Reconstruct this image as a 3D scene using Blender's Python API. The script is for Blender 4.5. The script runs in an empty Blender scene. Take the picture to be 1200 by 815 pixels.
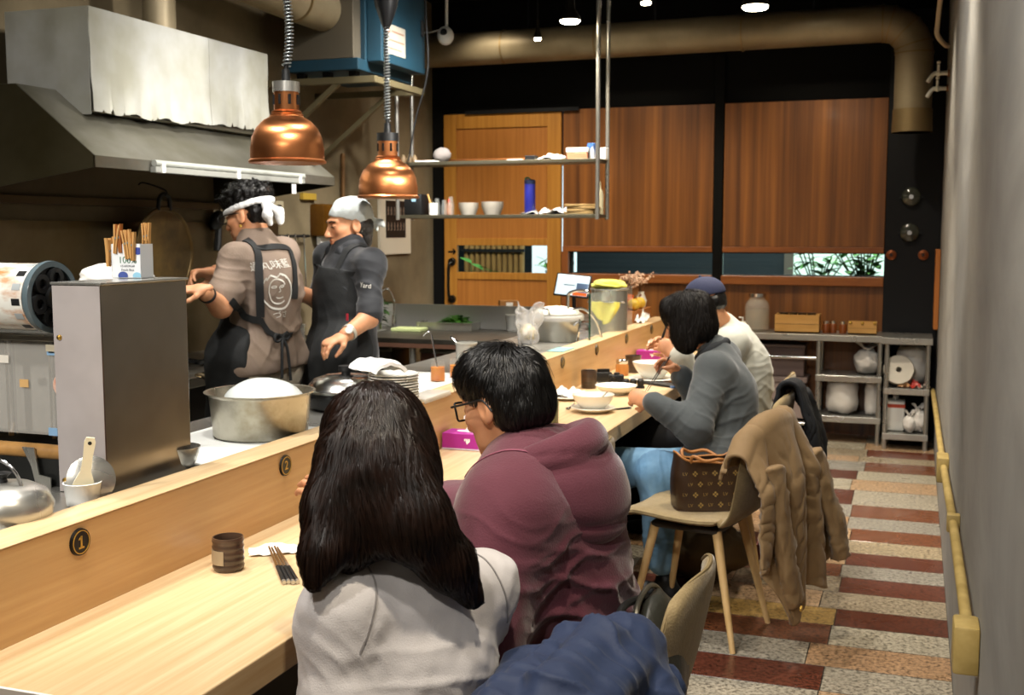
import bpy, bmesh, math, random
import numpy as np
from mathutils import Vector, Matrix, noise
from mathutils.bvhtree import BVHTree
PI = math.pi
C = bpy.context.scene.collection
rnd = random.Random(7)
nrg = np.random.default_rng(11)

# ---------------------------------------------------------------- camera numbers
FPX, VPX, VPY, CX, CY, EYE = 1333., 1074., 271., 600., 407.5, 1.55
PHI = math.atan((CY - VPY) / FPX)
THE = math.atan((VPX - CX) / FPX * math.cos(PHI))
FW = Vector((-math.sin(THE) * math.cos(PHI), math.cos(THE) * math.cos(PHI), -math.sin(PHI)))
RT = Vector((math.cos(THE), math.sin(THE), 0)); UP = RT.cross(FW)
CAM = Vector((0, 0, EYE))
def ray(u, v): return FW + RT * ((u - CX) / FPX) + UP * ((CY - v) / FPX)
def onz(u, v, z): d = ray(u, v); return CAM + d * ((z - EYE) / d.z)
def onx(u, v, x): d = ray(u, v); return CAM + d * (x / d.x)
def ony(u, v, y): d = ray(u, v); return CAM + d * (y / d.y)
def at(u, v, dep): return CAM + ray(u, v) * dep

# ---------------------------------------------------------------- materials
def lin(c):
    if isinstance(c, str):
        c = c.lstrip('#'); c = [int(c[i:i + 2], 16) / 255 for i in (0, 2, 4)]
        c = [x / 12.92 if x <= .04045 else ((x + .055) / 1.055) ** 2.4 for x in c]
    return (c[0], c[1], c[2], 1)
MATS = {}
def M(name, col, rough=.5, metal=0., col2=None, vs=6., st=(1, 1, 1), lo=.35, hi=.65, bump=0., bs=60., bst=(1, 1, 1),
      trans=0., ior=1.45, emit=0., emc=None, sheen=0., coat=0., alpha=1., spec=.5, aniso=0., det=4., rv=0., sss=0., attr=None, dist=0., radial=False):
    if name in MATS: return MATS[name]
    m = bpy.data.materials.new(name); m.use_nodes = True
    nt = m.node_tree; N = nt.nodes; L = nt.links
    b = N['Principled BSDF']
    def s(k, v):
        if k in b.inputs: b.inputs[k].default_value = v
    s('Base Color', lin(col)); s('Roughness', rough); s('Metallic', metal); s('IOR', ior)
    s('Transmission Weight', trans); s('Alpha', alpha); s('Sheen Weight', sheen); s('Sheen Roughness', .4); s('Coat Weight', coat); s('Coat Roughness', .12)
    s('Specular IOR Level', spec); s('Anisotropic', aniso)
    if sss: s('Subsurface Weight', sss); s('Subsurface Radius', (.02, .008, .004)); s('Subsurface Scale', .5)
    if emit: s('Emission Strength', emit); s('Emission Color', lin(emc or col))
    if col2 is not None or bump or rv:
        tc = N.new('ShaderNodeTexCoord')
    if attr:
        a = N.new('ShaderNodeAttribute'); a.attribute_name = attr
        base = a.outputs['Color']
        if col2 is not None:
            mp = N.new('ShaderNodeMapping'); mp.inputs['Scale'].default_value = st; L.new(tc.outputs['Object'], mp.inputs['Vector'])
            nz = N.new('ShaderNodeTexNoise'); nz.inputs['Scale'].default_value = vs; nz.inputs['Detail'].default_value = det; nz.inputs['Roughness'].default_value = .7
            L.new(mp.outputs[0], nz.inputs['Vector'])
            cr = N.new('ShaderNodeValToRGB'); cr.color_ramp.elements[0].position = lo; cr.color_ramp.elements[1].position = hi
            cr.color_ramp.elements[0].color = lin(col); cr.color_ramp.elements[1].color = lin(col2)
            L.new(nz.outputs['Fac'], cr.inputs[0])
            mx = N.new('ShaderNodeMix'); mx.data_type = 'RGBA'; mx.blend_type = 'MULTIPLY'; mx.inputs[0].default_value = 1
            L.new(base, mx.inputs[6]); L.new(cr.outputs[0], mx.inputs[7]); base = mx.outputs[2]
        L.new(base, b.inputs['Base Color'])
    elif col2 is not None:
        mp = N.new('ShaderNodeMapping'); mp.inputs['Scale'].default_value = st
        L.new(tc.outputs['Object'], mp.inputs['Vector'])
        nz = N.new('ShaderNodeTexNoise'); nz.inputs['Scale'].default_value = vs; nz.inputs['Detail'].default_value = det
        nz.inputs['Roughness'].default_value = .6; nz.inputs['Distortion'].default_value = dist
        L.new(mp.outputs[0], nz.inputs['Vector'])
        cr = N.new('ShaderNodeValToRGB'); e = cr.color_ramp.elements
        e[0].position = lo; e[1].position = hi; e[0].color = lin(col); e[1].color = lin(col2)
        L.new(nz.outputs['Fac'], cr.inputs[0]); L.new(cr.outputs[0], b.inputs['Base Color'])
    if rv:
        n3 = N.new('ShaderNodeTexNoise'); n3.inputs['Scale'].default_value = 3; L.new(tc.outputs['Object'], n3.inputs['Vector'])
        mr = N.new('ShaderNodeMapRange'); mr.inputs['To Min'].default_value = max(.02, rough - rv); mr.inputs['To Max'].default_value = rough + rv
        mr.inputs['From Min'].default_value = .3; mr.inputs['From Max'].default_value = .7
        L.new(n3.outputs['Fac'], mr.inputs['Value']); L.new(mr.outputs[0], b.inputs['Roughness'])
    if radial:
        tg = N.new('ShaderNodeTangent'); tg.direction_type = 'RADIAL'; tg.axis = 'Z'; L.new(tg.outputs[0], b.inputs['Tangent'])
    if bump:
        mp2 = N.new('ShaderNodeMapping'); mp2.inputs['Scale'].default_value = bst; L.new(tc.outputs['Object'], mp2.inputs['Vector'])
        n2 = N.new('ShaderNodeTexNoise'); n2.inputs['Scale'].default_value = bs; n2.inputs['Detail'].default_value = 3
        L.new(mp2.outputs[0], n2.inputs['Vector'])
        bp = N.new('ShaderNodeBump'); bp.inputs['Strength'].default_value = min(1, bump); bp.inputs['Distance'].default_value = .004 * max(1, bump)
        L.new(n2.outputs['Fac'], bp.inputs['Height']); L.new(bp.outputs[0], b.inputs['Normal'])
    MATS[name] = m
    return m

# ---------------------------------------------------------------- mesh builder
class MB:
    def __init__(s): s.v = []; s.f = []
    def add(s, vs, fs):
        o = len(s.v); s.v.extend([tuple(p) for p in vs]); s.f.extend([tuple(i + o for i in f) for f in fs]); return s
    def bm(s, b, mtx=None):
        b.verts.index_update()
        vs = [(mtx @ v.co if mtx else v.co) for v in b.verts]; s.add(vs, [[v.index for v in f.verts] for f in b.faces]); b.free(); return s
    def box(s, x0, x1, y0, y1, z0, z1, bev=0., mtx=None, seg=2):
        b = bmesh.new(); bmesh.ops.create_cube(b, size=1)
        for v in b.verts:
            v.co = Vector((x0 + (v.co.x + .5) * (x1 - x0), y0 + (v.co.y + .5) * (y1 - y0), z0 + (v.co.z + .5) * (z1 - z0)))
        if bev: bmesh.ops.bevel(b, geom=b.edges[:], offset=bev, segments=seg, profile=.5, affect='EDGES')
        return s.bm(b, mtx)
    def bar(s, a, b, w, h=None, bev=0.):           # square bar between two points
        a, b = Vector(a), Vector(b); h = h or w; d = b - a; L = d.length
        m = Matrix.Translation(a) @ d.to_track_quat('Z', 'X').to_matrix().to_4x4()
        return s.box(-w / 2, w / 2, -h / 2, h / 2, 0, L, bev, m)
    def tube(s, pts, r, n=10, cap=True, closed=False):
        pts = [Vector(p) for p in pts]; m = len(pts)
        rs = [r] * m if isinstance(r, (int, float)) else list(r)
        vs = []; fs = []; prev = None
        for i, p in enumerate(pts):
            if closed: t = pts[(i + 1) % m] - pts[i - 1]
            else: t = pts[min(i + 1, m - 1)] - pts[max(i - 1, 0)]
            if t.length < 1e-9: t = Vector((0, 0, 1))
            t.normalize()
            if prev is None:
                a = t.orthogonal().normalized()
            else:
                a = prev - t * prev.dot(t)
                a = a.normalized() if a.length > 1e-6 else t.orthogonal().normalized()
            prev = a; c = t.cross(a)
            for k in range(n):
                q = 2 * PI * k / n; vs.append(p + (a * math.cos(q) + c * math.sin(q)) * rs[i])
        for i in range(m if closed else m - 1):
            j = (i + 1) % m
            for k in range(n):
                k2 = (k + 1) % n; fs.append((i * n + k, i * n + k2, j * n + k2, j * n + k))
        if cap and not closed:
            fs.append(tuple(range(n - 1, -1, -1))); fs.append(tuple((m - 1) * n + k for k in range(n)))
        return s.add(vs, fs)
    def cyl(s, a, b, r0, r1=None, n=24):
        return s.tube([a, b], [r0, r0 if r1 is None else r1], n)
    def lathe(s, prof, c=(0, 0, 0), n=32, mtx=None, sx=1., sy=1.):
        vs = []; fs = []; m = len(prof); c = Vector(c)
        for r, z in prof:
            for k in range(n):
                q = 2 * PI * k / n; vs.append(Vector((r * math.cos(q) * sx, r * math.sin(q) * sy, z)))
        for i in range(m - 1):
            for k in range(n):
                k2 = (k + 1) % n; fs.append((i * n + k, i * n + k2, (i + 1) * n + k2, (i + 1) * n + k))
        ring = tuple(prof[0]) == tuple(prof[-1])
        if prof[0][0] > 1e-6 and not ring: fs.append(tuple(range(n - 1, -1, -1)))
        if prof[-1][0] > 1e-6 and not ring: fs.append(tuple((m - 1) * n + k for k in range(n)))
        vs = [(mtx @ p if mtx else p) + c for p in vs]
        return s.add(vs, fs)
    def ball(s, c, r, nu=16, nv=10, mtx=None, fn=None):
        r = (r, r, r) if isinstance(r, (int, float)) else r; vs = []; fs = []; c = Vector(c)
        for j in range(nv + 1):
            t = PI * j / nv
            for i in range(nu):
                q = 2 * PI * i / nu
                d = Vector((math.sin(t) * math.cos(q), math.sin(t) * math.sin(q), math.cos(t)))
                k = fn(d) if fn else 1.
                p = Vector((d.x * r[0] * k, d.y * r[1] * k, d.z * r[2] * k)); vs.append((mtx @ p if mtx else p) + c)
        for j in range(nv):
            for i in range(nu):
                i2 = (i + 1) % nu; fs.append((j * nu + i, (j + 1) * nu + i, (j + 1) * nu + i2, j * nu + i2))
        return s.add(vs, fs)
    def prism(s, poly, axis, a, b):
        def mk(p, t):
            return {'x': (t, p[0], p[1]), 'y': (p[0], t, p[1]), 'z': (p[0], p[1], t)}[axis]
        n = len(poly); vs = [mk(p, a) for p in poly] + [mk(p, b) for p in poly]
        fs = [tuple(range(n - 1, -1, -1)), tuple(range(n, 2 * n))] + [(i, (i + 1) % n, n + (i + 1) % n, n + i) for i in range(n)]
        return s.add(vs, fs)
    def sheet(s, fn, nu, nv, th=0., closed_u=False):     # surface fn(u,v) with real thickness
        g = [[Vector(fn(i / nu, j / nv)) for j in range(nv + 1)] for i in range(nu + 1)]
        W = nv + 1; vs = [p for row in g for p in row]; fs = []
        for i in range(nu):
            for j in range(nv): fs.append((i * W + j, (i + 1) * W + j, (i + 1) * W + j + 1, i * W + j + 1))
        if th:
            nn = [Vector((0, 0, 0)) for _ in vs]
            for f in fs:
                q = (vs[f[2]] - vs[f[0]]).cross(vs[f[3]] - vs[f[1]])
                for k in f: nn[k] += q
            o = len(vs); vs = vs + [p - (n.normalized() if n.length > 1e-12 else n) * th for p, n in zip(vs, nn)]
            fs = fs + [tuple(k + o for k in reversed(f)) for f in fs]
            rim = [i * W for i in range(nu + 1)] + [nu * W + j for j in range(1, W)] + [i * W + nv for i in range(nu - 1, -1, -1)] + [j for j in range(nv - 1, 0, -1)]
            for a, b in zip(rim, rim[1:] + rim[:1]): fs.append((b, a, a + o, b + o))
        return s.add(vs, fs)
    def mesh(s, name, smooth=35):
        me = bpy.data.meshes.new(name); me.from_pydata(s.v, [], s.f); me.validate()
        b = bmesh.new(); b.from_mesh(me); bmesh.ops.recalc_face_normals(b, faces=b.faces[:]); b.to_mesh(me); b.free()
        if smooth:
            me.shade_smooth()
            if smooth < 180: me.set_sharp_from_angle(angle=math.radians(smooth))
        return me
    def build(s, name, mat, parent=None, loc=None, smooth=35, rot=None):
        return link(name, s.mesh(name, smooth), mat, parent, loc, rot)
def link(name, me, mat, parent=None, loc=None, rot=None):
    o = bpy.data.objects.new(name, me)
    for m in (mat if isinstance(mat, (list, tuple)) else [mat]): o.data.materials.append(m)
    C.objects.link(o)
    if parent: o.parent = parent
    if loc is not None: o.location = loc
    if rot is not None: o.rotation_euler = rot
    return o
def tag(o, label, cat, group=None, kind=None):
    if label: o['label'] = label
    if cat: o['category'] = cat
    if group: o['group'] = group
    if kind: o['kind'] = kind
    return o
def thing(name, label, cat, loc=(0, 0, 0), rz=0., group=None):
    o = bpy.data.objects.new(name, None); o.empty_display_size = .1; C.objects.link(o)
    o.location = loc; o.rotation_euler = (0, 0, rz); return tag(o, label, cat, group)
def struct(o): o['kind'] = 'structure'; return o
def dup(root, loc, rz=None, label=None, group=None, rot=None):
    r = root.copy(); C.objects.link(r); r.location = loc
    if rz is not None: r.rotation_euler = (0, 0, rz)
    if rot is not None: r.rotation_euler = rot
    if label: r['label'] = label
    if group: r['group'] = group
    for ch in list(root.children):
        c = ch.copy(); C.objects.link(c); c.parent = r
        for g in list(ch.children):
            d = g.copy(); C.objects.link(d); d.parent = c
    return r
def text_mesh(txt, size, ext=.0006, align='CENTER'):
    cu = bpy.data.curves.new('lettering', 'FONT'); cu.body = txt; cu.size = size; cu.extrude = ext; cu.align_x = align; cu.align_y = 'CENTER'
    o = bpy.data.objects.new('lettering', cu); C.objects.link(o); dg = bpy.context.evaluated_depsgraph_get()
    me = bpy.data.meshes.new_from_object(o.evaluated_get(dg)); bpy.data.objects.remove(o); bpy.data.curves.remove(cu); return me
def frame(x, y, z, o):       # matrix from three axes and an origin
    m = Matrix.Identity(4)
    for i, a in enumerate((x, y, z)):
        for k in range(3): m[k][i] = a[k]
    for k in range(3): m[k][3] = o[k]
    return m
def arc(c, r, a0, a1, n, pl='xz'):
    out = []
    for i in range(n + 1):
        t = a0 + (a1 - a0) * i / n; p = [c[0], c[1], c[2]]
        p['xyz'.index(pl[0])] += r * math.cos(t); p['xyz'.index(pl[1])] += r * math.sin(t); out.append(tuple(p))
    return out
def smooth_path(pts, n=8):
    pts = [Vector(p) for p in pts]; q = [pts[0]] + pts + [pts[-1]]; out = []
    for i in range(1, len(q) - 2):
        for k in range(n):
            t = k / n; a, b, c, d = q[i - 1], q[i], q[i + 1], q[i + 2]
            out.append(.5 * ((2 * b) + (c - a) * t + (2 * a - 5 * b + 4 * c - d) * t * t + (3 * b - a - 3 * c + d) * t ** 3))
    out.append(pts[-1]); return out

# ---------------------------------------------------------------- signed distance modelling (for bodies, clothes, soft things)
class SDF:
    def __init__(s): s.ops = []
    def _a(s, kind, fn, lo, hi, k): s.ops.append((kind, fn, np.array(lo, float), np.array(hi, float), k)); return s
    def cap(s, a, b, ra, rb=None, k=.02, kind='u', flat=None):
        a = np.array(a, float); b = np.array(b, float); rb = ra if rb is None else rb; d = b - a; dd = max(d @ d, 1e-12)
        fx = None
        if flat is not None:
            ax, sc = flat; ax = np.array(ax, float); ax /= np.linalg.norm(ax); fx = (ax, sc)
        def fn(P):
            q = P - a
            t = np.clip((q @ d) / dd, 0, 1)
            e = q - t[..., None] * d
            if fx is not None:
                e = e + (e @ fx[0])[..., None] * fx[0] * (1 / fx[1] - 1)
            return np.sqrt((e * e).sum(-1)) - (ra + (rb - ra) * t)
        m = max(ra, rb); return s._a(kind, fn, np.minimum(a, b) - m, np.maximum(a, b) + m, k)
    def path(s, pts, rs, k=.02, flat=None):
        rs = [rs] * len(pts) if isinstance(rs, (int, float)) else rs
        for i in range(len(pts) - 1): s.cap(pts[i], pts[i + 1], rs[i], rs[i + 1], k, flat=flat)
        return s
    def ell(s, c, r, k=.02, R=None, kind='u'):
        c = np.array(c, float); r = np.array(r, float); R = np.eye(3) if R is None else np.array(R, float)
        def fn(P):
            q = (P - c) @ R
            k0 = np.sqrt(((q / r) ** 2).sum(-1)); k1 = np.sqrt(((q / r ** 2) ** 2).sum(-1))
            return np.where(k1 > 1e-9, k0 * (k0 - 1) / np.maximum(k1, 1e-9), -r.min())
        e = np.abs(R) @ r; return s._a(kind, fn, c - e, c + e, k)
    def rbox(s, c, h, rad, k=.01, R=None, kind='u'):
        c = np.array(c, float); h = np.array(h, float); R = np.eye(3) if R is None else np.array(R, float)
        def fn(P):
            q = np.abs((P - c) @ R) - h + rad
            return np.sqrt((np.maximum(q, 0) ** 2).sum(-1)) + np.minimum(q.max(-1), 0) - rad
        e = np.abs(R) @ h; return s._a(kind, fn, c - e, c + e, k)
    def cutplane(s, p, n, k=.004):            # keep the side the normal points away from
        p = np.array(p, float); n = np.array(n, float); n /= np.linalg.norm(n)
        return s._a('i', lambda P: (P - p) @ n, None, None, k) if False else s._b(p, n, k)
    def _b(s, p, n, k): s.ops.append(('i', lambda P: (P - p) @ n, None, None, k)); return s
    def mesh(s, h, disp=None, relax=1, lo=None, hi=None):
        los = [o[2] for o in s.ops if o[0] == 'u']; his = [o[3] for o in s.ops if o[0] == 'u']
        lo = np.min(los, 0) - 3 * h - .01 if lo is None else np.array(lo, float); hi = np.max(his, 0) + 3 * h + .01 if hi is None else np.array(hi, float)
        n = np.ceil((hi - lo) / h).astype(int) + 1
        ax = [lo[i] + h * np.arange(n[i]) for i in range(3)]
        G = np.full(n, .25, np.float32)
        for kind, fn, a, b, k in s.ops:
            if a is None: sl = [slice(0, n[i]) for i in range(3)]
            else:
                pad = k + 3 * h + (.03 if kind == 'u' else 0)
                i0 = np.clip(np.floor((a - pad - lo) / h).astype(int), 0, n); i1 = np.clip(np.ceil((b + pad - lo) / h).astype(int) + 1, 0, n)
                if (i1 <= i0).any(): continue
                sl = [slice(i0[i], i1[i]) for i in range(3)]
            P = np.stack(np.meshgrid(*[ax[i][sl[i]] for i in range(3)], indexing='ij'), -1)
            d = fn(P); g = G[tuple(sl)]
            if kind == 'u':
                w = np.clip(.5 + .5 * (g - d) / k, 0, 1); r = g + (d - g) * w - k * w * (1 - w)
            else:
                e = -d if kind == 's' else d
                w = np.clip(.5 - .5 * (g - e) / k, 0, 1); r = g + (e - g) * w + k * w * (1 - w)
            G[tuple(sl)] = r
        return nets(G, lo, h, disp, relax)
def nets(G, lo, h, disp=None, relax=1):
    I = G < 0; n = np.array(G.shape)
    c = np.zeros(n - 1, np.int8)
    for dx in (0, 1):
        for dy in (0, 1):
            for dz in (0, 1): c += I[dx:n[0] - 1 + dx, dy:n[1] - 1 + dy, dz:n[2] - 1 + dz]
    act = (c > 0) & (c < 8); idx = np.argwhere(act); num = np.full(n - 1, -1, np.int64); num[act] = np.arange(len(idx))
    acc = np.zeros((len(idx), 3)); cnt = np.zeros(len(idx))
    co = [np.array(v) for v in ((0,0,0),(1,0,0),(0,1,0),(1,1,0),(0,0,1),(1,0,1),(0,1,1),(1,1,1))]
    val = [G[tuple((idx + q).T)].astype(float) for q in co]
    for i in range(8):
        for j in range(i + 1, 8):
            if np.abs(co[i] - co[j]).sum() != 1: continue
            a, b = val[i], val[j]; m = (a < 0) != (b < 0); t = np.zeros_like(a); t[m] = a[m] / (a[m] - b[m])
            p = co[i] + t[:, None] * (co[j] - co[i]); acc[m] += p[m]; cnt[m] += 1
    V = lo + h * (idx + acc / np.maximum(cnt, 1)[:, None])
    F = []
    for d in range(3):
        e = [0, 0, 0]; e[d] = 1; sl0 = [slice(0, n[i] - e[i]) for i in range(3)]; sl1 = [slice(e[i], n[i]) for i in range(3)]
        x = np.argwhere(I[tuple(sl0)] != I[tuple(sl1)])
        u, w = (d + 1) % 3, (d + 2) % 3
        ok = (x[:, u] > 0) & (x[:, w] > 0) & (x[:, u] < n[u] - 1) & (x[:, w] < n[w] - 1) & (x[:, d] < n[d] - 1); x = x[ok]
        ins = I[tuple(x.T)]
        def ci(du, dw):
            y = x.copy(); y[:, u] += du; y[:, w] += dw; return num[tuple(y.T)]
        q = np.stack([ci(-1, -1), ci(0, -1), ci(0, 0), ci(-1, 0)], 1); q[~ins] = q[~ins][:, ::-1]; F.append(q)
    F = np.concatenate(F)
    F = F[(F >= 0).all(1)]
    for _ in range(relax):
        S = np.zeros_like(V); K = np.zeros(len(V))
        for i in range(4):
            a, b = F[:, i], F[:, (i + 1) % 4]; np.add.at(S, a, V[b]); np.add.at(K, a, 1); np.add.at(S, b, V[a]); np.add.at(K, b, 1)
        V = V * .5 + .5 * S / np.maximum(K, 1)[:, None]
    if disp is not None:
        nn = np.cross(V[F[:, 2]] - V[F[:, 0]], V[F[:, 3]] - V[F[:, 1]]); A = np.zeros_like(V)
        for i in range(4): np.add.at(A, F[:, i], nn)
        A /= np.maximum(np.linalg.norm(A, axis=1), 1e-12)[:, None]
        V = disp(V, A)
    return V, F
def np_mesh(name, parts):
    vs = np.concatenate([p[0] for p in parts]); fs = []; o = 0
    for v, f in parts: fs.append(f + o); o += len(v)
    fs = np.concatenate(fs)
    me = bpy.data.meshes.new(name); me.vertices.add(len(vs)); me.vertices.foreach_set('co', vs.astype(np.float32).ravel())
    me.loops.add(fs.size); me.loops.foreach_set('vertex_index', fs.astype(np.int32).ravel())
    me.polygons.add(len(fs)); me.polygons.foreach_set('loop_start', np.arange(0, fs.size, 4, dtype=np.int32))
    me.update(calc_edges=True); me.shade_smooth(); return me
def fbm(P, sc, seed=0, octs=3):
    sc = np.array(sc, float) * np.ones(3); out = np.zeros(len(P)); a = 1.; f = 1.
    for o in range(octs):
        r = np.random.default_rng(seed * 17 + o)
        for _ in range(7):
            d = r.normal(size=3); d /= np.linalg.norm(d); out += a * np.sin((P * sc * f) @ d * (.6 + .8 * r.random()) * 2.2 + r.random() * 6.28 + 1.3 * np.sin((P * sc * f) @ r.normal(size=3) + r.random() * 6)) / 2.6
        a *= .5; f *= 2.03
    return out
def ridge(x): return 1 - np.abs(np.sin(x))
# ================================================================= materials of the place
m_conc = M('concrete', '#9c9b96', .7, col2='#7d7c78', vs=3.2, lo=.3, hi=.72, bump=.6, bs=9, st=(1, .3, .75), bst=(1, .35, .8), det=10, dist=.6)
m_concb = M('brown_concrete', '#8a7c60', .75, col2='#665a43', vs=1.6, lo=.3, hi=.7, bump=.4, bs=8, det=8)
m_black = M('black_paint', '#0a0a09', .85, spec=.2)
m_blackm = M('black_metal', '#17181a', .35, metal=.3)
m_walnut = M('walnut', '#482710', .42, col2='#a5682e', vs=2.4, st=(4.6, 1, .1), lo=.3, hi=.72, det=8, coat=.12)
m_oak = M('door_oak', '#a3662a', .45, col2='#b37534', vs=4, st=(9, 1, .3), coat=.1)
m_oak2 = M('door_frame_oak', '#a66e26', .45, col2='#b98134', vs=4, st=(9, 1, .3), coat=.1)
m_count = M('pale_counter_wood', '#c8a679', .36, col2='#dac29a', vs=3.0, st=(18, .55, 18), lo=.3, hi=.7, det=6, coat=.12)
m_ledge = M('ledge_wood', '#b88f5c', .4, col2='#caa572', vs=2.6, st=(12, .6, 16), lo=.3, hi=.72, det=6, coat=.1)
m_steel = M('brushed_steel', '#c4c3bd', .3, .85, col2='#aeada6', vs=3, rv=.07)
m_steeld = M('dull_steel', '#8f8c84', .38, 1., col2='#77736a', vs=2.2, rv=.08)
m_steelw = M('worn_steel', '#a39f92', .3, 1., col2='#7d7763', vs=5, rv=.1)
m_chrome = M('chrome', '#d8d8d8', .12, 1.)
m_copper = M('copper', '#dd935f', .3, 1., col2='#cf8350', vs=4, aniso=.75, radial=True)
m_duct = M('duct_metal', '#988b70', .5, .35, col2='#85785e', vs=3)
m_teal = M('teal_paint', '#0c3343', .6, col2='#0a2c3a', vs=4)
m_white = M('white_plastic', '#e8e8e2', .4)
m_cer = M('white_ceramic', '#ecebe3', .22, coat=.3)
m_glass = M('clear_glass', '#f4fbf7', .02, trans=1., ior=1.45)
m_pane = M('window_glass', '#e8f4f0', .0, trans=1., ior=1.12)
m_paper = M('white_paper', '#eeeeea', .8)
m_bag = M('thin_white_plastic_bag', '#e9e6e0', .35, trans=.08, bump=.8, bs=22)
m_rub = M('black_rubber', '#101112', .5)
m_gold = M('gold_ink', '#c9a24a', .35, .6)

X_R, X_L, Y_B, Z_C = .17, -3.9, 9.0, 3.45

# ---- floor of granite strips: one mesh, each strip with its own colour attribute
PALE = ['#aca391', '#9a9488', '#a8987c', '#b2a994', '#9e9079']; REDS = ['#6f3d28', '#5d3020', '#7a4a30', '#67392a']; PINK = ['#b08d6a', '#a98663', '#b99a78']; TAN = ['#a8884f', '#9b8558']
rows = []     # (y0, y1, kind near the wall, kind further left)
ys = [9.0, 8.64, 8.37, 8.11, 7.91, 7.6, 7.33, 7.02, 6.63, 6.34, 6.09, 5.85, 5.62, 5.4, 5.2, 4.97, 4.74, 4.53, 4.31, 4.08, 3.85]
kinds = ['lp', 'pl', 'rl', 'lp', 'rl', 'lr', 'pl', 'lr', 'rl', 'lp', 'rp', 'lr', 'rp', 'lr', 'rl', 'lp', 'rt', 'lr', 'pl', 'lr']
y = 3.85
while y > -2.4: y -= .235; ys.append(y); kinds.append(rnd.choice(['lr', 'rl', 'pl', 'lp', 'rt']))
fv, ff, fc = [], [], []
def tilequad(x0, x1, y0, y1, col):
    o = len(fv); g = .0022; d = .0025
    fv.extend([(x0 + g, y0 + g, 0), (x1 - g, y0 + g, 0), (x1 - g, y1 - g, 0), (x0 + g, y1 - g, 0), (x0, y0, -d), (x1, y0, -d), (x1, y1, -d), (x0, y1, -d)])
    ff.append((o, o + 1, o + 2, o + 3)); fc.append(lin(col))
    for a, b in ((0, 1), (1, 2), (2, 3), (3, 0)): ff.append((o + b, o + a, o + 4 + a, o + 4 + b)); fc.append(lin('#4a443c'))
pick = {'l': PALE, 'r': REDS, 'p': PINK, 't': TAN}
for i in range(len(ys) - 1):
    x = X_R; first = True; k = kinds[i]; alt = 0
    while x > X_L:
        w = rnd.uniform(.42, .5) if first else rnd.choice([.46, .5, .56, .62])
        if first: kk = k[0]
        else:
            kk = k[1] if alt % 2 == 0 else rnd.choice('llprl'); alt += 1
        x2 = max(X_L, x - w)
        if x < -1.8: kk = 'l'
        tilequad(x2, x, ys[i + 1], ys[i], rnd.choice(pick[kk])); x = x2; first = False
me = bpy.data.meshes.new('floor'); me.from_pydata(fv, [], ff)
ca = me.attributes.new('tint', 'FLOAT_COLOR', 'FACE'); ca.data.foreach_set('color', np.array(fc, np.float32).ravel())
m_floor = M('granite_strips', '#33291f', .3, col2='#ffffff', vs=60, lo=.33, hi=.56, attr='tint', det=6, rv=.12)
struct(link('floor', me, m_floor))
b = MB().box(X_L - .1, X_R + .1, -2.6, 9.2, -.12, -.003); struct(b.build('trim_1', m_black, smooth=0))
struct(MB().box(X_L - .1, X_R + .1, -2.6, 9.2, Z_C, Z_C + .1).build('ceiling', m_black, smooth=0))
struct(MB().box(X_R, X_R + .12, -2.6, 9.2, -.1, Z_C).build('wall_right', m_conc, smooth=0))
struct(MB().box(X_L - .12, X_L, -2.6, 9.2, -.1, Z_C).build('wall_left', m_concb, smooth=0))
struct(MB().box(X_L, X_R, -2.7, -2.6, -.1, Z_C).build('wall_front', M('plain_grey_wall', '#d6d1c8', .8), smooth=0))
XD0, XD1, XP0, XP1, XW, ZP, ZS, ZB, ZT = -3.78, -2.74, -1.5, -1.43, -.22, 1.385, 1.205, 1.135, 2.53
w = MB()
w.box(X_L, XD0, Y_B, 9.14, 0, Z_C); w.box(XD0, XW, Y_B + .01, 9.14, ZT, Z_C); w.box(XD1, XW, 9.03, 9.1, ZP, ZT); w.box(XD1, XW, 9.03, 9.14, 0, ZB)
w.box(XW, X_R, 9.0, 9.14, 0, Z_C); w.box(XD1, XD1 + .06, 9.0, 9.12, ZB, ZP)
struct(w.build('wall_back', m_black, smooth=0))
struct(MB().box(XW, X_R - .005, 8.93, 9.0, 0, Z_C - .3).build('trim_2', M('black_column_paint', '#0c0d10', .6, spec=.3), smooth=0))
struct(MB().box(XP0, XP1, 8.94, 9.03, 0, 2.9, .004).build('trim_3', m_black, smooth=0))
struct(MB().box(X_R - .035, X_R - .002, 8.62, 8.9, .85, 1.42, .004).build('trim_4', M('orange_wood_strip', '#b06a2c', .5), smooth=0))
# wainscot and sill rails
for n, (a, b_) in enumerate(((XD1 + .06, XP0), (XP1, XW)), 5):
    struct(MB().box(a, b_, 8.97, 9.03, 0, ZB).build('trim_%d' % n, m_walnut, smooth=0))
    struct(MB().box(a, b_, 8.93, 9.06, ZB, ZS, .006).build('trim_%d' % (n + 2), m_oak2 if False else M('sill_wood', '#9a5c28', .4, col2='#8a4f22', vs=5, st=(1, 1, 8)), smooth=0))
struct(MB().box(XD1 + .004, XD1 + .06, 8.95, 9.03, 0, ZP).build('trim_9', M('jamb_wood', '#8a4f22', .45), smooth=0))
for n, (a, b_) in enumerate(((XD1 + .06, XP0), (XP1, XW)), 1):
    wo = struct(MB().box(a, b_, 9.035, 9.041, ZS, ZP).build('window_%d' % n, m_pane, smooth=0))
    f = MB().box(a, b_, 9.02, 9.06, ZS - .004, ZS + .008); f.box(a, b_, 9.02, 9.06, ZP - .008, ZP)
    f.build('window_frame', m_blackm, wo, smooth=0)
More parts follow.
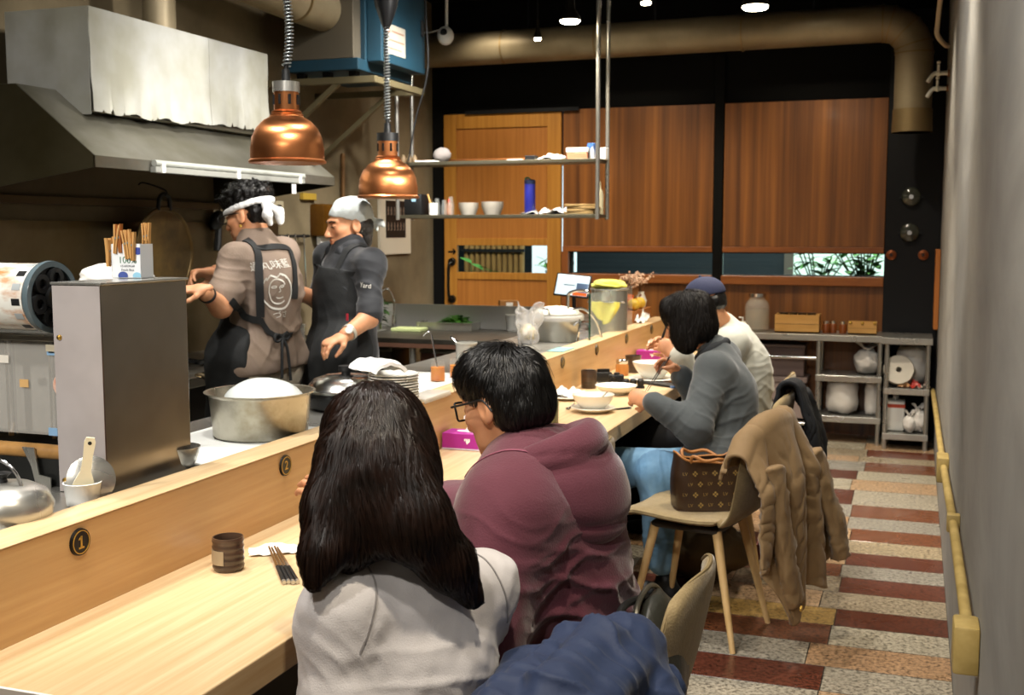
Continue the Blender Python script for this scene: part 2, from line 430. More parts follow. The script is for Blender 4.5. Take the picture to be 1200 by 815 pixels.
# walnut panels hanging above the window band
for (a, b_, lb) in ((XD1 + .012, XP0 - .004, 'wide walnut panel between the oak door and the black post'), (XP1 + .004, XW - .004, 'wide walnut panel between the black post and the black column')):
    t = thing('wood_panel', lb, 'wall panel', ((a + b_) / 2, 8.98, ZP), group='walnut panels over the window band'); hw = (b_ - a) / 2
    MB().box(-hw, hw, -.02, .02, .045, ZT - ZP, .003).build('board', m_walnut, t, smooth=0)
    MB().box(-hw, hw, -.03, .02, 0, .044, .004).build('bottom_rail', M('rail_wood', '#80491f', .4, col2='#955727', vs=5, st=(1, 1, 8)), t, smooth=0)
# ---- sliding oak door
d0, d1, dz = XD0 + .005, XD1 - .003, ZT - .01
p0 = ony(538, 287, Y_B); p1 = ony(643, 325, Y_B); wx0, wx1, wz1, wz0 = p0.x, p1.x, 1.43, 1.205
dr = struct(MB().box(d0, wx0, 8.95, 8.99, 0, dz, .003).box(wx1, d1, 8.95, 8.99, 0, dz, .003).box(wx0, wx1, 8.95, 8.99, wz1, wz1 + .06, .003).box(wx0, wx1, 8.95, 8.99, wz0 - .06, wz0, .003).box(wx0, wx1, 8.95, 8.99, dz - .12, dz, .003).build('door_1', m_oak2, smooth=0))
MB().box(wx0, wx1, 8.962, 8.98, wz1 + .06, dz - .12).build('door_panel', m_oak, dr, smooth=0)
MB().box(wx0, wx1, 8.962, 8.98, .0, wz0 - .06).build('door_panel', m_oak, dr, smooth=0)
MB().box(wx0, wx1, 8.967, 8.972, wz0, wz1).build('door_pane', m_pane, dr, smooth=0)
hx = ony(529, 330, 8.93).x; h = MB()
zt, zb = ony(529, 307, 8.9).z, ony(529, 351, 8.9).z
h.tube(smooth_path([(hx, 8.95, zt), (hx, 8.9, zt - .01), (hx - .01, 8.89, zt - .06), (hx - .01, 8.89, zb + .06), (hx, 8.9, zb + .01), (hx, 8.95, zb)], 6), .012, 10)
for z in (zt, zb): h.cyl((hx, 8.951, z), (hx, 8.925, z), .034, .03, 20)
h.build('door_handle', M('dark_iron', '#1d1a15', .4, .6), dr)
ar = MB(); az = ony(529, 295, 8.95).z
ar.prism([(hx - .035, az - .006), (hx + .015, az - .006), (hx + .005, az - .022), (hx + .013, az - .026), (hx + .036, az), (hx + .013, az + .026), (hx + .005, az + .022), (hx + .015, az + .006), (hx - .035, az + .006)], 'y', 8.945, 8.9495)
ar.build('arrow_sign', m_black, dr, smooth=0)
MB().box(d0 + .2, d1 + .15, 8.93, 8.949, dz - .005, dz + .025).build('door_rail', m_blackm, dr, smooth=0)

# ---- duct with elbow across the back
def dpath():
    p = [(-3.85, 8.58, 2.985), (-2.5, 8.58, 2.99), (-1.2, 8.58, 2.995), (-.27, 8.58, 3.0)]
    p += [(-.27 + .215 * math.sin(t), 8.58, 3.0 - .215 + .215 * math.cos(t)) for t in np.linspace(.26, PI / 2, 6)]
    return p + [(-.055, 8.58, 2.5), (-.055, 8.58, 2.24)]
t = thing('ventilation_duct', 'long round metal duct under the ceiling bending down beside the black column', 'duct', (-.055, 8.58, 2.24)); o = Vector((-.055, 8.58, 2.24))
dp = [Vector(p) - o for p in dpath()]
MB().tube(dp, .128, 32, smooth=False) if False else MB().tube(dp, .128, 32).build('pipe', m_duct, t, smooth=25)
m_seam = M('duct_seam', '#8d7955', .5, .7)
for q in (dp[3], dp[4], dp[6], dp[8], dp[9]):
    i = dp.index(q); tn = (dp[min(i + 1, len(dp) - 1)] - dp[i - 1]).normalized(); MB().tube([q - tn * .006, q + tn * .006], .1325, 32).build('seam_ring', m_seam, t)
for x in (-3.1, -2.35, -1.25): MB().tube([Vector((x, 8.58, 2.99)) - o, Vector((x + .014, 8.58, 2.99)) - o], .1325, 32).build('seam_ring', m_seam, t)
MB().tube([dp[-1], dp[-1] + Vector((0, 0, .16))], [.137, .133], 32).build('end_collar', m_seam, t)
for x in (-2.9, -1.9, -.75): MB().box(x - o.x - .006, x - o.x + .006, -.008, .008, .87, Z_C - o.z - .001).build('hanger', m_blackm, t)
# ---- lamps under the ceiling
def lamp(u, v, dep, r, lb, bulb):
    p = at(u, v, dep); t = thing('ceiling_lamp', lb, 'lamp', p, group=None)
    MB().lathe([(0, 0), (r * .8, .004), (r * .97, .012), (r, .02)], n=24).build('bulb', bulb, t)
    MB().lathe([(r, .019), (r * 1.06, .02), (r * .98, .045), (r * .5, .09), (r * .45, .15), (0, .151)], n=24).build('socket', M('lamp_socket', '#201c14', .4, .4), t)
    MB().cyl((0, 0, .15), (0, 0, Z_C - p.z - .001), .006, n=8).build('cord', m_rub, t)
    return p
m_bulb = M('lit_bulb', '#fff6df', .4, emit=38., emc='#ffeccb')
LAMPS = [lamp(885, 12, 5.9, .068, 'bright round lamp hanging over the aisle nearer the camera than the duct', m_bulb),
         lamp(668, 28, 7.0, .062, 'bright round bulb hanging between the two shelf poles and the camera', m_bulb),
         lamp(757, 6, 7.9, .036, 'small spot lamp near the ceiling above the walnut panels', m_bulb),
         lamp(630, 48, 8.4, .027, 'small spot lamp shining onto the round duct', m_bulb)]
# ---- security camera
p = at(522, 42, 7.9); t = thing('security_camera', 'white round security camera hanging under the black ceiling', 'camera', p)
R = Matrix.Rotation(.5, 4, 'Z') @ Matrix.Rotation(-.35, 4, 'X')
MB().ball((0, 0, 0), (.058, .045, .07), 20, 14, mtx=R).build('housing', m_white, t)
q = R @ Vector((-.012, -.046, .0)); MB().cyl(R @ Vector((-.014, -.028, .005)), R @ Vector((-.016, -.053, .005)), .026, .022, 20).build('lens', m_rub, t)
MB().cyl((0, .02, .05), (0, .03, Z_C - p.z - .001), .011, n=10).build('bracket', m_white, t)
MB().tube(smooth_path([(-.02, .03, .06), (-.15, 0, .03), (-.3, 0, .1), (-.36, 0, .3)], 6), .004, 6).build('cable', m_white, t)
# ---- taps and pipe on the right wall
def tap(y, z, lb):
    t = thing('wall_tap', lb, 'tap', (X_R, y, z), group=None)
    MB().tube(smooth_path([(0, 0, 0), (-.06, 0, 0), (-.1, 0, -.005), (-.135, 0, -.055)], 6), [.014] * 18 + [.012], 12).ball((-.07, 0, .0), .02, 12, 8).build('spout', m_white, t)
    MB().cyl((-.07, 0, .01), (-.07, 0, .055), .009).ball((-.07, 0, .07), (.013, .03, .011), 12, 8).build('tap_handle', m_white, t)
    MB().cyl((-.001, 0, 0), (-.012, 0, 0), .024).build('flange', M('copper_ring', '#8a5a3a', .4, .5), t)
a = onx(1125, 86, X_R - .02); tap(8.1, 2.58, 'upper white tap on the grey wall near the duct elbow'); tap(8.35, 2.51, 'lower white tap on the grey wall near the duct elbow')
t = tag(MB().tube(smooth_path([(X_R - .05, 7.0, Z_C - .002), (X_R - .07, 7.2, 3.1), (X_R - .09, 7.5, 2.82), (X_R - .09, 7.55, 2.74), (X_R - .04, 7.7, 2.7), (X_R - .017, 7.72, 2.7)], 8), .015, 12).build('water_pipe', M('painted_pipe', '#b8a890', .45)), 'pale bent water pipe on the grey wall above the white taps', 'pipe')
# ---- glass knobs and copper discs on the black column
def knob(u, v, lb):
    p = ony(u, v, 8.93); t = thing('wall_light', lb, 'wall lamp', p)
    MB().lathe([(.0, .05), (.03, .048), (.062, .03), (.07, .012), (.066, .0)], mtx=Matrix.Rotation(PI / 2, 4, 'X'), n=28).build('glass_dome', M('smoky_glass', '#5d5f52', .12, trans=.6, coat=.5), t)
    MB().cyl((0, -.051, 0), (0, -.057, 0), .016).build('centre_cap', m_chrome, t)
    MB().box(-.085, .085, -.02, -.004, -.006, .006).build('bracket', m_blackm, t)
knob(1068, 231, 'upper of two round glass wall lights on the black column'); knob(1066, 273, 'lower of two round glass wall lights on the black column')
for u, v, lb in ((1044.5, 299, 'round copper cover on the black column beside the window'), (1082, 299, 'round copper cover on the black column beside the grey wall')):
    p = ony(u, v, 8.93); t = thing('wall_cover', lb, 'cover plate', p)
    MB().lathe([(.0, .012), (.012, .012), (.016, .02), (.036, .012), (.038, 0)], mtx=Matrix.Rotation(PI / 2, 4, 'X'), n=24).build('disc', M('old_copper', '#8a4d2c', .4, .6), t)
    MB().cyl((0, -.021, 0), (0, -.013, 0), .009).build('centre_plug', m_rub, t)
# ---- wooden-coloured conduit along the right wall with its boxes
t = thing('wall_conduit', 'tan cable conduit with junction boxes along the foot of the grey wall', 'conduit', (X_R, 3, .5)); m_cond = M('tan_conduit', '#b79f63', .5, col2='#9b8449', vs=9)
MB().tube(smooth_path([(-.022, 5.6, -.08), (-.022, 4.4, -.04), (-.022, 3.0, -.01), (-.022, 2.0, .03), (-.022, 1.0, .08), (-.022, -.1, .1)], 6), .015, 12).build('pipe', m_cond, t)
MB().box(-.058, -.0, -.27, -.17, .03, .145, .008).build('junction_box', m_cond, t)
MB().box(-.05, -.0, 2.25, 2.4, -.05, .06, .006).build('junction_box', m_cond, t)
MB().box(-.042, -.0, .98, 1.02, .05, .11, .005).build('clip', m_cond, t)

# ---- outside the windows: a planted strip, a screen and a lit shop front across the lane
struct(MB().box(-7, 3, 9.2, 16, -.2, -.02).build('ground', M('asphalt', '#23262a', .8), smooth=0))
struct(MB().box(-7.0, -1.3, 13.5, 13.6, 0, 4).build('wall_outside', M('dark_louvre_wall', '#2b343a', .6, col2='#1d2429', vs=3, st=(.2, 1, 40)), smooth=0))
sf = thing('shop_front', 'brightly lit shop front across the lane behind the leafy plants', 'building', (.5, 13.2, 0))
MB().box(-1.9, 2.4, 0, .12, 0, .9).box(-1.9, 2.4, 0, .12, 2.4, 3.6).box(-1.9, -1.8, 0, .12, .9, 2.4).box(.1, .2, 0, .12, .9, 2.4).build('facade', M('shop_frame', '#6c6258', .6), sf, smooth=0)
MB().box(-1.8, .1, .05, .08, .9, 2.4).build('lit_window', M('lit_shop_window', '#c9dcd2', .4, emit=.9, emc='#cfe6da'), sf, smooth=0)
MB().box(.2, 2.4, .05, .08, .9, 2.4).build('lit_window', M('lit_shop_window', '#c9dcd2', .4), sf, smooth=0)
bf = thing('bamboo_screen', 'upright bamboo screen seen through the door window', 'screen', (-4.35, 10.9, 0))
bm_ = MB()
for k in range(11): bm_.cyl((k * .06, 0, 0), (k * .06, 0, 2.1), .027, n=10)
bm_.build('bamboo_canes', M('bamboo', '#9a7a48', .5, col2='#86673a', vs=5), bf)
MB().box(-.03, .64, -.045, -.028, 1.34, 1.37).box(-.03, .64, -.045, -.028, 1.0, 1.03).build('cross_rail', m_rub, bf, smooth=0)
wp = tag(MB().box(-3.66, -3.2, 10.95, 11.0, 0, 2.2, .005).build('white_board', M('glowing_board_white', '#c6d4d8', .5, emit=.8, emc='#c6d8e0'), smooth=0), 'pale lit board beside the bamboo screen outside the door', 'board')  # emission makes the board glow in place of light falling on it
def leafy(name, lb, loc, h, spread, n, L, col, seed, grp='plants outside the windows', w=.3):
    r = random.Random(seed); t = thing(name, lb, 'plant', loc, group=grp); f = MB(); s = MB()
    for k in range(max(5, n // 12)):
        a = r.random() * 6.28; top = Vector((math.cos(a) * spread * r.random(), math.sin(a) * spread * .6 * r.random(), h * r.uniform(.6, 1)))
        pts = smooth_path([(0, 0, 0), (top.x * .3, top.y * .3, top.z * .5), top], 4); s.tube(pts, .006, 5)
        for q in range(12):
            b0 = pts[min(len(pts) - 1, int(r.uniform(.3, 1) * len(pts)))]; a = r.random() * 6.28; el = r.uniform(-.3, .8)
            d = Vector((math.cos(a) * math.cos(el), math.sin(a) * math.cos(el), math.sin(el))); sd = d.cross(Vector((0, 0, 1))).normalized(); l = L * r.uniform(.6, 1.1); up = sd.cross(d)
            p = [b0 + d * l * x + up * (-.25 * l * x * x) for x in (0, .25, .55, .8, 1)]; ww = [0, w * .8, w, w * .6, 0]
            vs = []; 
            for pp, q_ in zip(p, ww): vs += [pp + sd * l * q_ * .5 + up * .004, pp, pp - sd * l * q_ * .5 + up * .004]
            f.add(vs, [(3 * i, 3 * i + 1, 3 * i + 4, 3 * i + 3) for i in range(4)] + [(3 * i + 1, 3 * i + 2, 3 * i + 5, 3 * i + 4) for i in range(4)])
    f.build('foliage', M('leaf_' + col[1:], col, .45, coat=.2), t, smooth=180); s.build('stem', M('plant_stem', '#4d5a2c', .6), t)
leafy('garden_plant', 'broad leaved plant low outside the door window', (-4.0, 10.1, -.02), 1.28, .3, 130, .2, '#3f7a38', 3, w=.4)
leafy('garden_plant', 'small plant at the corner of the window band beside the door', (-3.0, 9.6, .95), .35, .2, 60, .12, '#4c8a3c', 4, w=.5)
leafy('garden_plant', 'round leaved bush crowding the window beside the black column', (-.38, 9.75, .85), .62, .28, 190, .11, '#5f9a50', 5, w=.75)
leafy('garden_plant', 'thin leaved bush next to the round leaved bush in the window', (-.78, 9.9, .85), .6, .26, 170, .12, '#4f8a48', 6, w=.6)
for x, yy, r_, col, lb in ((-2.86, 9.5, .07, '#6d6478', 'purple grey round ornament in the window corner beside the door'), (-4.42, 10.35, .09, '#cfd4dc', 'white round helmet outside the door window')):
    g = tag(MB().ball((0, 0, 0), (r_, r_, r_ * .95), 20, 14, fn=lambda d: 1 - .06 * max(0, -d.z)).build('round_ornament' if r_ < .08 else 'helmet', M('ball_' + col[1:], col, .45), loc=(x, yy, 1.27)), lb, 'ornament' if r_ < .08 else 'helmet')
    pl = MB().lathe([(.06, -.409 if r_ < .08 else -1.289), (.07, -.4), (.05, -r_ * .9)], n=16).build('plinth' if r_ < .08 else 'stand', m_rub, g)
bx = MB(); 
struct(MB().box(-3.6, .4, 9.2, 10.3, -.02, .86, .01).build('trim_10', M('planter_concrete', '#35332e', .8), smooth=0))
# ================================================================= dining counter
ZC_, XF, XJ, XK, ZL = .74, -1.155, -1.65, -1.755, .936
ct = thing('bar_counter', 'long pale wooden dining counter with a raised ledge running down the room', 'counter', (XJ, 4.6, 0))
Y0, Y1 = -1.2 - 4.6, 8.05 - 4.6
YC = onz(20, 808, ZC_).y - 4.6
MB().box(-.012, XF - XJ, YC - .008, YC - .0005, .675, ZC_ + .001, .001).build('end_trim', m_white, ct, smooth=0)
MB().box(0, XF - XJ, YC, Y1, .675, ZC_, .003).build('counter_top', m_count, ct, smooth=0)
MB().box(XK - XJ, 0, Y0, Y1, .02, ZL, .003).build('ledge_board', m_ledge, ct, smooth=0)
MB().box(XK - XJ - .001, .001, Y0, Y1, ZL, ZL + .0015).build('ledge_top', m_count, ct, smooth=0)
MB().box(.02, .05, YC, Y1, .02, .675).build('back_panel', M('dark_panel', '#2a2722', .6), ct, smooth=0)
for yy in (-2.95, -1.0, 1.2, 3.3): MB().box(.05, XF - XJ - .09, yy - .02, yy + .02, .02, .675, .002).build('support', m_black, ct, smooth=0)
MB().box(XK - XJ + .012, .01 , Y0, Y1, 0, .06).build('plinth', m_black, ct, smooth=0)
for y_, num in ((1.914, '1'), (2.75, '2'), (5.42, ''), (6.07, ''), (6.76, ''), (7.46, '')):
    bd = MB().cyl((0, y_ - 4.6, .895), (.006, y_ - 4.6, .895), .0295, .0285, 40).build('number_badge', M('black_badge', '#080808', .35), ct)
    MB().lathe([(.0235, .0061), (.0235, .0072), (.0255, .0072), (.0255, .0061), (.0235, .0061)], n=40, mtx=Matrix.Rotation(PI / 2, 4, 'Y'), c=(0, y_ - 4.6, .895)).build('gold_ring', m_gold, bd)
    me = text_mesh(num, .036, .0006) if num == '2' else None
    if me:
        me.transform(frame((0, 1, 0), (0, 0, 1), (1, 0, 0), (.0064, y_ - 4.6, .895))); link('numeral', me, m_gold, bd)
    else:
        nb_ = MB().box(.006, .0072, y_ - 4.6025, y_ - 4.5975, .884, .908)
        if num: nb_.box(.006, .0072, y_ - 4.608, y_ - 4.592, .881, .8845); nb_.prism([(y_ - 4.6, .908), (y_ - 4.6075, .903), (y_ - 4.6075, .9), (y_ - 4.6, .9035)], 'x', .006, .0072)
        nb_.build('numeral', m_gold, bd, smooth=0)
# glass screen standing on the ledge
gs = tag(MB().box(-.004, .004, -.5, .5, 0, .262, .0015).build('glass_screen', M('screen_glass', '#dfeee8', .03, alpha=.16, coat=1.), loc=(-1.715, 6.66, ZL + .002)), 'clear upright glass screen standing on the wooden ledge', 'glass screen')
MB().box(-.0042, .0042, -.507, -.5, 0, .262).build('green_edge', M('glass_edge', '#23463a', .1), gs, smooth=0)
tag(MB().box(-.045, .045, -.11, .11, 0, .004, .001).build('cloth', M('teal_cloth', '#7fa9a6', .8), loc=(-1.712, 5.6, ZL + .002)), 'pale teal cloth lying flat on the ledge', 'cloth')

# ---------------- things on the counter
m_stone = M('brown_stoneware', '#2c211a', .3, col2='#4a382b', vs=5, st=(1, 1, 9), coat=.3)
def cup(lb, p, r, h, prof=None, grp=None):
    t = thing('cup', lb, 'cup', p)
    pr = prof or [(0, 0), (r * .86, 0), (r * .93, h * .06)] + [(r * (1 + .035 * math.sin(k * 1.9)), h * (.1 + .8 * k / 14)) for k in range(15)] + [(r * .98, h), (r * .9, h), (r * .88, h * .9), (r * .84, h * .1), (0, h * .08)]
    MB().lathe(pr, n=40).build('body', m_stone, t, smooth=60); return t
c1 = cup('dark ribbed stoneware cup with a pale glazed band beside the metal chopsticks', onz(268, 668, ZC_), .037, .082)
MB().sheet(lambda u, v: ((.0388) * math.cos(3.55 + 1.45 * u), .0388 * math.sin(3.55 + 1.45 * u), .02 + .034 * v), 16, 2, .0012).build('pale_band', M('pale_glaze', '#8c7d64', .4), c1)
cup('plain dark brown cup standing behind the white bowl on its saucer', onz(690, 455, ZC_), .04, .094, [(0, 0), (.036, 0), (.039, .004), (.041, .09), (.04, .094), (.036, .092), (.034, .01), (0, .008)])
cup('dark brown flared cup beside the spice shaker', onz(742, 437, ZC_), .045, .1, [(0, 0), (.03, 0), (.033, .03), (.042, .075), (.047, .1), (.043, .1), (.03, .03), (0, .012)])
def chop(lb, a, b, col='steel', grp=None, th=1., gl=.42):
    a, b = Vector(a), Vector(b); t = thing('chopstick', lb, 'chopstick', a, group=grp); d = b - a
    MB().tube([(0, 0, 0), d * .5, d], [.0046 * th, .0038 * th, .0026 * th], 8).build('shaft', m_chrome, t)
    MB().tube([d * .01, d * gl], [.0051 * th, .0046 * th], 8).build('dark_grip', m_rub, t)
    MB().tube([d * -.005, d * .035], [.0053 * th, .0053 * th], 8).build('end_cap', m_steel, t); return t
for k in range(4):
    a = onz(333 + 5.3 * k, 683 - .6 * (k % 2), ZC_ + .006); b = onz(315 + 3.4 * k, 641 + (k % 2), ZC_ + .022)
    chop('metal chopstick with a dark grip in the bunch beside the ribbed cup', a, b, grp='metal chopsticks beside the ribbed cup')
def crumple(name, lb, p, sx, sy, hz, seed, mat=m_paper, cat='napkin', n=22, rz=0.):
    def fn(u, v):
        x, y = (u - .5) * 2, (v - .5) * 2; q = noise.noise(Vector((x * 1.6 + seed, y * 1.6, seed))) ; q2 = noise.noise(Vector((x * 4 + seed, y * 4, 3.)))
        return ((x + .12 * q2) * sx, (y + .15 * q) * sy, .002 + hz * max(0, .45 + q + .4 * q2) * (1 - .6 * max(abs(x), abs(y)) ** 3))
    return tag(MB().sheet(fn, n, n, .0015).build(name, mat, loc=p, smooth=50, rot=(0, 0, rz)), lb, cat)
crumple('napkin', 'crumpled white paper napkin lying behind the metal chopsticks', onz(325, 646, ZC_ + .001), .07, .04, .012, 2.3, rz=.6)
def tissue_box(lb, p, rz):
    t = thing('tissue_box', lb, 'tissue box', p, rz)
    m = M('magenta_card', '#9a1e86', .45, col2='#a82a92', vs=3)
    MB().box(-.05, .05, -.1, .1, .003, .062, .003).build('box', m, t, smooth=0)
    MB().box(-.0503, .0503, -.1003, .1003, 0, .006, .001).build('pale_base_edge', M('lilac_card', '#c9bfd2', .5), t, smooth=0)
    MB().lathe([(0, .0622), (.03, .0622), (.031, .064), (0, .0645)], n=24, sx=.6, sy=1.9).build('opening', m_paper, t)
    MB().sheet(lambda u, v: (.028 * (u - .5) * (1 - .5 * v) + .006 * math.sin(7 * u + 3 * v), .075 * (u - .5) * (1 - .45 * v) + .012 * math.sin(5 * v) , .06 + .075 * v * (1 - .5 * abs(u - .45))), 14, 10, .0015).build('tissue', m_paper, t, smooth=60)
    e = MB()
    for k in range(4): e.box(.05, .0506, -.011 + .006 * k, -.0065 + .006 * k, .035, .043)
    e.prism([(-.001, .022), (.012, .033), (.008, .037), (.004, .0335), (0, .037), (-.005, .033)], 'x', .05, .0506)
    e.build('logo', m_paper, t, smooth=0)
    return t
tissue_box('magenta tissue box beside the man in glasses', Vector((-1.543, 3.91, ZC_ + .001)), -1.55)
tissue_box('magenta tissue box with an upright white tissue further along the counter', Vector((-1.54, 7.02, ZC_ + .001)), -1.5)
def bowl(name, lb, p, r, h, cat='bowl', foot=.5):
    t = thing(name, lb, cat, p)
    MB().lathe([(0, 0), (r * foot, 0), (r * foot, .006), (r * (foot + .08), .008), (r * .8, h * .45), (r * .95, h * .8), (r, h), (r * .965, h), (r * .9, h * .78), (r * .7, h * .4), (r * .3, .016), (0, .014)], n=44).build('body', m_cer, t, smooth=60); return t
pb = onz(695, 483, ZC_)
s1 = tag(MB().lathe([(0, .004), (.05, 0), (.055, .004), (.085, .014), (.1, .022), (.097, .025), (.06, .012), (0, .008)], n=44).build('saucer', m_cer, loc=pb, smooth=60), 'white saucer under the white ramen bowl', 'saucer')
bw = bowl('soup_bowl', 'white ramen bowl standing on a saucer by the counter edge', pb + Vector((0, 0, .013)), .096, .068)
MB().lathe([(0, .04), (.074, .04), (0, .0405)], n=30).build('broth', M('pale_broth', '#b8b29c', .15), bw)
q = pb + Vector((.03, .03, .06)); tag(MB().tube([(0, 0, 0), (.03, -.01, .03)], .003, 8).ball((-.01, .004, -.006), (.015, .011, .005), 10, 8).build('spoon', m_chrome, loc=q), 'metal spoon leaning in the white ramen bowl', 'spoon')
chop('black tipped chopstick lying under the saucer edge', onz(739, 478, ZC_ + .005), onz(700, 482, ZC_ + .005))
pp = onz(664, 468, ZC_)
tag(MB().lathe([(0, .003), (.055, 0), (.06, .003), (.095, .016), (.092, .019), (.06, .008), (0, .006)], n=40).build('plate', m_cer, loc=pp, smooth=60), 'small white plate carrying crumpled napkins', 'plate')
crumple('napkin', 'crumpled white napkins heaped on the small plate', pp + Vector((0, 0, .012)), .075, .07, .05, 5.1)
sp = onz(666, 480, ZC_)
tag(MB().ball((0, 0, .006), (.013, .018, .004), 12, 8).tube(smooth_path([(0, .015, .006), (.003, .06, .012), (.0, .1, .014)], 4), .0035, 8).build('ceramic_spoon', m_chrome, loc=sp), 'small spoon lying before the plate of napkins', 'spoon')
bowl('noodle_bowl', 'shallow white dish under the hand of the woman in grey', onz(722, 462, ZC_), .105, .045, foot=.45)
bb = bowl('noodle_bowl', 'deep white bowl before the man in the cap', onz(769, 447, ZC_) + Vector((-.02, .0, .02)), .11, .085)
tag(MB().lathe([(0, .004), (.06, 0), (.065, .004), (.13, .016), (.126, .02), (.07, .012), (0, .008)], n=40).build('saucer', m_cer, loc=onz(769, 447, ZC_) + Vector((-.02, .0, .002)), smooth=60), 'white plate under the deep bowl of the man in the cap', 'saucer')
t = thing('spice_shaker', 'glass spice shaker with a metal lid on the counter', 'shaker', onz(729, 440, ZC_))
MB().lathe([(0, 0), (.034, 0), (.037, .006), (.037, .055), (.03, .068), (0, .068)], n=28).build('jar', M('amber_glass', '#c98a4a', .15, trans=.3), t)
MB().lathe([(.032, .066), (.034, .07), (.034, .086), (.028, .092), (0, .094)], n=28).build('lid', m_chrome, t)
# camera gear, keys and trays between the bowls
def trayb(name, lb, p, sx, sy, sz, rz, mat, cat):
    t = thing(name, lb, cat, p, rz); MB().box(-sx, sx, -sy, sy, 0, sz, min(sz * .4, .006)).build('case', mat, t)
    return t
p = onz(707, 447, ZC_); t = trayb('card_holder', 'black upright menu holder beside the dark brown cup', p, .045, .022, .05, .5, m_rub, 'menu holder'); MB().box(-.035, .035, -.008, .008, .05, .068, .003).build('top_slot', m_blackm, t)
p = onz(720, 452, ZC_); t = trayb('metal_tray', 'silver sauce tray beside the black menu holder', p, .095, .035, .016, .35, m_steel, 'tray'); MB().box(-.085, .085, -.028, .028, .0165, .018).build('tray_liner', m_blackm, t)
p = onz(727, 446, ZC_ + .02) ; t = trayb('camera', 'small black camera lying on the counter', onz(722, 449, ZC_ + .019), .04, .022, .045, .2, m_rub, 'camera')
MB().cyl((-.01, -.022, .022), (-.01, -.045, .022), .018, .016, 20).build('lens', m_blackm, t); MB().box(-.012, .018, -.015, .015, .045, .055, .002).build('finder', m_blackm, t)
p = onz(756, 455, ZC_); t = trayb('sauce_pot_row', 'row of small dark condiment pots beside the long tray', onz(742, 455, ZC_), .06, .02, .012, .2, m_blackm, 'condiment set')
for k in range(3): MB().lathe([(0, .012), (.016, .012), (.018, .04), (.012, .048), (0, .05)], n=18, c=(-.038 + .038 * k, 0, 0)).build('pot', m_rub, t)
p = onz(772, 450, ZC_); t = trayb('long_tray', 'long black tray with a blue edge near the counter edge', onz(775, 452, ZC_), .12, .04, .014, -.55, m_rub, 'tray'); MB().box(.1, .1215, -.041, .041, .0, .012, .001).build('blue_edge', M('blue_edge', '#5a7fb8', .5), t)
t = thing('phone', 'smartphone in a green case held over the counter beside number two', 'phone', onz(357, 560, ZC_ + .06))
MB().box(-.036, .036, -.075, .075, -.004, .004, .003).build('case', M('olive_case', '#5f6a45', .5), t); MB().box(-.033, .033, -.071, .071, .004, .0048).build('screen', m_rub, t)
t.rotation_euler = (.45, .25, .6)
tag(MB().lathe([(0, 0), (.03, 0), (.033, .003), (.034, .1), (.033, .104), (.029, .1), (.028, .008), (0, .006)], n=28).build('tumbler', M('green_tumbler', '#5b5a3e', .3), loc=onz(641, 500, ZC_) + Vector((0, .05, 0)), smooth=60), 'olive tumbler just behind the head of the man in glasses', 'tumbler')

# ================================================================= service worktop behind the ledge
ZW = .915
wt = thing('service_worktop', 'stainless service worktop behind the wooden ledge', 'worktop', (-2.0, 4.6, 0))
MB().box(-.27, XK - .001 + 2.0, Y0, 1.75, ZW - .035, ZW, .003).build('top', m_steel, wt, smooth=0)
MB().box(-.25, XK - .004 + 2.0, Y0, 1.75, .1, ZW - .035).build('cabinet', m_steeld, wt, smooth=0)
MB().box(-.22, XK - .004 + 2.0, Y0, 1.75, 0, .1).build('plinth', m_black, wt, smooth=0)
wt2 = thing('service_worktop', 'white topped service worktop beyond the glass screen end', 'worktop', (-2.0, 7.2, 0))
MB().box(-.27, XK - .001 + 2.0, -.845, .8, ZW - .035, ZW, .003).build('top', m_steel, wt2, smooth=0)
MB().box(-.25, XK - .004 + 2.0, -.845, .8, 0, ZW - .035).build('cabinet', m_steeld, wt2, smooth=0)
# white boards / trays on the worktop
tag(MB().box(-.17, .17, -.32, .32, 0, .003, .001).build('cutting_board', M('white_board', '#e4e6e2', .45), loc=(-1.96, 2.9, ZW + .001)), 'white board under the big dough pot', 'board')
tag(MB().box(-.16, .16, -.35, .35, 0, .012, .004).build('cutting_board', M('white_board', '#e4e6e2', .45), loc=(-1.95, 4.25, ZW + .001)), 'white board under the plates and sauce jars', 'board')
# ---- film sealing machine (tall steel box, roll, clear body)
t = thing('sealing_machine', 'tall stainless cup sealing machine with a film roll beside the ledge', 'machine', (-1.885, 2.38, ZW)); mz = ZW
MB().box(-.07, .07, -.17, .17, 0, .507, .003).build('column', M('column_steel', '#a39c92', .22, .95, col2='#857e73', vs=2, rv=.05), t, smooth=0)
MB().box(-.0695, .0695, -.1715, -.1702, .002, .505).build('front_panel', M('lit_face_steel', '#b5aeac', .42, .3, col2='#a39b99', vs=3), t, smooth=0)  # added plate; paler, less metallic steel stands in for light on this face
MB().box(-.074, .074, -.173, .173, .507, .513, .001).build('top_plate', m_steel, t, smooth=0)
for zz in (.03, .38): MB().lathe([(0, .006), (.006, .004), (.007, 0)], n=12, mtx=Matrix.Rotation(PI / 2, 4, 'X'), c=(-.052, -.1715, zz)).build('screw_head', M('brass', '#b9954a', .3, 1.), t)
fl = at(62, 343, 3.0) - t.location; fl = Vector((-.105, -.13, fl.z))
fr = MB().tube([(fl.x - .5, fl.y, fl.z), (fl.x - .02, fl.y, fl.z)], .083, 40).build('film_roll', M('printed_film', '#dadad2', .2, col2='#b77f52', vs=9, st=(1, 2.2, 2.2), lo=.5, hi=.72, coat=.4), t, smooth=40)
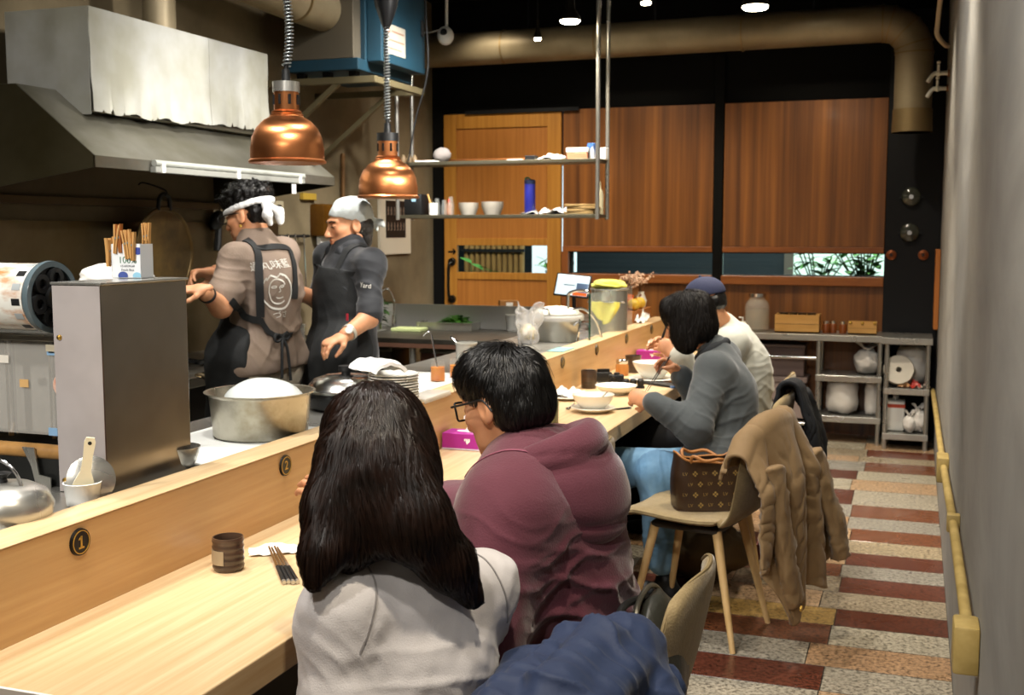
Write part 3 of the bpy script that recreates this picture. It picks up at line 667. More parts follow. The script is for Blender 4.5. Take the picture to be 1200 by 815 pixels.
for k in range(14):
    a = 2 * PI * k / 14
    MB().sheet(lambda u, v: (fl.x - .05 + .024 * v, fl.y + .0838 * math.cos(a + .2 * u), fl.z + .0838 * math.sin(a + .2 * u)), 4, 1, .0006).build('film_mark', m_rub if k % 2 else M('grey_mark', '#9aa0a2', .4), t, smooth=0)
MB().lathe([(.088, -.008), (.09, 0), (.088, .008), (.074, .008), (.074, -.008), (.088, -.008)], n=48, mtx=Matrix.Rotation(PI / 2, 4, 'Y'), c=(fl.x - .005, fl.y, fl.z)).build('reel_rim', M('clear_grey_rim', '#56646a', .15, coat=.5), t)
MB().cyl((fl.x - .012, fl.y, fl.z), (fl.x - .006, fl.y, fl.z), .08, n=40).build('reel_plate', m_rub, t)
hb = MB().lathe([(0, .014), (.028, .014), (.03, .0), (0, -.002)], n=24, mtx=Matrix.Rotation(PI / 2, 4, 'Y'), c=(fl.x, fl.y, fl.z))
for k in range(6):
    a = 2 * PI * k / 6 + .3; c0 = (fl.x, fl.y + .05 * math.cos(a), fl.z + .05 * math.sin(a))
    hb.lathe([(.012, .006), (.024, .006), (.025, -.004), (.012, -.004), (.012, .006)], n=20, mtx=Matrix.Rotation(PI / 2, 4, 'Y'), c=c0)
hb.cyl((fl.x - .01, fl.y, fl.z), (fl.x - .004, fl.y, fl.z), .08, n=40)
hb.build('reel_hub', m_rub, t)
MB().cyl((fl.x, fl.y, fl.z), (fl.x + .024, fl.y, fl.z), .013, n=16).build('axle_cap', M('brass', '#b9954a', .3, 1.), t)
m_acr = M('smoky_acrylic', '#c9c6be', .12, alpha=.3, coat=.3)
MB().box(-.5, -.072, -.09, -.084, .12, .36, .002).build('clear_cover', m_acr, t, smooth=0)
MB().box(-.5, -.075, .02, .17, .1, .36, .006).build('body', M('grey_machine_body', '#b5b2aa', .35, .3), t, smooth=0)
MB().box(-.52, -.075, -.1, .17, .36, .375, .002).build('shelf_plate', m_steel, t, smooth=0)
MB().box(-.5, -.11, -.06, .1, .375, .45, .02).build('film_guide', m_acr, t, smooth=0)
MB().cyl((-.52, -.12, .085), (-.072, -.12, .085), .019, n=20).build('roller', M('worn_wood', '#b88a4e', .5, col2='#8b6636', vs=8), t)
MB().box(-.5, -.073, -.13, .17, 0, .075, .004).build('base_box', M('black_casing', '#121312', .4), t, smooth=0)
MB().box(-.16, -.073, -.1, -.092, .335, .352, .001).build('latch_arm', M('cream_plastic', '#b3aa94', .5), t, smooth=0)
br = MB(); br.prism([(-.205, .06), (-.165, .06), (-.155, -.0), (-.115, -.005), (-.115, -.05), (-.15, -.05), (-.16, -.01), (-.175, -.02)], 'y', -.146, -.141)
br2 = MB().prism([(-.205, .098), (-.168, .098), (-.155, .03), (-.12, .025), (-.12, -.0), (-.165, .0), (-.178, .05)], 'y', -.146, -.142).build('bracket_plate', m_steel, t, smooth=0)
for q_, (tx_, tz_, tc_) in enumerate(((-.15, .335, '#7fa3c4'), (-.085, .33, '#23496a'), (-.155, .13, '#7fa3c4'), (-.24, .25, '#c9a26a'), (-.3, .31, '#d9d4c8'))): MB().box(tx_ - .014, tx_ + .014, -.0915, -.0905, tz_ - .01, tz_ + .01).build('tape_patch', M('tape' + tc_[1:], tc_, .5), t, smooth=0)
for tx_ in (-.2, -.34, -.46): MB().cyl((tx_, -.03, .1), (tx_, -.03, .36), .012, n=14).build('guide_rod', m_chrome, t)
MB().lathe([(0, .0015), (.018, .0015), (.018, 0)], n=28, mtx=Matrix.Rotation(PI / 2, 4, 'X') , c=(-.13, -.0905, .25), sy=1.4).build('round_sticker', M('sticker', '#d9c9b8', .5, col2='#c06a48', vs=40), t)
MB().box(-.1, -.073, -.0905, -.0895, .17, .19).build('blue_tag', M('blue_tag', '#274e74', .5), t, smooth=0)
# clutter bag behind the roll
def bag(name, lb, p, r, h, seed, mat=m_bag, cat='bag', knot=True, grp=None, sq=0.):
    t = thing(name, lb, cat, p, group=grp)
    def f(d):
        if sq: return (1 + noise.noise(d * 2.2 + Vector((seed, 0, 0))) * .1 + noise.noise(d * 6) * .05) / (math.hypot(d.x, d.y) ** 4 + abs(d.z) ** 4) ** .25
        q = noise.noise(d * 2.2 + Vector((seed, 0, 0))) * .16 + noise.noise(d * 6 + Vector((0, seed, 0))) * .06
        return 1 + q
    b = MB().ball((0, 0, h * .5), (r, r, h * .5), 32, 22, fn=f); b.v = [(x, y, max(.0, z)) for x, y, z in b.v]
    b.build('bag_body', mat, t, smooth=60)
    if knot:
        k = MB().sheet(lambda u, v: ((.2 + .5 * v) * r * math.cos(2 * PI * u) * (1 + .25 * math.sin(9 * u * PI)), (.2 + .5 * v) * r * math.sin(2 * PI * u), h * .93 + h * .2 * v + .02 * math.sin(14 * u)), 26, 5, .001)
        k.build('bag_neck', mat, t, smooth=60)
    return t
bag('plastic_bag', 'crumpled clear plastic bag lying behind the film roll', Vector((-2.14, 2.68, ZW + .455)), .1, .09, 4.2, knot=False)
rkk = struct  # (no-op alias)
t = thing('machine_shelf', 'small steel stand behind the sealing machine', 'stand', (-2.14, 2.68, ZW)); MB().box(-.11, .11, -.1, .1, .44, .453, .002).build('top', m_steel, t, smooth=0)
for sx in (-1, 1):
    for sy in (-1, 1): MB().box(sx * .1 - .008, sx * .1 + .008, sy * .09 - .008, sy * .09 + .008, 0, .44).build('leg', m_steeld, t, smooth=0)
# carton with clothes pegs on the machine
cz = ZW + .514; pc = Vector((ony(156, 330, 2.47).x, 2.47, cz))
t = thing('paper_carton', 'white printed carton with clothes pegs clipped to its rim on the steel machine', 'carton', pc, .12)
bx = MB(); W_, D_, H_ = .042, .03, .088
bx.box(-W_, W_, -D_, -D_ + .002, 0, H_); bx.box(-W_, W_, D_ - .002, D_, 0, H_); bx.box(-W_, -W_ + .002, -D_, D_, 0, H_); bx.box(W_ - .002, W_, -D_, D_, 0, H_); bx.box(-W_, W_, -D_, D_, 0, .002)
bx.build('carton_body', M('white_card', '#e9ecee', .5), t, smooth=0)
for txt, sz, zz, col in (('100%', .024, .046, '#2f6e4a'), ('US GEORGIA', .0072, .031, '#39414a'), ('Fresh Box', .009, .021, '#39414a')):
    me = text_mesh(txt, sz, .0002); me.transform(frame((1, 0, 0), (0, 0, 1), (0, -1, 0), (.004, -D_ - .0004, zz))); link('lettering', me, M('ink' + col[1:], col, .6), t)
for cx_, cz_, rr, col in ((.034, .07, .012, '#2d3f8f'), (-.01, .006, .014, '#3a4f96'), (.03, .006, .012, '#8fc4dd')):
    pts = [(cx_ + rr * math.cos(a), cz_ + .8 * rr * math.sin(a)) for a in np.linspace(0, 2 * PI, 20, endpoint=False)]
    pts = [(min(W_ - .001, x), max(.002, z)) for x, z in pts]
    MB().prism(pts, 'y', -D_ - .0006, -D_).build('printed_dot', M('dot' + col[1:], col, .5), t, smooth=0)
m_peg = M('peg_wood', '#c99a5c', .55, col2='#b8874a', vs=6, st=(1, 1, .3)); m_pegd = M('dark_peg_wood', '#9a5a22', .5)
def peg(lb, loc, rz, ry, dark=False, grp='clothes pegs on the carton'):
    t = thing('clothes_peg', lb, 'clothes peg', loc, group=grp); t.rotation_euler = (0, ry, rz); m = m_pegd if dark else m_peg
    for sgn in (-1, 1):
        MB().prism([(sgn * .001, -.038), (sgn * .004, -.038), (sgn * .0055, 0), (sgn * .009, .036), (sgn * .0045, .036), (sgn * .001, .0)], 'y', -.005, .005).build('jaw', m, t, smooth=0)
    MB().cyl((0, -.0056, .002), (0, .0056, .002), .0028, n=12).build('spring', m_steel, t); return t
k = 0
for fx, fy, h_, rz, dark in ((-.06, -.022, .062, 1.4, 0), (-.052, -.0, .066, 1.5, 0), (-.04, .012, .066, .2, 0), (-.041, -.016, .064, 1.45, 0), (-.022, -.034, .096, .1, 0), (-.013, -.031, .098, .0, 1), (.006, -.031, .082, .1, 0), (.016, -.032, .084, .05, 0), (.028, -.031, .078, .0, 0), (.02, .029, .1, .05, 0), (.031, .028, .102, .0, 0)):
    lbl = 'dark brown clothes peg among the pale ones on the carton' if dark else 'pale wooden clothes peg clipped on the white carton'
    o = peg(lbl, pc + Vector((fx * .95, fy, h_ + .005)), rz, rnd.uniform(-.12, .12), dark)
# ---- little tub with a rice paddle and a lid, steel bowl, kettle lid
p = onx(97, 580, -1.812); p.z = ZW + .001
t = thing('utensil_tub', 'white plastic tub holding the pale rice paddle behind the ledge', 'tub', p)
MB().lathe([(0, 0), (.036, 0), (.042, .05), (.044, .052), (.041, .053), (.034, .004), (0, .003)], n=32).build('tub', m_white, t, smooth=60)
pd = thing('rice_paddle', 'pale rice paddle with a hanging hole standing in the white tub', 'spatula', p + Vector((.006, -.012, .012))); pd.rotation_euler = (.12, .16, .75)
def padf(u, v):
    w = .012 + .018 * max(0, 1 - v * 2.2) ** .6 if v < .45 else .0115 + .002 * v
    return ((u - .5) * 2 * w, 0, .005 + .15 * v)
ou = [(-.025, .0), (.025, .0), (.028, .02), (.022, .045), (.012, .07), (.0105, .1), (.0125, .142), (.009, .152), (-.009, .152), (-.0125, .142), (-.0105, .1), (-.012, .07), (-.022, .045), (-.028, .02)]
MB().prism(ou, 'y', -.003, .003).build('paddle', M('cream_paddle', '#d8cfb2', .4), pd, smooth=0)
MB().cyl((0, -.0035, .139), (0, .0035, .139), .0045, n=16).build('hanging_hole', m_rub, pd)
ld = tag(MB().lathe([(0, .012), (.04, .008), (.055, 0), (.056, .003), (.04, .011), (0, .015)], n=36).build('pot_lid', m_steel, loc=p + Vector((.01, .018, .055)), rot=(1.25, .15, .9), smooth=60), 'small metal lid standing in the white tub behind the paddle', 'lid')
p = onz(4, 600, ZW + .03); p.z = ZW
t = thing('steel_kettle', 'shiny steel pot with a domed lid behind the ledge near number one', 'pot', p)
MB().lathe([(0, 0), (.085, 0), (.1, .01), (.105, .045), (.09, .075), (.06, .09), (.0, .096)], n=44).build('pot_body', m_steel, t, smooth=60)
MB().lathe([(0, .094), (.012, .096), (.01, .105), (.02, .115), (.0, .12)], n=20).build('lid_knob', m_rub, t)
MB().tube(arc((-.02, 0, .07), .075, -.2, PI + .2, 16, 'xz'), .004, 8).build('wire_handle', m_chrome, t)
p = onz(224, 545, ZW + .02); p.z = ZW
tag(MB().lathe([(0, 0), (.035, 0), (.05, .02), (.062, .06), (.06, .06), (.048, .022), (.033, .003), (0, .003)], n=36).build('steel_bowl', m_steel, loc=p + Vector((-.065, .03, 0)), smooth=60), 'small steel bowl just behind the tall steel machine', 'bowl')
# ---- big dough pot
p = Vector((-1.9, 1.9 / math.tan(THE + math.atan(298 / 1333)), ZW + .004))
t = thing('dough_pot', 'big steel pot filled by a mound under white film', 'pot', p)
rp = .16; hp = .14
MB().lathe([(0, 0), (rp * .86, 0), (rp * .9, .006), (rp * .97, hp * .9), (rp, hp * .965), (rp * 1.06, hp * .985), (rp * 1.065, hp), (rp * 1.0, hp * .995), (rp * .95, hp * .9), (rp * .85, .008), (0, .006)], n=64).build('pot', M('stained_steel', '#bdb8aa', .32, .9, col2='#8c8268', vs=9, lo=.45, hi=.75, rv=.1), t, smooth=50)
MB().ball((.012, 0, hp * .72), (.125, .125, .078), 40, 24, fn=lambda d: 1 + .03 * noise.noise(d * 2.5)).build('dough_mound', M('filmed_dough', '#dfe6e4', .3, bump=.5, bs=40, coat=.5), t, smooth=180)
# ---- rice cooker
p = Vector((-1.912, 1.912 / math.tan(THE + math.atan(196 / 1333)), ZW + .001))
t = thing('rice_cooker', 'round black rice cooker with a domed steel lid beside the dough pot', 'rice cooker', p)
MB().lathe([(0, 0), (.12, 0), (.134, .01), (.138, .04), (.137, .064), (0, .064)], n=56).build('body', M('black_enamel', '#1a1c1e', .22, coat=.5), t, smooth=40)
MB().lathe([(.138, .062), (.147, .066), (.147, .073), (.141, .077), (.136, .085), (.115, .108), (.083, .119), (.037, .124), (0, .125)], n=56).build('lid', M('polished_steel', '#d2d1cc', .2, 1., rv=.05), t, smooth=50)
MB().cyl((0, 0, .124), (0, 0, .136), .016, .016).cyl((0, 0, .136), (0, 0, .154), .027, .027, 28).build('lid_knob', m_rub, t)
for sx in (-1, 1): MB().box(sx * .134 - .012, sx * .134 + .012, -.03, .03, .03, .05, .005).build('handle', m_rub, t)
# ---- stack of plates, towel
p = onz(461, 437, ZW + .135); p.z = ZW + .013
pl0 = tag(MB().lathe([(0, .003), (.045, 0), (.05, .003), (.082, .011), (.09, .014), (.089, .0165), (.05, .007), (0, .006)], n=44).build('plate', m_cer, loc=p, smooth=60), 'white plate in the tall stack beside the rice cooker', 'plate', 'stacked white plates')
for k in range(1, 12): dup(pl0, p + Vector((rnd.uniform(-.003, .003), rnd.uniform(-.003, .003), .0095 * k)))
pt = p + Vector((-.035, -.05, .0095 * 11 + .017))
tag(MB().sheet(lambda u, v: ((v - .5) * .11 + .01 * math.sin(6 * u), (u - .5) * .2, .012 + .03 * math.sin(PI * v) ** .5 * (1 - .3 * abs(u - .5)) + .008 * noise.noise(Vector((u * 5, v * 5, 1)))), 20, 16, .012).build('towel', M('white_towel', '#eceeee', .9, bump=.6, bs=120), loc=pt, rot=(0, 0, .9), smooth=60), 'folded white towel lying on the stacked plates', 'towel')
# ---- sauce jars with ladles
def jar(lb, p, r, h, fill, fh, name='sauce_jar', cat='jar', ladle=None):
    t = thing(name, lb, cat, p)
    MB().lathe([(0, 0), (r * .95, 0), (r, r * .1), (r, h * .78), (r * .86, h * .88), (r * .86, h), (r * .8, h), (r * .8, h * .88), (r * .93, h * .77), (r * .93, r * .12), (0, r * .1)], n=28).build('glass_body', M('jar_glass', '#e9eee9', .08, alpha=.05, coat=.15), t, smooth=50)
    MB().lathe([(0, r * .12), (r * .9, r * .12), (r * .9, fh), (0, fh * 1.02)], n=24).build('sauce', fill, t)
    return t
m_or = M('orange_sauce', '#e08a0c', .35, col2='#c96a0a', vs=12); m_cream = M('cream_sauce', '#e2dccb', .4)
p = onz(513, 447, ZW + .013); p.z = ZW + .013
jar('round jar of orange sauce nearer the stacked plates', p, .032, .085, m_or, .06)
jar('slim jar of orange sauce beside the white canister', p + Vector((.03, .13, 0)), .03, .085, m_or, .055)
def ladle(lb, base, top, tip):
    t = thing('ladle', lb, 'ladle', base); b = Vector((0, 0, 0)); tp = Vector(top) - Vector(base); ti = Vector(tip) - Vector(base)
    MB().tube(smooth_path([b, tp * .5, tp, (tp + ti) / 2 + Vector((0, 0, .012)), ti], 6), .0035, 8).build('handle', m_chrome, t)
    MB().ball((0, 0, 0), (.016, .016, .012), 12, 8).build('scoop', m_chrome, t)
b0 = p + Vector((0, 0, .05)); T = at(505, 392, 4.85); ladle('thin ladle with a hooked end standing in the round sauce jar', b0, T, T + Vector((-.04, .01, -.008)))
pw = p + Vector((.02, .27, 0))
t = thing('sauce_canister', 'white canister of cream sauce beside the orange jars', 'canister', pw)
MB().lathe([(0, 0), (.042, 0), (.046, .13), (.049, .132), (.049, .138), (.043, .138), (.04, .004), (0, .004)], n=32).build('canister', M('translucent_plastic', '#dcdcd4', .35, trans=.3), t, smooth=50)
MB().lathe([(0, .09), (.042, .09), (0, .092)], n=28).build('sauce', m_cream, t)
T = at(528, 395, 5.1); ladle('ladle with a pale worn handle standing in the white canister', pw + Vector((.0, 0, .09)), T, T + Vector((.05, -.0, -.05)))
tag(MB().box(-.05, .05, -.12, .12, 0, .02, .006).build('plastic_tray', M('clear_tray', '#dfe3e2', .2, alpha=.6), loc=onz(500, 468, ZW + .014)), 'clear plastic tray behind the ledge beside the plates', 'tray')
# ---- steel pot heaped with white sprouts, bags, tub beyond the ledge
p = onz(658, 402, ZW) + Vector((-.06, .12, 0)); p.z = ZW
t = thing('sprout_pot', 'steel pot heaped with white bean sprouts in a net bag', 'pot', p)
MB().lathe([(0, 0), (.12, 0), (.125, .006), (.14, .15), (.148, .153), (.148, .158), (.137, .156), (.12, .008), (0, .006)], n=48).build('pot', m_steel, t, smooth=50)
MB().ball((0, 0, .15), (.135, .135, .05), 40, 16, fn=lambda d: 1 + .14 * noise.noise(d * 9) + .1 * noise.noise(d * 22)).build('sprouts', M('white_sprouts', '#e6e2d2', .6, bump=1, bs=120), t, smooth=180)
MB().lathe([(.139, .158), (.15, .152), (.155, .135), (.152, .12), (.149, .122), (.148, .15), (.139, .158)], n=48).build('net_rim', M('net_plastic', '#d9d6cf', .4, alpha=.7, bump=1, bs=200), t, smooth=60)
for sx in (-1, 1): MB().tube(smooth_path([(sx * .06 - .05, -.13, .15), (sx * .06 - .05, -.16, .19), (sx * .06, -.175, .2), (sx * .06 + .05, -.16, .19), (sx * .06 + .05, -.13, .15)], 5) if sx < 0 else smooth_path([(.12, -.08, .1), (.16, -.1, .13), (.165, -.12, .09), (.15, -.12, 0.01)], 5), .007, 8).build('handle', m_chrome, t)
t = thing('strainer', 'chrome arched handle of a noodle strainer standing in the sprout pot', 'strainer', p + Vector((.1, .0, .14)))
MB().tube(smooth_path([(-.03, -.03, -.08), (-.03, -.03, .1), (-.02, -.03, .14), (.03, -.01, .155), (.08, .01, .145), (.09, .01, .1), (.09, .0, .02)], 6), .009, 10).build('handle', m_chrome, t)
MB().tube(smooth_path([(-.03, -.02, .03), (.05, .0, .05), (.12, .03, -.02), (.15, .05, -.12)], 6), .008, 8).build('wire', m_chrome, t)
p = onz(614, 398, .85); p = onz(615, 404, ZW) + Vector((0, .05, 0)); p.z = ZW
t = thing('plastic_bag', 'tall open clear plastic bag standing before the sprout pot', 'bag', p)
MB().sheet(lambda u, v: ((.055 + .02 * v * math.sin(3 * 2 * PI * u + 1) + .02 * v + .02 * noise.noise(Vector((math.cos(2 * PI * u) * 2, math.sin(2 * PI * u) * 2, v * 4)))) * math.cos(2 * PI * u), (.05 + .015 * v * math.sin(2 * 2 * PI * u) + .02 * noise.noise(Vector((math.cos(2 * PI * u) * 3, math.sin(2 * PI * u) * 3, v * 5 + 3)))) * math.sin(2 * PI * u), .21 * v + .03 * v * math.sin(2 * 2 * PI * u + 2)), 60, 24, .0012).build('bag', M('clear_bag', '#f2f0ee', .12, alpha=.3, coat=1., bump=.5, bs=30), t, smooth=180)
MB().ball((0, 0, .05), (.05, .045, .06), 16, 10, fn=lambda d: 1 + .15 * noise.noise(d * 4)).build('bag_contents', M('pale_noodles', '#dccfae', .6), t, smooth=180)
# ---- tall steel pot with yellow cloths behind the glass
p = ony(714, 360, 6.86); p.z = ZW; t = thing('tall_pot', 'tall steel pot behind the glass screen', 'pot', p)
MB().lathe([(0, 0), (.112, 0), (.112, .27), (.12, .275), (.118, .282), (.106, .275), (.105, .006), (0, .005)], n=44).build('pot', m_steel, t, smooth=50)
m_yel = M('yellow_cloth', '#d6cf5a', .85, bump=.6, bs=140, sheen=.3)
def heapcloth(lb, loc, sx, sy, hz, seed):
    b = MB().ball((0, 0, hz * .5), (sx, sy, hz * .6), 48, 28, fn=lambda d: 1 + .2 * noise.noise(d * 2 + Vector((seed, 0, 0))) + .09 * (1 - abs(math.sin(5 * d.x + 3 * d.z + 4 * noise.noise(d * 1.5)))) ** 2); b.v = [(x, y, max(0, z)) for x, y, z in b.v]
    return tag(b.build('cleaning_cloth', m_yel, loc=loc, smooth=180), lb, 'cloth')
heapcloth('yellow cleaning cloth heaped on top of the tall steel pot', p + Vector((0, -.02, .276)), .11, .07, .055, 2)
tag(MB().sheet(lambda u, v: ((u - .5) * .2 * (1 - .75 * max(0, v - .25)) + .008 * math.sin(11 * u), -.128 - .012 * math.sin(8 * u + 2 * v) - .006 * v, -.14 * v * (1 - .5 * abs(u - .5))), 24, 16, .006).build('cleaning_cloth', m_yel, loc=p + Vector((.01, 0, .205)), smooth=60), 'yellow cleaning cloth hanging down behind the glass screen', 'cloth')
tag(MB().tube([(-.115, -.125, 0), (.12, -.125, 0)], .004, 8).build('towel_bar', m_chrome, loc=p + Vector((.01, 0, .203))), 'thin rail carrying the hanging yellow cloth', 'rail')
tag(MB().lathe([(0, 0), (.09, 0), (.13, .05), (.128, .05), (.088, .004), (0, .004)], n=40).build('steel_basin', m_chrome, loc=(-1.9, 7.12, ZW), smooth=50), 'shallow shiny basin behind the glass screen', 'basin')
# ---- order tablet on its stand
p = at(671, 335, 7.9); t = thing('tablet', 'black framed order tablet glowing on a stand', 'tablet', Vector((p.x, p.y, p.z)))
Rt = Matrix.Rotation(-.42, 4, 'X') @ Matrix.Rotation(.1, 4, 'Y')
Rt = Matrix.Rotation(.1, 4, 'Z') @ Rt
MB().box(-.125, .125, -.008, .008, -.085, .085, .006, Rt).build('case', m_rub, t)
MB().box(-.114, .114, -.0092, -.0082, -.074, .074, 0, Rt).build('screen', M('white_screen', '#dfeef2', .3, emit=.75, emc='#dcecf4'), t, smooth=0)
MB().box(.03, .112, -.0096, -.0092, -.05, .02, 0, Rt).build('screen_pane', M('blue_screen', '#6f86a8', .3, emit=.3, emc='#6f86a8'), t, smooth=0)
MB().box(.012, .112, -.0098, -.0096, -.073, -.05, 0, Rt).build('screen_button', M('orange_screen', '#e06a2a', .3, emit=.6, emc='#e06a2a'), t, smooth=0)
MB().box(-.06, .02, -.0096, -.0092, -.004, .002, 0, Rt).build('screen_line', M('dark_screen', '#4a5a66', .3), t, smooth=0)
MB().cyl((0, .03, -.03), (0, .05, ZW - p.z + .0), .014, n=14).cyl((0, .05, ZW - p.z + .012), (0, .05, ZW - p.z), .07, .075, 28).build('stand', m_rub, t)
wt3 = thing('cash_desk', 'steel cash desk under the order tablet', 'desk', (-2.62, 8.1, 0))
MB().box(-.34, .34, -.28, .3, ZW - .04, ZW, .003).build('top', m_steel, wt3, smooth=0); MB().box(-.32, .32, -.26, .3, 0, ZW - .04).build('cabinet', m_steeld, wt3, smooth=0)
t = thing('card_reader', 'small black card reader with a blue light under the tablet', 'card reader', (-2.72, 7.9, ZW)); MB().box(-.04, .04, -.06, .06, 0, .075, .012).build('case', m_rub, t); MB().ball((.02, -.06, .05), .008, 10, 8).build('blue_light', M('blue_led', '#3f7dff', .4, emit=4, emc='#4f8dff'), t)
t = thing('receipt_box', 'brown card box beside the order tablet', 'box', (-2.86, 8.0, ZW), .5); MB().box(-.07, .07, -.03, .03, 0, .12, .004).build('box', M('brown_card', '#9a6a35', .6), t, smooth=0); MB().box(-.02, .03, -.034, -.028, .07, .105).build('label', m_paper, t, smooth=0)
# ---- pumpkin, fruit and dried flowers at the far end of the ledge
px = Vector((-1.86, 7.72, ZW)); 
tr = tag(MB().box(-.1, .1, -.3, .22, 0, .1, .004).build('wooden_box', M('red_wood_tray', '#a4652e', .5), loc=px), 'wooden box under the pumpkin vase', 'box')
t = thing('pumpkin_vase', 'orange pumpkin vase with dried flowers at the end of the ledge', 'vase', px + Vector((.02, -.12, .101)))
MB().ball((0, 0, .052), (.06, .06, .054), 48, 20, fn=lambda d: 1 - .05 * abs(math.sin(4 * math.atan2(d.y, d.x)))).build('pumpkin', M('pumpkin_orange', '#d9631a', .4), t, smooth=180)
def sprays(t, c, n, L, seed, mat):
    r = random.Random(seed); st = MB(); fl_ = MB()
    for k in range(n):
        a = r.random() * 6.28; e = r.uniform(.1, .75); d = Vector((math.cos(a) * e, math.sin(a) * e, 1)).normalized() * L * r.uniform(.55, 1.0); st.tube([c, c + d * .5 + Vector((0, 0, .01)), c + d], .0016, 5)
        for q in range(7): fl_.ball(c + d * r.uniform(.75, 1.08) + Vector((r.uniform(-.014, .014), r.uniform(-.014, .014), r.uniform(-.01, .01))), r.uniform(.005, .009), 8, 6)
    st.build('stem', M('dry_stem', '#6a4a2c', .7), t); fl_.build('blossoms', mat, t, smooth=180)
m_fl = M('dried_flower', '#d3a98c', .7, col2='#e2c9b0', vs=20)
sprays(t, Vector((0, 0, .1)), 20, .15, 2, m_fl)
t = thing('flower_vase', 'bunch of dried cream flowers beside the head of the woman in grey', 'flowers', px + Vector((.05, .12, .101))); MB().lathe([(0, 0), (.03, 0), (.04, .05), (.02, .1), (.024, .11), (.0, .1)], n=24).build('vase', m_cer, t, smooth=60); sprays(t, Vector((0, 0, .1)), 18, .15, 5, m_fl)
for (dx, dy, dz_, lb) in ((.07, -.02, .005, 'yellow gourd behind the orange pumpkin'), (.075, -.2, .05, 'upper yellow gourd leaning over the white cloth')):
    t = thing('gourd', lb, 'gourd', px + Vector((dx, dy, .101))); MB().ball((0, 0, .04), (.045, .045, .04), 32, 16, fn=lambda d: 1 - .05 * abs(math.sin(4 * math.atan2(d.y, d.x)))).build('gourd_body', M('gourd_yellow', '#d9b23a', .4), t, smooth=180); MB().tube(smooth_path([(0, 0, .075), (.004, 0, .09), (.015, 0, .1)], 3), .006, 8).build('stalk', M('dry_stem', '#6a4a2c', .7), t)
crumple('folded_cloth', 'white cloth bundle at the end of the ledge beside the gourds', Vector((-1.72, 7.5, ZL + .003)), .03, .1, .09, 7.7, m_paper, 'cloth')
# ================================================================= kitchen along the left wall
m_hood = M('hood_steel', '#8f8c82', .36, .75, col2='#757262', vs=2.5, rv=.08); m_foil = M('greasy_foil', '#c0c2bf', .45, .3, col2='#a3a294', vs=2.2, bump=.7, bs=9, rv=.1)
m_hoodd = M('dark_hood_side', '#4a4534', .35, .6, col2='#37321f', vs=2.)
LX, HY0, HY1, LZ0, LZ1 = -3.1, 3.77, 5.77, 1.805, 1.852
hd = thing('range_hood', 'wide greasy steel range hood with a foil covered box on top', 'range hood', (-3.5, 4.77, LZ0)); O = Vector((-3.5, 4.77, LZ0))
a, b, h = HY0 - 4.77, HY1 - 4.77, LX + 3.5
MB().box(h - .006, h, a, b, 0, LZ1 - LZ0, .001).build('front_lip', m_hood, hd, smooth=0)
MB().prism([(h, LZ1 - LZ0), (h - .004, LZ1 - LZ0 - .004), (-.4, .335), (-.4, .345), (.02, .345)], 'y', a + .006, b - .006).build('sloped_front', m_hood, hd, smooth=0)
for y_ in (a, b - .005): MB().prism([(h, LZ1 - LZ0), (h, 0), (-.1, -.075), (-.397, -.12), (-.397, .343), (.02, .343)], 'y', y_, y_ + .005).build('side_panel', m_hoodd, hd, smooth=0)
f = MB()
for k in range(4):
    y0 = a + .02 + k * (b - a - .04) / 4; f.prism([(h - .05, .02), (h - .05, .03), (-.33, .25), (-.33, .24)], 'y', y0 + .01, y0 + (b - a - .04) / 4 - (.18 if k % 2 else .01))
f.build('grease_filter', m_hood, hd, smooth=0)
MB().box(-.395, -.34, a, b, -.13, -.09, .004).build('grease_gutter', M('brown_gutter', '#5a4a32', .5, .6), hd, smooth=0)
bx0, bx1, by0, by1 = -.235, .2, 4.01 - 4.77, 5.4 - 4.77
MB().box(bx0, bx1 - .008, by0, by1, .25, .68, .003).build('duct_box', m_hood, hd, smooth=0)
def foil(u0, u1):
    def fn(u, v):
        y_ = by0 - .004 + (by1 - by0 + .008) * (u0 + (u1 - u0) * u); n1 = noise.noise(Vector((y_ * 9, 3.1, 0))); n2 = noise.noise(Vector((y_ * 38, 9.1, 0))) ; n2 = n2 if n1 > -.1 else 0
        zb = .262 - .02 * n1 + .05 * max(0, n2 - .18) + .012 * math.sin(y_ * 3)
        return (bx1 + .004 + .006 * noise.noise(Vector((y_ * 5, v * 3, 2))) + .02 * (1 - v) ** 4 * (.4 + abs(n1)), y_, zb + (.683 - zb) * v)
    return fn
MB().sheet(foil(0, .615), 150, 16, .0015).build('foil_sheet', m_foil, hd, smooth=60)
MB().sheet(foil(.617, 1), 100, 16, .0015).build('foil_sheet', m_foil, hd, smooth=60)
MB().sheet(lambda u, v: (bx0 + (bx1 - bx0) * u, by0 - .006 - .006 * noise.noise(Vector((u * 4, v * 3, 5))), .255 - .02 * u + (.683 - .255 + .02 * u) * v), 20, 16, .0015).build('foil_side', m_foil, hd, smooth=60)
MB().box(bx0, bx1 + .003, by0 - .005, by1 + .004, .68, .684).build('foil_top', m_foil, hd, smooth=0)
y1, y2 = onx(182, 195, LX + .03).y - 4.77, onx(357, 222, LX + .03).y - 4.77
zl = onx(182, 195, LX + .03).z - LZ0
lt = thing('light_fixture', 'long white strip light fixed along the hood lip', 'light fixture', O + Vector((h + .004, 0, zl - .0)), group=None)
MB().box(0, .03, y1, y2, -.026, .0, .003).build('housing', M('strip_housing', '#8f908a', .5), lt, smooth=0); MB().cyl((.02, y1, .014), (.02, y2, .014), .014, n=16).build('tube', M('dim_tube', '#a3a69f', .35), lt)
for yy in (y1 + .05, (y1 + y2) / 2, y2 - .05): MB().box(.0, .035, yy - .012, yy + .012, -.027, .016, .002).build('clip', m_white, lt, smooth=0)
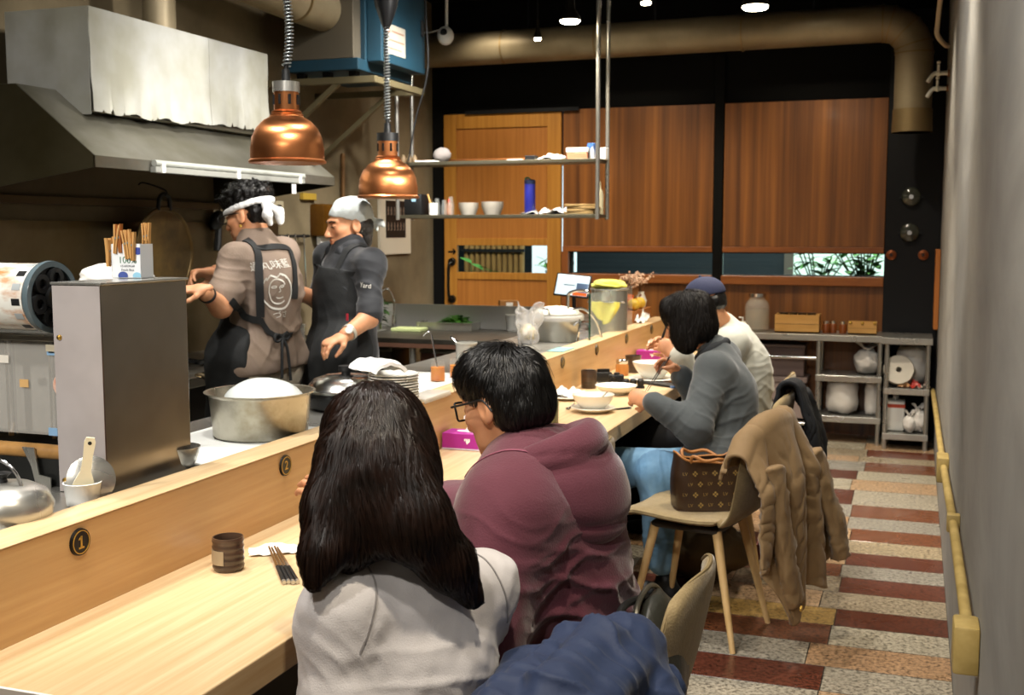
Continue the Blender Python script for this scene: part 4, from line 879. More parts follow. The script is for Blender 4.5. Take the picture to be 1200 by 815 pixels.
p = onx(344, 216, LX + .04); tag(MB().box(-.002, .002, -.02, .02, -.05, 0, .001).build('paper_note', m_paper, loc=(LX + .042, p.y, LZ0 - .012), smooth=0), 'small white note hanging from the end of the strip light', 'note')
MB_ = MB().box(-.004, .004, -.045, .045, -.02, .02, .003); Rm = Matrix.Rotation(.9, 4, 'Y')
p = onx(366, 201, LX - .09); tag(MB().box(-.022, .022, -.05, .05, 0, .012, .004).build('remote_control', m_white, loc=(-3.2, p.y + .02, LZ0 + .128), rot=(.0, .64, .5)), 'small white remote control lying on the hood slope', 'remote control')
tag(MB().cyl((0, 0, 0), (0, 0, Z_C - 2.49), .078, n=32).cyl((0, 0, .55), (0, 0, .57), .081, n=32).cyl((0, 0, .2), (0, 0, .215), .081, n=32).build('chimney_pipe', m_duct, loc=(-3.5, onx(187, 30, -3.5).y, LZ0 + .685)), 'round metal chimney pipe rising from the hood box', 'pipe')
# ---- teal air cleaner on its bracket, with a duct
UX0, UX1, UY0, UY1, UZ0 = -3.68, -3.2, 6.27, 7.05, 2.52
t = thing('air_cleaner', 'big teal metal air cleaner box on a bracket high on the wall', 'air cleaner', (UX0, UY0, UZ0)); w_ = UX1 - UX0; d_ = UY1 - UY0
MB().box(0, w_, 0, d_, 0, .07, .004).build('base_frame', m_teal, t, smooth=0)
MB().box(.0, w_, .1, d_, .07, .9, .004).build('housing', m_teal, t, smooth=0)
MB().box(.03, w_ - .03, -.0, .1, .07, .85, .004).build('inlet_box', M('grey_sheet_metal', '#6b6456', .5, .6), t, smooth=0)
MB().box(w_, w_ + .1, .12, d_ - .01, .06, .86, .006).build('door', m_teal, t, smooth=0)
lb = MB().box(w_ + .1, w_ + .102, .17, .46, .12, .3).build('rating_plate', M('plate_white', '#9a968a', .6), t, smooth=0)
MB().cyl((w_ + .102, .22, .26), (w_ + .103, .22, .26), .018, n=20).box(w_ + .102, w_ + .103, .26, .44, .255, .265).box(w_ + .102, w_ + .103, .2, .44, .2, .21).box(w_ + .102, w_ + .103, .2, .4, .15, .16).build('plate_print', M('faded_print', '#8a6a5a', .6), t, smooth=0)
MB().box(w_ + .1, w_ + .115, d_ - .08, d_ - .05, .3, .4, .002).build('door_handle', m_rub, t, smooth=0)
for k in range(3): MB().box(.03 + k * .18, .08 + k * .18, .05, .1, -.035, 0, .002).build('foot', m_black, t, smooth=0)
t = thing('wall_bracket', 'angle iron bracket under the teal air cleaner', 'bracket', (X_L, UY0, UZ0 - .037)); q = UX1 - X_L + .1
m_ang = M('angle_iron', '#6b6248', .55, .5)
for yy in (.02, .72): MB().box(0, q, yy, yy + .04, -.04, 0, .002).build('arm', m_ang, t, smooth=0); MB().bar((0.01, yy + .02, -.45), (q - .25, yy + .02, -.03), .03).build('brace', m_ang, t, smooth=0)
MB().box(q - .04, q, .06, .72, -.04, -.001, .002).build('front_rail', m_ang, t, smooth=0)
t = tag(MB().tube(smooth_path([Vector((-3.43, UY0 + .0, 2.88)), Vector((-3.45, UY0 - .35, 2.89)), Vector((-3.52, 5.55, 2.93)), Vector((-3.62, 4.9, 3.02)), Vector((-3.7, 4.3, 3.12))], 6), .125, 32).build('flexible_duct', m_duct, smooth=25), 'round duct running into the teal air cleaner', 'duct')
for yy in (UY0 - .05, UY0 - .32): MB().tube([(-3.44, yy, 2.885), (-3.44, yy - .012, 2.885)], .13, 32).build('seam_ring', M('duct_seam', '#8d7955', .5, .7), t)
# ---- things on the wall
def wallp(u, v, off=.02): return onx(u, v, X_L + off)
t = tag(MB().tube([wallp(402, 180, .03), wallp(402, 330, .03)], .014, 10).build('conduit_pipe', M('rusty_pipe', '#6b4a22', .6)), 'thin brown pipe on the wall between the hood and the poster', 'pipe')
a_ = wallp(446, 232); b_ = wallp(480, 291)
t = thing('poster', 'white framed poster with a black picture on the kitchen wall', 'poster', (X_L + .001, (a_.y + b_.y) / 2, (a_.z + b_.z) / 2)); hy, hz = (b_.y - a_.y) / 2 + .02, .24
MB().box(0, .022, -hy, hy, -hz, hz, .003).build('frame', M('cream_frame', '#d6cdb8', .5), t, smooth=0)
MB().box(.022, .0235, -hy + .1, hy - .1, -hz + .13, hz - .06).build('picture', m_rub, t, smooth=0)
for r_ in range(2):
    for k in range(6):
        y_ = -hy + .14 + k * (2 * hy - .28) / 5; z_ = .1 - .12 * r_; mk = MB(); mk.bar((.024, y_ - .012, z_), (.024, y_ + .012, z_ + .01), .006); mk.bar((.024, y_, z_ + .03), (.024, y_ + .003, z_ - .03), .006); mk.bar((.024, y_ - .012, z_ - .03), (.024, y_ + .01, z_ - .026), .006); mk.build('pale_mark', M('faded_marks', '#8f7d6c', .7), t, smooth=0)
p = wallp(376, 260); t = thing('paper_dispenser', 'golden brown paper towel dispenser on the kitchen wall', 'dispenser', (X_L, p.y, p.z))
MB().box(0, .11, -.12, .12, -.1, .12, .015).build('case', M('gold_brown_plastic', '#7a5218', .3, .4, col2='#5a3a10', vs=3), t); MB().box(.03, .06, -.08, .08, -.155, -.1).build('paper_sheet', m_paper, t, smooth=0)
tag(MB().box(0, .03, -.09, .09, -.02, .025, .004).build('yellow_notice', M('yellow_plate', '#b99a3c', .5), loc=(X_L, wallp(362, 231).y, wallp(362, 231).z), smooth=0), 'yellow plate on the wall under the hood end', 'plate sign')
p = wallp(324, 243); t = thing('socket_outlet', 'cream wall socket under the hood above the curly haired cook', 'socket', (X_L, p.y, p.z)); MB().box(0, .04, -.06, .06, -.04, .04, .006).build('plate', M('cream_plastic2', '#cfc4a6', .5), t); MB().box(.04, .046, -.02, .02, -.015, .015).build('switch', m_rub, t, smooth=0)
# wok
pc = wallp(177, 297, .09); t = thing('wok', 'large black wok hanging on the kitchen wall', 'wok', (X_L + .02, pc.y, pc.z))
Ry = Matrix.Rotation(PI / 2, 4, 'Y')
MB().lathe([(.235, .16), (.225, .155), (.2, .11), (.15, .055), (.08, .02), (0, .012), (0, .018), (.08, .026), (.15, .061), (.196, .115), (.222, .162), (.24, .166), (.245, .16), (.235, .155)], n=56, mtx=Ry).build('pan', M('seasoned_iron', '#4a3c26', .32, .6, col2='#7a6238', vs=4), t, smooth=60)
MB().tube(smooth_path([(.16, -.05, .225), (.165, -.04, .29), (.165, .0, .31), (.165, .04, .29), (.16, .05, .225)], 6), .011, 10).build('loop_handle', m_rub, t)
MB().tube(smooth_path([(.005, 0, .36), (.04, 0, .37), (.17, 0, .33), (.175, 0, .3)], 5), .004, 8).build('hook', m_rub, t)
p = wallp(262, 263, .05); t = thing('brush', 'black handled brush hanging on the wall beside the curly haired cook', 'brush', (X_L + .05, p.y, p.z)); t.rotation_euler = (.75, 0, 0)
MB().ball((0, -.03, .06), (.035, .07, .05), 16, 10).build('brush_head', m_rub, t); MB().tube([(0, -.04, .03), (0, -.13, -.04), (0, -.16, -.06)], [.02, .024, .02], 10).build('handle', m_rub, t); MB().cyl((-.049, .0, .09), (.01, .0, .09), .005, n=8).build('hook', m_chrome, t)
# utensil rail
ra, rb = wallp(328, 277, .06), wallp(362, 277, .06)
t = thing('utensil_rail', 'dark rail on the kitchen wall carrying ladles', 'rail', (X_L, ra.y, ra.z)); L_ = rb.y - ra.y
MB().cyl((.06, 0, 0), (.06, L_, 0), .009, n=10).build('bar', m_rub, t)
for yy in (.05, L_ - .05): MB().cyl((0, yy, 0), (.06, yy, 0), .006, n=8).build('post', m_rub, t)
for k, (uu, ln, rr, lb) in enumerate(((336, .36, .035, 'long steel ladle hanging first from the hood on the wall rail'), (345, .42, .06, 'steel skimmer with a wide round head hanging on the wall rail'), (355, .4, .05, 'steel ladle hanging on the wall rail nearest the cook in black'))):
    y_ = wallp(uu, 280, .06).y; t = thing('ladle', lb, 'ladle', (X_L + .062, y_, ra.z - .0)); MB().tube(smooth_path([(-.0, 0, .012), (.012, 0, 0), (.005, 0, -.03), (.01, .01, -ln)], 5), .0055, 8).build('handle', m_chrome, t)
    MB().lathe([(0, -.02), (rr * .6, -.014), (rr, .006), (rr * .97, .01), (rr * .55, -.008), (0, -.014)], n=28, c=(.01 + rr * .7, .01, -ln)).build('bowl', M('brassy_steel', '#a8976a', .3, 1.), t, smooth=60)
# ---- cooking range against the wall
ZR = .86
t = thing('cooking_range', 'black and steel cooking range along the kitchen wall', 'stove', (-3.5, 4.7, 0))
MB().box(-.39, .3, -1.6, 1.75, ZR - .05, ZR, .004).build('hob_top', m_steeld, t, smooth=0)
MB().box(-.39, .26, -1.6, 1.75, .1, ZR - .05).build('body', M('dark_range', '#1b1a18', .4, .5), t, smooth=0)
MB().box(-.39, .2, -1.6, 1.75, 0, .1).build('plinth', m_black, t, smooth=0)
MB().box(-.395, -.38, -1.6, 1.75, ZR, 1.6).build('splash_back', M('brown_splash_steel', '#6e6048', .35, .85, col2='#57492f', vs=2), t, smooth=0)
for k in range(5): MB().cyl((.26, -1.2 + .6 * k, ZR - .1), (.3, -1.2 + .6 * k, ZR - .1), .025, .022, 18).build('knob', m_chrome, t)
for k in range(3):
    g = MB()
    for q in range(6): an = q * PI / 3; g.bar((.16 * math.cos(an), .35 + .45 * k + .16 * math.sin(an), ZR + .02), (.04 * math.cos(an), .35 + .45 * k + .04 * math.sin(an), ZR + .012), .014)
    g.lathe([(.05, ZR), (.05, ZR + .015), (.035, ZR + .015), (.035, ZR)], n=20, c=(0, .35 + .45 * k, 0)); g.build('burner', m_rub, t, smooth=0)
# noodle boiler under the curly cook's hands
nb = onx(228, 400, -3.2); t = thing('noodle_boiler', 'steel noodle boiler with a slotted front under the hands of the cook', 'boiler', (-3.3, 4.0, ZR))
MB().box(-.25, .2, -.3, .28, .005, .3, .008).build('body', m_steelw, t, smooth=0); MB().box(-.26, .22, -.31, .29, .3, .325, .004).build('top', m_steeld, t, smooth=0)
for k in range(14): MB().box(.2, .203, -.22 + .03 * k, -.205 + .03 * k, .24, .275).build('vent_slot', m_rub, t, smooth=0)
MB().cyl((.2, -.15, .06), (.27, -.15, .06), .02, n=14).box(.26, .28, -.16, -.14, .02, .1, .003).build('drain_tap', m_chrome, t)
tag(MB().lathe([(0, 0), (.1, 0), (.105, .13), (.11, .135), (.1, .135), (.095, .01), (0, .008)], n=36).build('soup_pot', m_steel, loc=(-3.22, 4.0, ZR + .33), smooth=50), 'small steel pot standing on the noodle boiler', 'pot')
tag(MB().lathe([(0, .004), (.09, 0), (.13, .02), (.128, .024), (.09, .006), (0, .01)], n=36).build('steel_plate', m_chrome, loc=(-3.1 + .07 , 4.52, ZR + .003), smooth=60) , 'shiny steel plate on the range in front of the noodle boiler', 'plate')
def pot(lb, p, r, h, name='stock_pot', lid=False):
    t = thing(name, lb, 'pot', p); MB().lathe([(0, 0), (r * .95, 0), (r, .01), (r, h), (r * 1.05, h + .006), (r * .97, h + .004), (r * .95, .012), (0, .01)], n=44).build('pot_body', m_steel, t, smooth=50)
    for s_ in (-1, 1): MB().tube(smooth_path([(-.04, s_ * r, h * .75), (-.03, s_ * (r + .04), h * .78), (.03, s_ * (r + .04), h * .78), (.04, s_ * r, h * .75)], 4), .006, 8).build('handle', m_chrome, t)
    return t
p = onz(348, 392, ZR + .03); pot('steel stock pot on the range between the two cooks', Vector((-3.35, 5.5, ZR + .022)), .17, .14)
for k, (dy, r_, h_, col, lb) in enumerate(((5.78, .04, .26, '#b9b24a', 'tall bottle of yellow oil behind the stock pot'), (5.92, .038, .24, '#dfe0d4', 'clear bottle beside the bottle of yellow oil'), (6.06, .045, .18, '#e6e0cc', 'pale jar beside the clear bottle on the range'))):
    t = thing('bottle', lb, 'bottle', (-3.6, dy, ZR + .001)); MB().lathe([(0, 0), (r_, 0), (r_, h_ * .7), (r_ * .4, h_ * .85), (r_ * .4, h_), (0, h_)], n=24).build('bottle_body', M('btl' + col[1:], col, .15, trans=.5), t, smooth=50); MB().cyl((0, 0, h_), (0, 0, h_ + .02), r_ * .42, n=14).build('bottle_cap', m_white, t)
t = thing('wooden_spatula', 'long wooden spatula leaning at the back of the range', 'spatula', (-3.68, 6.2, ZR + .003)); t.rotation_euler = (.0, -.17, 0); MB().cyl((0, 0, 0), (0, 0, .42), .011, n=10).build('handle', m_peg, t); MB().box(-.008, .008, -.03, .03, .42, .5, .004).build('blade', m_peg, t)
# ---- sink counter across the back of the kitchen
ZK = .85
t = thing('sink_counter', 'long steel sink counter with a backsplash before the oak door', 'counter', (-3.0, 7.2, 0))
MB().box(-.89, .62, -.44, .4, ZK - .035, ZK, .003).build('top', m_steeld, t, smooth=0)
MB().box(-.89, .62, .38, .4, ZK, 1.02, .002).build('backsplash', M('pale_steel', '#bdbdb9', .4, .2), t, smooth=0)
MB().box(-.89, .62, -.44, -.425, ZK - .06, ZK - .03).build('front_edge', M('reddish_edge', '#7c5a4a', .4, .5), t, smooth=0)
for x in (-.85, -.1, .58):
    for yy in (-.4, .34): MB().cyl((x, yy, 0), (x, yy, ZK - .035), .022, n=14).build('leg', m_steel, t)
MB().box(-.85, .58, -.36, .34, .2, .22).build('under_shelf', m_steeld, t, smooth=0)
MB().box(-.89, -.53, -.3, .1, ZK - .001, ZK + .004, .001).build('sink_rim', m_steel, t, smooth=0)
MB().box(-.85, -.57, -.26, .06, ZK + .004, ZK + .0055).build('sink_basin', M('dark_basin', '#2a2a28', .3, .7), t, smooth=0)
for x, c_, lb in ((-.55, '#3a3630', 'dark steel bin standing under the sink counter'), (.1, '#6a4a42', 'reddish steel cabinet standing under the sink counter')):
    tt = thing('storage_bin' if c_ == '#3a3630' else 'cabinet', lb, 'bin' if c_ == '#3a3630' else 'cabinet', (-3.0 + x, 7.12, .221)); MB().box(-.2, .24, -.2, .2, 0, .52, .01).build('body', M('bin' + c_[1:], c_, .4, .3), tt); MB().box(-.205, .245, -.205, .205, .52, .545, .006).build('lid', m_steeld, tt)
tx = onz(462, 383, ZK); t = thing('sink_tap', 'thin curved chrome tap at the kitchen sink', 'tap', (tx.x, tx.y, ZK + .006)); z_ = .3
MB().cyl((0, 0, 0), (0, 0, .08), .018, n=14).build('base', m_chrome, t); MB().tube(smooth_path([(0, 0, .07), (.0, 0, .18), (-.03, -.01, .26), (-.07, -.02, .27), (-.1, -.03, .23)], 6), .008, 10).build('spout', m_chrome, t)
MB().tube([(0, 0, .07), (.03, .02, .1)], .006, 8).build('tap_lever', m_chrome, t)
t = thing('faucet_hose', 'brown curved pipe behind the kitchen tap', 'pipe', (tx.x - .02, tx.y + .2, ZK + .001)); MB().tube(smooth_path([(-.06, 0, 0), (-.05, 0, .1), (0, 0, .14), (.05, 0, .08), (.06, 0, 0)], 6), .008, 8).build('hose', M('brown_hose', '#8a7350', .5), t)
cb = onz(480, 388, ZK); tag(MB().box(-.11, .11, -.08, .08, 0, .022, .004).build('chopping_board', M('green_board', '#b9c48a', .5), loc=(cb.x, cb.y, ZK + .001), rot=(0, 0, .05), smooth=0), 'pale green chopping board at the front of the sink counter', 'board')
def tray(lb, p, sx, sy, h):
    t = thing('steel_tray', lb, 'tray', p); b = MB(); b.box(-sx, sx, -sy, sy, 0, .003); b.box(-sx - .012, sx + .012, -sy - .012, -sy, h - .004, h); b.box(-sx - .012, sx + .012, sy, sy + .012, h - .004, h); b.box(-sx, sx, -sy - .002, -sy, 0, h); b.box(-sx, sx, sy, sy + .002, 0, h); b.box(-sx - .012, -sx, -sy, sy, 0, h); b.box(sx, sx + .012, -sy, sy, 0, h)
    b.build('tray_body', m_steel, t, smooth=0); return t
p1 = onz(487, 380, ZK); tray('shallow steel tray behind the green chopping board', Vector((p1.x, p1.y + .05, ZK + .001)), .14, .12, .045)
p2 = onz(527, 386, ZK); tray('steel tray holding green leaves on the sink counter', Vector((p2.x, p2.y + .02, ZK + .001)), .2, .13, .055)
g = thing('leafy_greens', 'heap of green leafy vegetables in a steel tray', 'vegetables', Vector((p2.x + .03, p2.y + .05, ZK + .005))); gm = MB(); r = random.Random(4)
for k in range(70):
    a = r.random() * 6.28; rr = r.random() ** .5; c0 = Vector((.12 * rr * math.cos(a), .07 * rr * math.sin(a), .035 + .055 * (1 - rr * rr) * r.random())); d = Vector((math.cos(a * 3), math.sin(a * 3), r.uniform(-.2, .3))) * .05; sd = d.cross(Vector((0, 0, 1))).normalized() * .02
    gm.add([c0 - d, c0 - d * .3 + sd, c0 + d * .4 + sd, c0 + d, c0 + d * .4 - sd, c0 - d * .3 - sd, c0 + Vector((0, 0, .008))], [(0, 1, 6), (1, 2, 6), (2, 3, 6), (3, 4, 6), (4, 5, 6), (5, 0, 6)])
gm.ball((0, 0, .03), (.11, .065, .035), 16, 8); gm.build('leaves', M('greens', '#3f7a24', .5, col2='#56952f', vs=20), g, smooth=40); g2 = MB()
for k in range(9): g2.tube([(-.1 + .01 * k, -.05 + .012 * k, .03), (-.15, -.06 + .014 * k, .035)], .006, 6)
g2.build('stalks', M('pale_stalk', '#a9c47a', .5), g)
p = onz(600, 388, ZK); t = thing('plastic_tub', 'white plastic tub with a lid on the sink counter', 'tub', Vector((p.x, p.y + .05, ZK + .001))); MB().lathe([(0, 0), (.055, 0), (.062, .1), (0, .1)], n=28).build('tub', m_white, t, smooth=50); MB().lathe([(0, .1), (.066, .1), (.066, .112), (0, .114)], n=28).build('lid', m_white, t, smooth=50)
leafy('potted_herb', 'dark leafy plant behind the shoulder of the cook in black', wallp(446, 352, .25) * 0 + Vector((-3.6, 7.35, ZK + .001)), .22, .1, 60, .08, '#2f4f22', 9, None, w=.5)
# ---- copper heat lamps over the pass
def heat_lamp(lb, u, v, dep, cap_col, straight):
    p = at(u, v, dep); t = thing('heat_lamp', lb, 'pendant lamp', p); R0 = .134
    pr = [(R0 * 1.03, 0), (R0 * 1.03, .006), (R0 * .985, .012), (R0 * .98, .05), (R0 * .93, .09), (R0 * .82, .122), (R0 * .64, .148), (R0 * .46, .162), (R0 * .44, .166), (R0 * .45, .17), (R0 * .4, .174), (R0 * .41, .18), (R0 * .34, .186)]
    MB().lathe(pr + [(r_ - .003, z_ - .002) for r_, z_ in reversed(pr)] , n=64).build('shade', m_copper, t, smooth=40)
    MB().lathe([(R0 * 1.02, .0005), (R0 * .95, .006), (R0 * .94, .05), (R0 * .88, .09), (R0 * .76, .12), (R0 * .4, .155), (0, .156)], n=48).build('white_lining', m_white, t, smooth=60)
    MB().lathe([(R0 * .33, .18), (R0 * .33, .25), (R0 * .3, .25), (R0 * .3, .18), (R0 * .33, .18)], n=40).build('neck', m_copper, t)
    for k in range(8): a = k * PI / 4; MB().box(R0 * .331 * math.cos(a) - .004, R0 * .331 * math.cos(a) + .004, R0 * .331 * math.sin(a) - .004, R0 * .331 * math.sin(a) + .004, .205, .24).build('vent_slot', m_rub, t, smooth=0)
    MB().lathe([(0, .25), (R0 * .36, .25), (R0 * .36, .286), (0, .288)], n=36).build('cap', cap_col, t)
    MB().cyl((0, 0, .286), (0, 0, .33), .017, .014, 16).build('cord_grip', m_rub, t)
    MB().lathe([(0, .03), (.045, .035), (.05, .06), (.03, .11), (0, .12)], n=24).build('bulb', M('heat_bulb', '#fff0d8', .3, emit=4., emc='#ffd9a0'), t)
    H = Z_C - p.z; off = (lambda z: .028 * math.sin(max(0, (z - .33)) * 9) * math.exp(-(z - .33) * 3)) if not straight else (lambda z: 0)
    MB().tube([(off(z), 0, z) for z in np.linspace(.33, H - .002, 40)], .008, 8).build('cord', m_rub, t)
    c = []; n = int((H - .33) / .0014) if not straight else int(.42 / .0015)
    zt = H - .003 if not straight else .33 + .42
    for i in range(n):
        z = .34 + (zt - .34) * i / n; a = 2 * PI * i / 9; rr = .0135 if not straight else .0125
        c.append((off(z) + rr * math.cos(a), rr * math.sin(a), z))
    MB().tube(c, .0034, 5).build('coil', M('coil_grey', '#8e9494', .3, .6), t, smooth=60)
    if straight:
        MB().lathe([(.012, .74), (.022, .76), (.05, .84), (.062, .93), (.06, 1.0), (.05, min(1.2, H - .01)), (0, min(1.2, H - .01))], n=28).build('rise_fall_unit', m_blackm, t, smooth=60)
    return p
HL = [heat_lamp('copper heat lamp with a grey cap hanging nearer the hood', 337, 191, 4.1, m_steel, False), heat_lamp('copper heat lamp with a black cap hanging beside the shelf', 455, 232, 5.1, m_rub, True)]
# ---- hanging shelf
SX0, SX1, SY0, SY1, SZ0, SZ1 = -3.29, -1.905, 7.0, 7.24, 1.635, 1.985
t = thing('hanging_shelf', 'two tier steel shelf hanging from the ceiling on four rods', 'shelf', (SX0, SY0, SZ0)); w_ = SX1 - SX0; d_ = SY1 - SY0; m_shelf = M('shelf_steel', '#6f6a58', .4, .8)
for z in (0, SZ1 - SZ0): MB().box(0, w_, 0, d_, z, z + .022, .002).build('board', m_shelf, t, smooth=0)
for x in (0, w_):
    for y_ in (0, d_): MB().cyl((x, y_, -.01), (x, y_, (2.442 if x == 0 and y_ == 0 else Z_C - .001) - SZ0), .0135, n=14).build('rod', m_steel, t)
MB().cyl((0.01, d_ - .005, SZ1 - SZ0 + .045), (w_ - .01, d_ - .005, SZ1 - SZ0 + .045), .005, n=8).build('back_rail', M('copper_rail', '#a8683a', .3, .9), t)
zs0, zs1 = SZ0 + .0225, SZ1 + .0225
def shx(u, z): return ony(u, 220, (SY0 + SY1) / 2).x
t = thing('water_bottle', 'tall blue water bottle with a green lid on the lower shelf', 'bottle', (shx(621, 0), 7.12, zs0))
MB().lathe([(0, 0), (.034, 0), (.036, .004), (.036, .19), (.034, .2), (0, .2)], n=32).build('body', M('blue_bottle', '#2b2f8f', .3, coat=.4), t, smooth=50); MB().lathe([(.034, .198), (.037, .2), (.037, .222), (.03, .228), (0, .228)], n=32).build('lid', M('navy_lid', '#26304f', .4), t)
MB().tube(smooth_path([(-.03, 0, .215), (-.03, 0, .235), (-.012, 0, .24), (.0, 0, .228)], 4), .006, 8).build('lid_loop', M('mint_loop', '#4fb39a', .4), t)
def stack_bowl(lb, u, r, h, n_, grp):
    x = shx(u, 0)
    o = tag(MB().lathe([(0, 0), (r * .7, 0), (r, h), (r * .97, h), (r * .66, .003), (0, .003)], n=36).build('plastic_bowl', M('cloudy_plastic', '#e6dfd2', .35, alpha=.7), loc=(x, 7.12, zs0), smooth=50), lb, 'bowl', grp)
    for k in range(1, n_): dup(o, Vector((x, 7.12, zs0 + .013 * k)))
stack_bowl('cloudy plastic bowl in the stack beside the small glasses on the lower shelf', 549, .068, .055, 3, 'bowls stacked by the glasses'); stack_bowl('cloudy plastic bowl in the stack nearer the blue bottle', 577, .075, .06, 3, 'bowls stacked by the blue bottle')
t = thing('utensil_cup', 'white cup holding a wooden stick on the lower shelf', 'cup', (shx(509, 0), 7.1, zs0)); MB().lathe([(0, 0), (.03, 0), (.032, .08), (.028, .08), (.026, .005), (0, .005)], n=24).build('cup', m_cer, t, smooth=50); MB().tube([(0, 0, .01), (-.04, 0, .14)], .007, 8).build('stick', m_peg, t)
for u, h_, lb in ((516, .11, 'narrow clear glass next to the white cup on the lower shelf'), (524, .1, 'clear glass before the red topped bottle on the lower shelf'), (532, .12, 'taller clear glass bottle beside the plastic bowls')):
    tag(MB().lathe([(0, 0), (.022, 0), (.024, h_ * .6), (.016, h_ * .8), (.016, h_), (.013, h_), (.02, h_ * .58), (.019, .004), (0, .004)], n=20).build('glass_bottle', M('jar_glass', '#e9eee9', .08, alpha=.28, coat=.5), loc=(shx(u, 0), 7.06 + .002 * (u % 5), zs0), smooth=50), lb, 'glass')
t = thing('seasoning_bottle', 'small bottle with a red top among the clear glasses', 'bottle', (shx(522.5, 0), 7.17, zs0)); MB().lathe([(0, 0), (.02, 0), (.02, .07), (.01, .085), (0, .085)], n=18).build('bottle_body', M('brown_sauce', '#8a5a3c', .3), t, smooth=50); MB().cyl((0, 0, .085), (0, 0, .11), .012, .008, 14).build('bottle_cap', M('red_cap', '#c2452a', .4), t)
t = thing('black_appliance', 'black box with a small blue light at the end of the lower shelf', 'appliance', (shx(488, 0), 7.12, zs0)); MB().box(-.06, .07, -.08, .08, 0, .14, .012).build('case', m_rub, t); MB().box(.0, .03, -.082, -.079, .09, .11).build('display', M('blue_display', '#7f9fb0', .3, emit=.4, emc='#8fb8cf'), t, smooth=0)
# ends of the shelf: paper goods
def packs(name, lb, x, y, z, sx, sy, sz, mat, rz=0.): return tag(MB().box(-sx, sx, -sy, sy, 0, sz, min(.004, sz * .3)).build(name, mat, loc=(x, y, z), rot=(0, 0, rz), smooth=0), lb, 'packet')
m_kraft = M('kraft_paper', '#8e7448', .8, col2='#9f8352', vs=6)
z = zs0
for k in range(4):
    packs('paper_bag', ('kraft paper bag at the bottom of the pile by the shelf rods', 'kraft paper bag second from the bottom by the shelf rods', 'kraft paper bag second from the top by the shelf rods', 'kraft paper bag topmost of the pile by the shelf rods')[k], SX1 - .13 + rnd.uniform(-.02, .02), 7.12, z, .1, .085, .016, m_kraft, rnd.uniform(-.1, .1)); z += .0165
crumple('plastic_wrap', 'white crumpled plastic wrap lying beside the kraft paper bags', Vector((SX1 - .32, 7.12, zs0)), .09, .08, .06, 3.3, m_bag, 'plastic wrap')
crumple('flat_packet', 'grey flat packet lying beside the blue bottle', Vector((SX1 - .47, 7.12, zs0)), .06, .08, .03, 6.3, M('grey_packet', '#9a9a98', .4), 'packet')
t = thing('squeeze_bottle', 'cream squeeze bottle standing behind the kraft paper bags', 'bottle', (SX1 - .02, 7.14, zs0)); MB().lathe([(0, 0), (.022, 0), (.022, .12), (.016, .15), (.006, .165), (.004, .21), (0, .21)], n=18).build('bottle_body', M('cream_bottle', '#cfc4a0', .4), t, smooth=50)
# upper shelf
rk = tag(MB().ball((0, 0, .052), (.062, .058, .052), 24, 16, fn=lambda d: 1 + .06 * noise.noise(d * 2)).build('round_stone', M('grey_stone', '#7c7672', .8, bump=.6, bs=60), loc=(shx(515, 0), 7.17, zs1), smooth=180), 'round grey stone ornament at the end of the upper shelf', 'stone')
packs('notebook', 'white flat booklet before the round grey stone', shx(505, 0), 7.06, zs1, .07, .05, .01, m_paper, .1)
for k, u in enumerate((473, 480, 486)): tag(MB().lathe([(0, 0), (.018, 0), (.02, .03), (.012, .045), (.013, .055), (0, .056)], n=18).build('small_jar', M('amber_small', '#7d6a50', .25, trans=.2), loc=(shx(u, 0) + .01, 7.1, zs1), smooth=50), ('small brown jar at the very end of the upper shelf', 'small brown jar in the middle of three on the upper shelf', 'small brown jar next to the white booklet')[k], 'jar')
packs('black_case', 'small black case lying on the upper shelf', shx(624, 0), 7.1, zs1, .035, .04, .03, m_rub); packs('paper_sheet', 'flat pale sheets on the upper shelf beside the black case', shx(606, 0), 7.12, zs1, .05, .06, .008, m_paper)
crumple('napkin_packet', 'flat packet of napkins on the upper shelf beside the stacked towels', Vector((shx(650, 0), 7.1, zs1)), .09, .08, .04, 8.8, m_paper, 'packet')
x0 = shx(680, 0)
packs('towel_packet', 'lilac and peach packet under the white packet on the upper shelf', x0, 7.12, zs1, .07, .08, .04, M('lilac_packet', '#8f80b8', .5, col2='#d98f6c', vs=1.2, lo=.48, hi=.52)); packs('towel_packet', 'white packet on top of the lilac and peach packet', x0, 7.12, zs1 + .041, .075, .08, .03, m_paper); 
packs('blue_box', 'blue and white box standing against the shelf rod', shx(694, 0), 7.13, zs1, .022, .06, .1, M('blue_box_card', '#3f6fb8', .5, col2='#dfe6ee', vs=6, lo=.5, hi=.55)); packs('small_packet', 'white packet behind the shelf rods on the upper shelf', shx(706, 0) - .005, 7.18, zs1, .02, .04, .075, m_paper)
tag(MB().tube(smooth_path([Vector((-3.05, 6.98, Z_C - .001)), Vector((-3.06, 6.97, 3.0)), Vector((-3.05, 6.97, 2.6)), Vector((-3.14, 6.98, 2.3)), Vector((-3.2, 6.98, 2.01))], 8), .006, 8).build('hanging_cable', m_rub), 'loose cable hanging beside the shelf rods', 'cable')

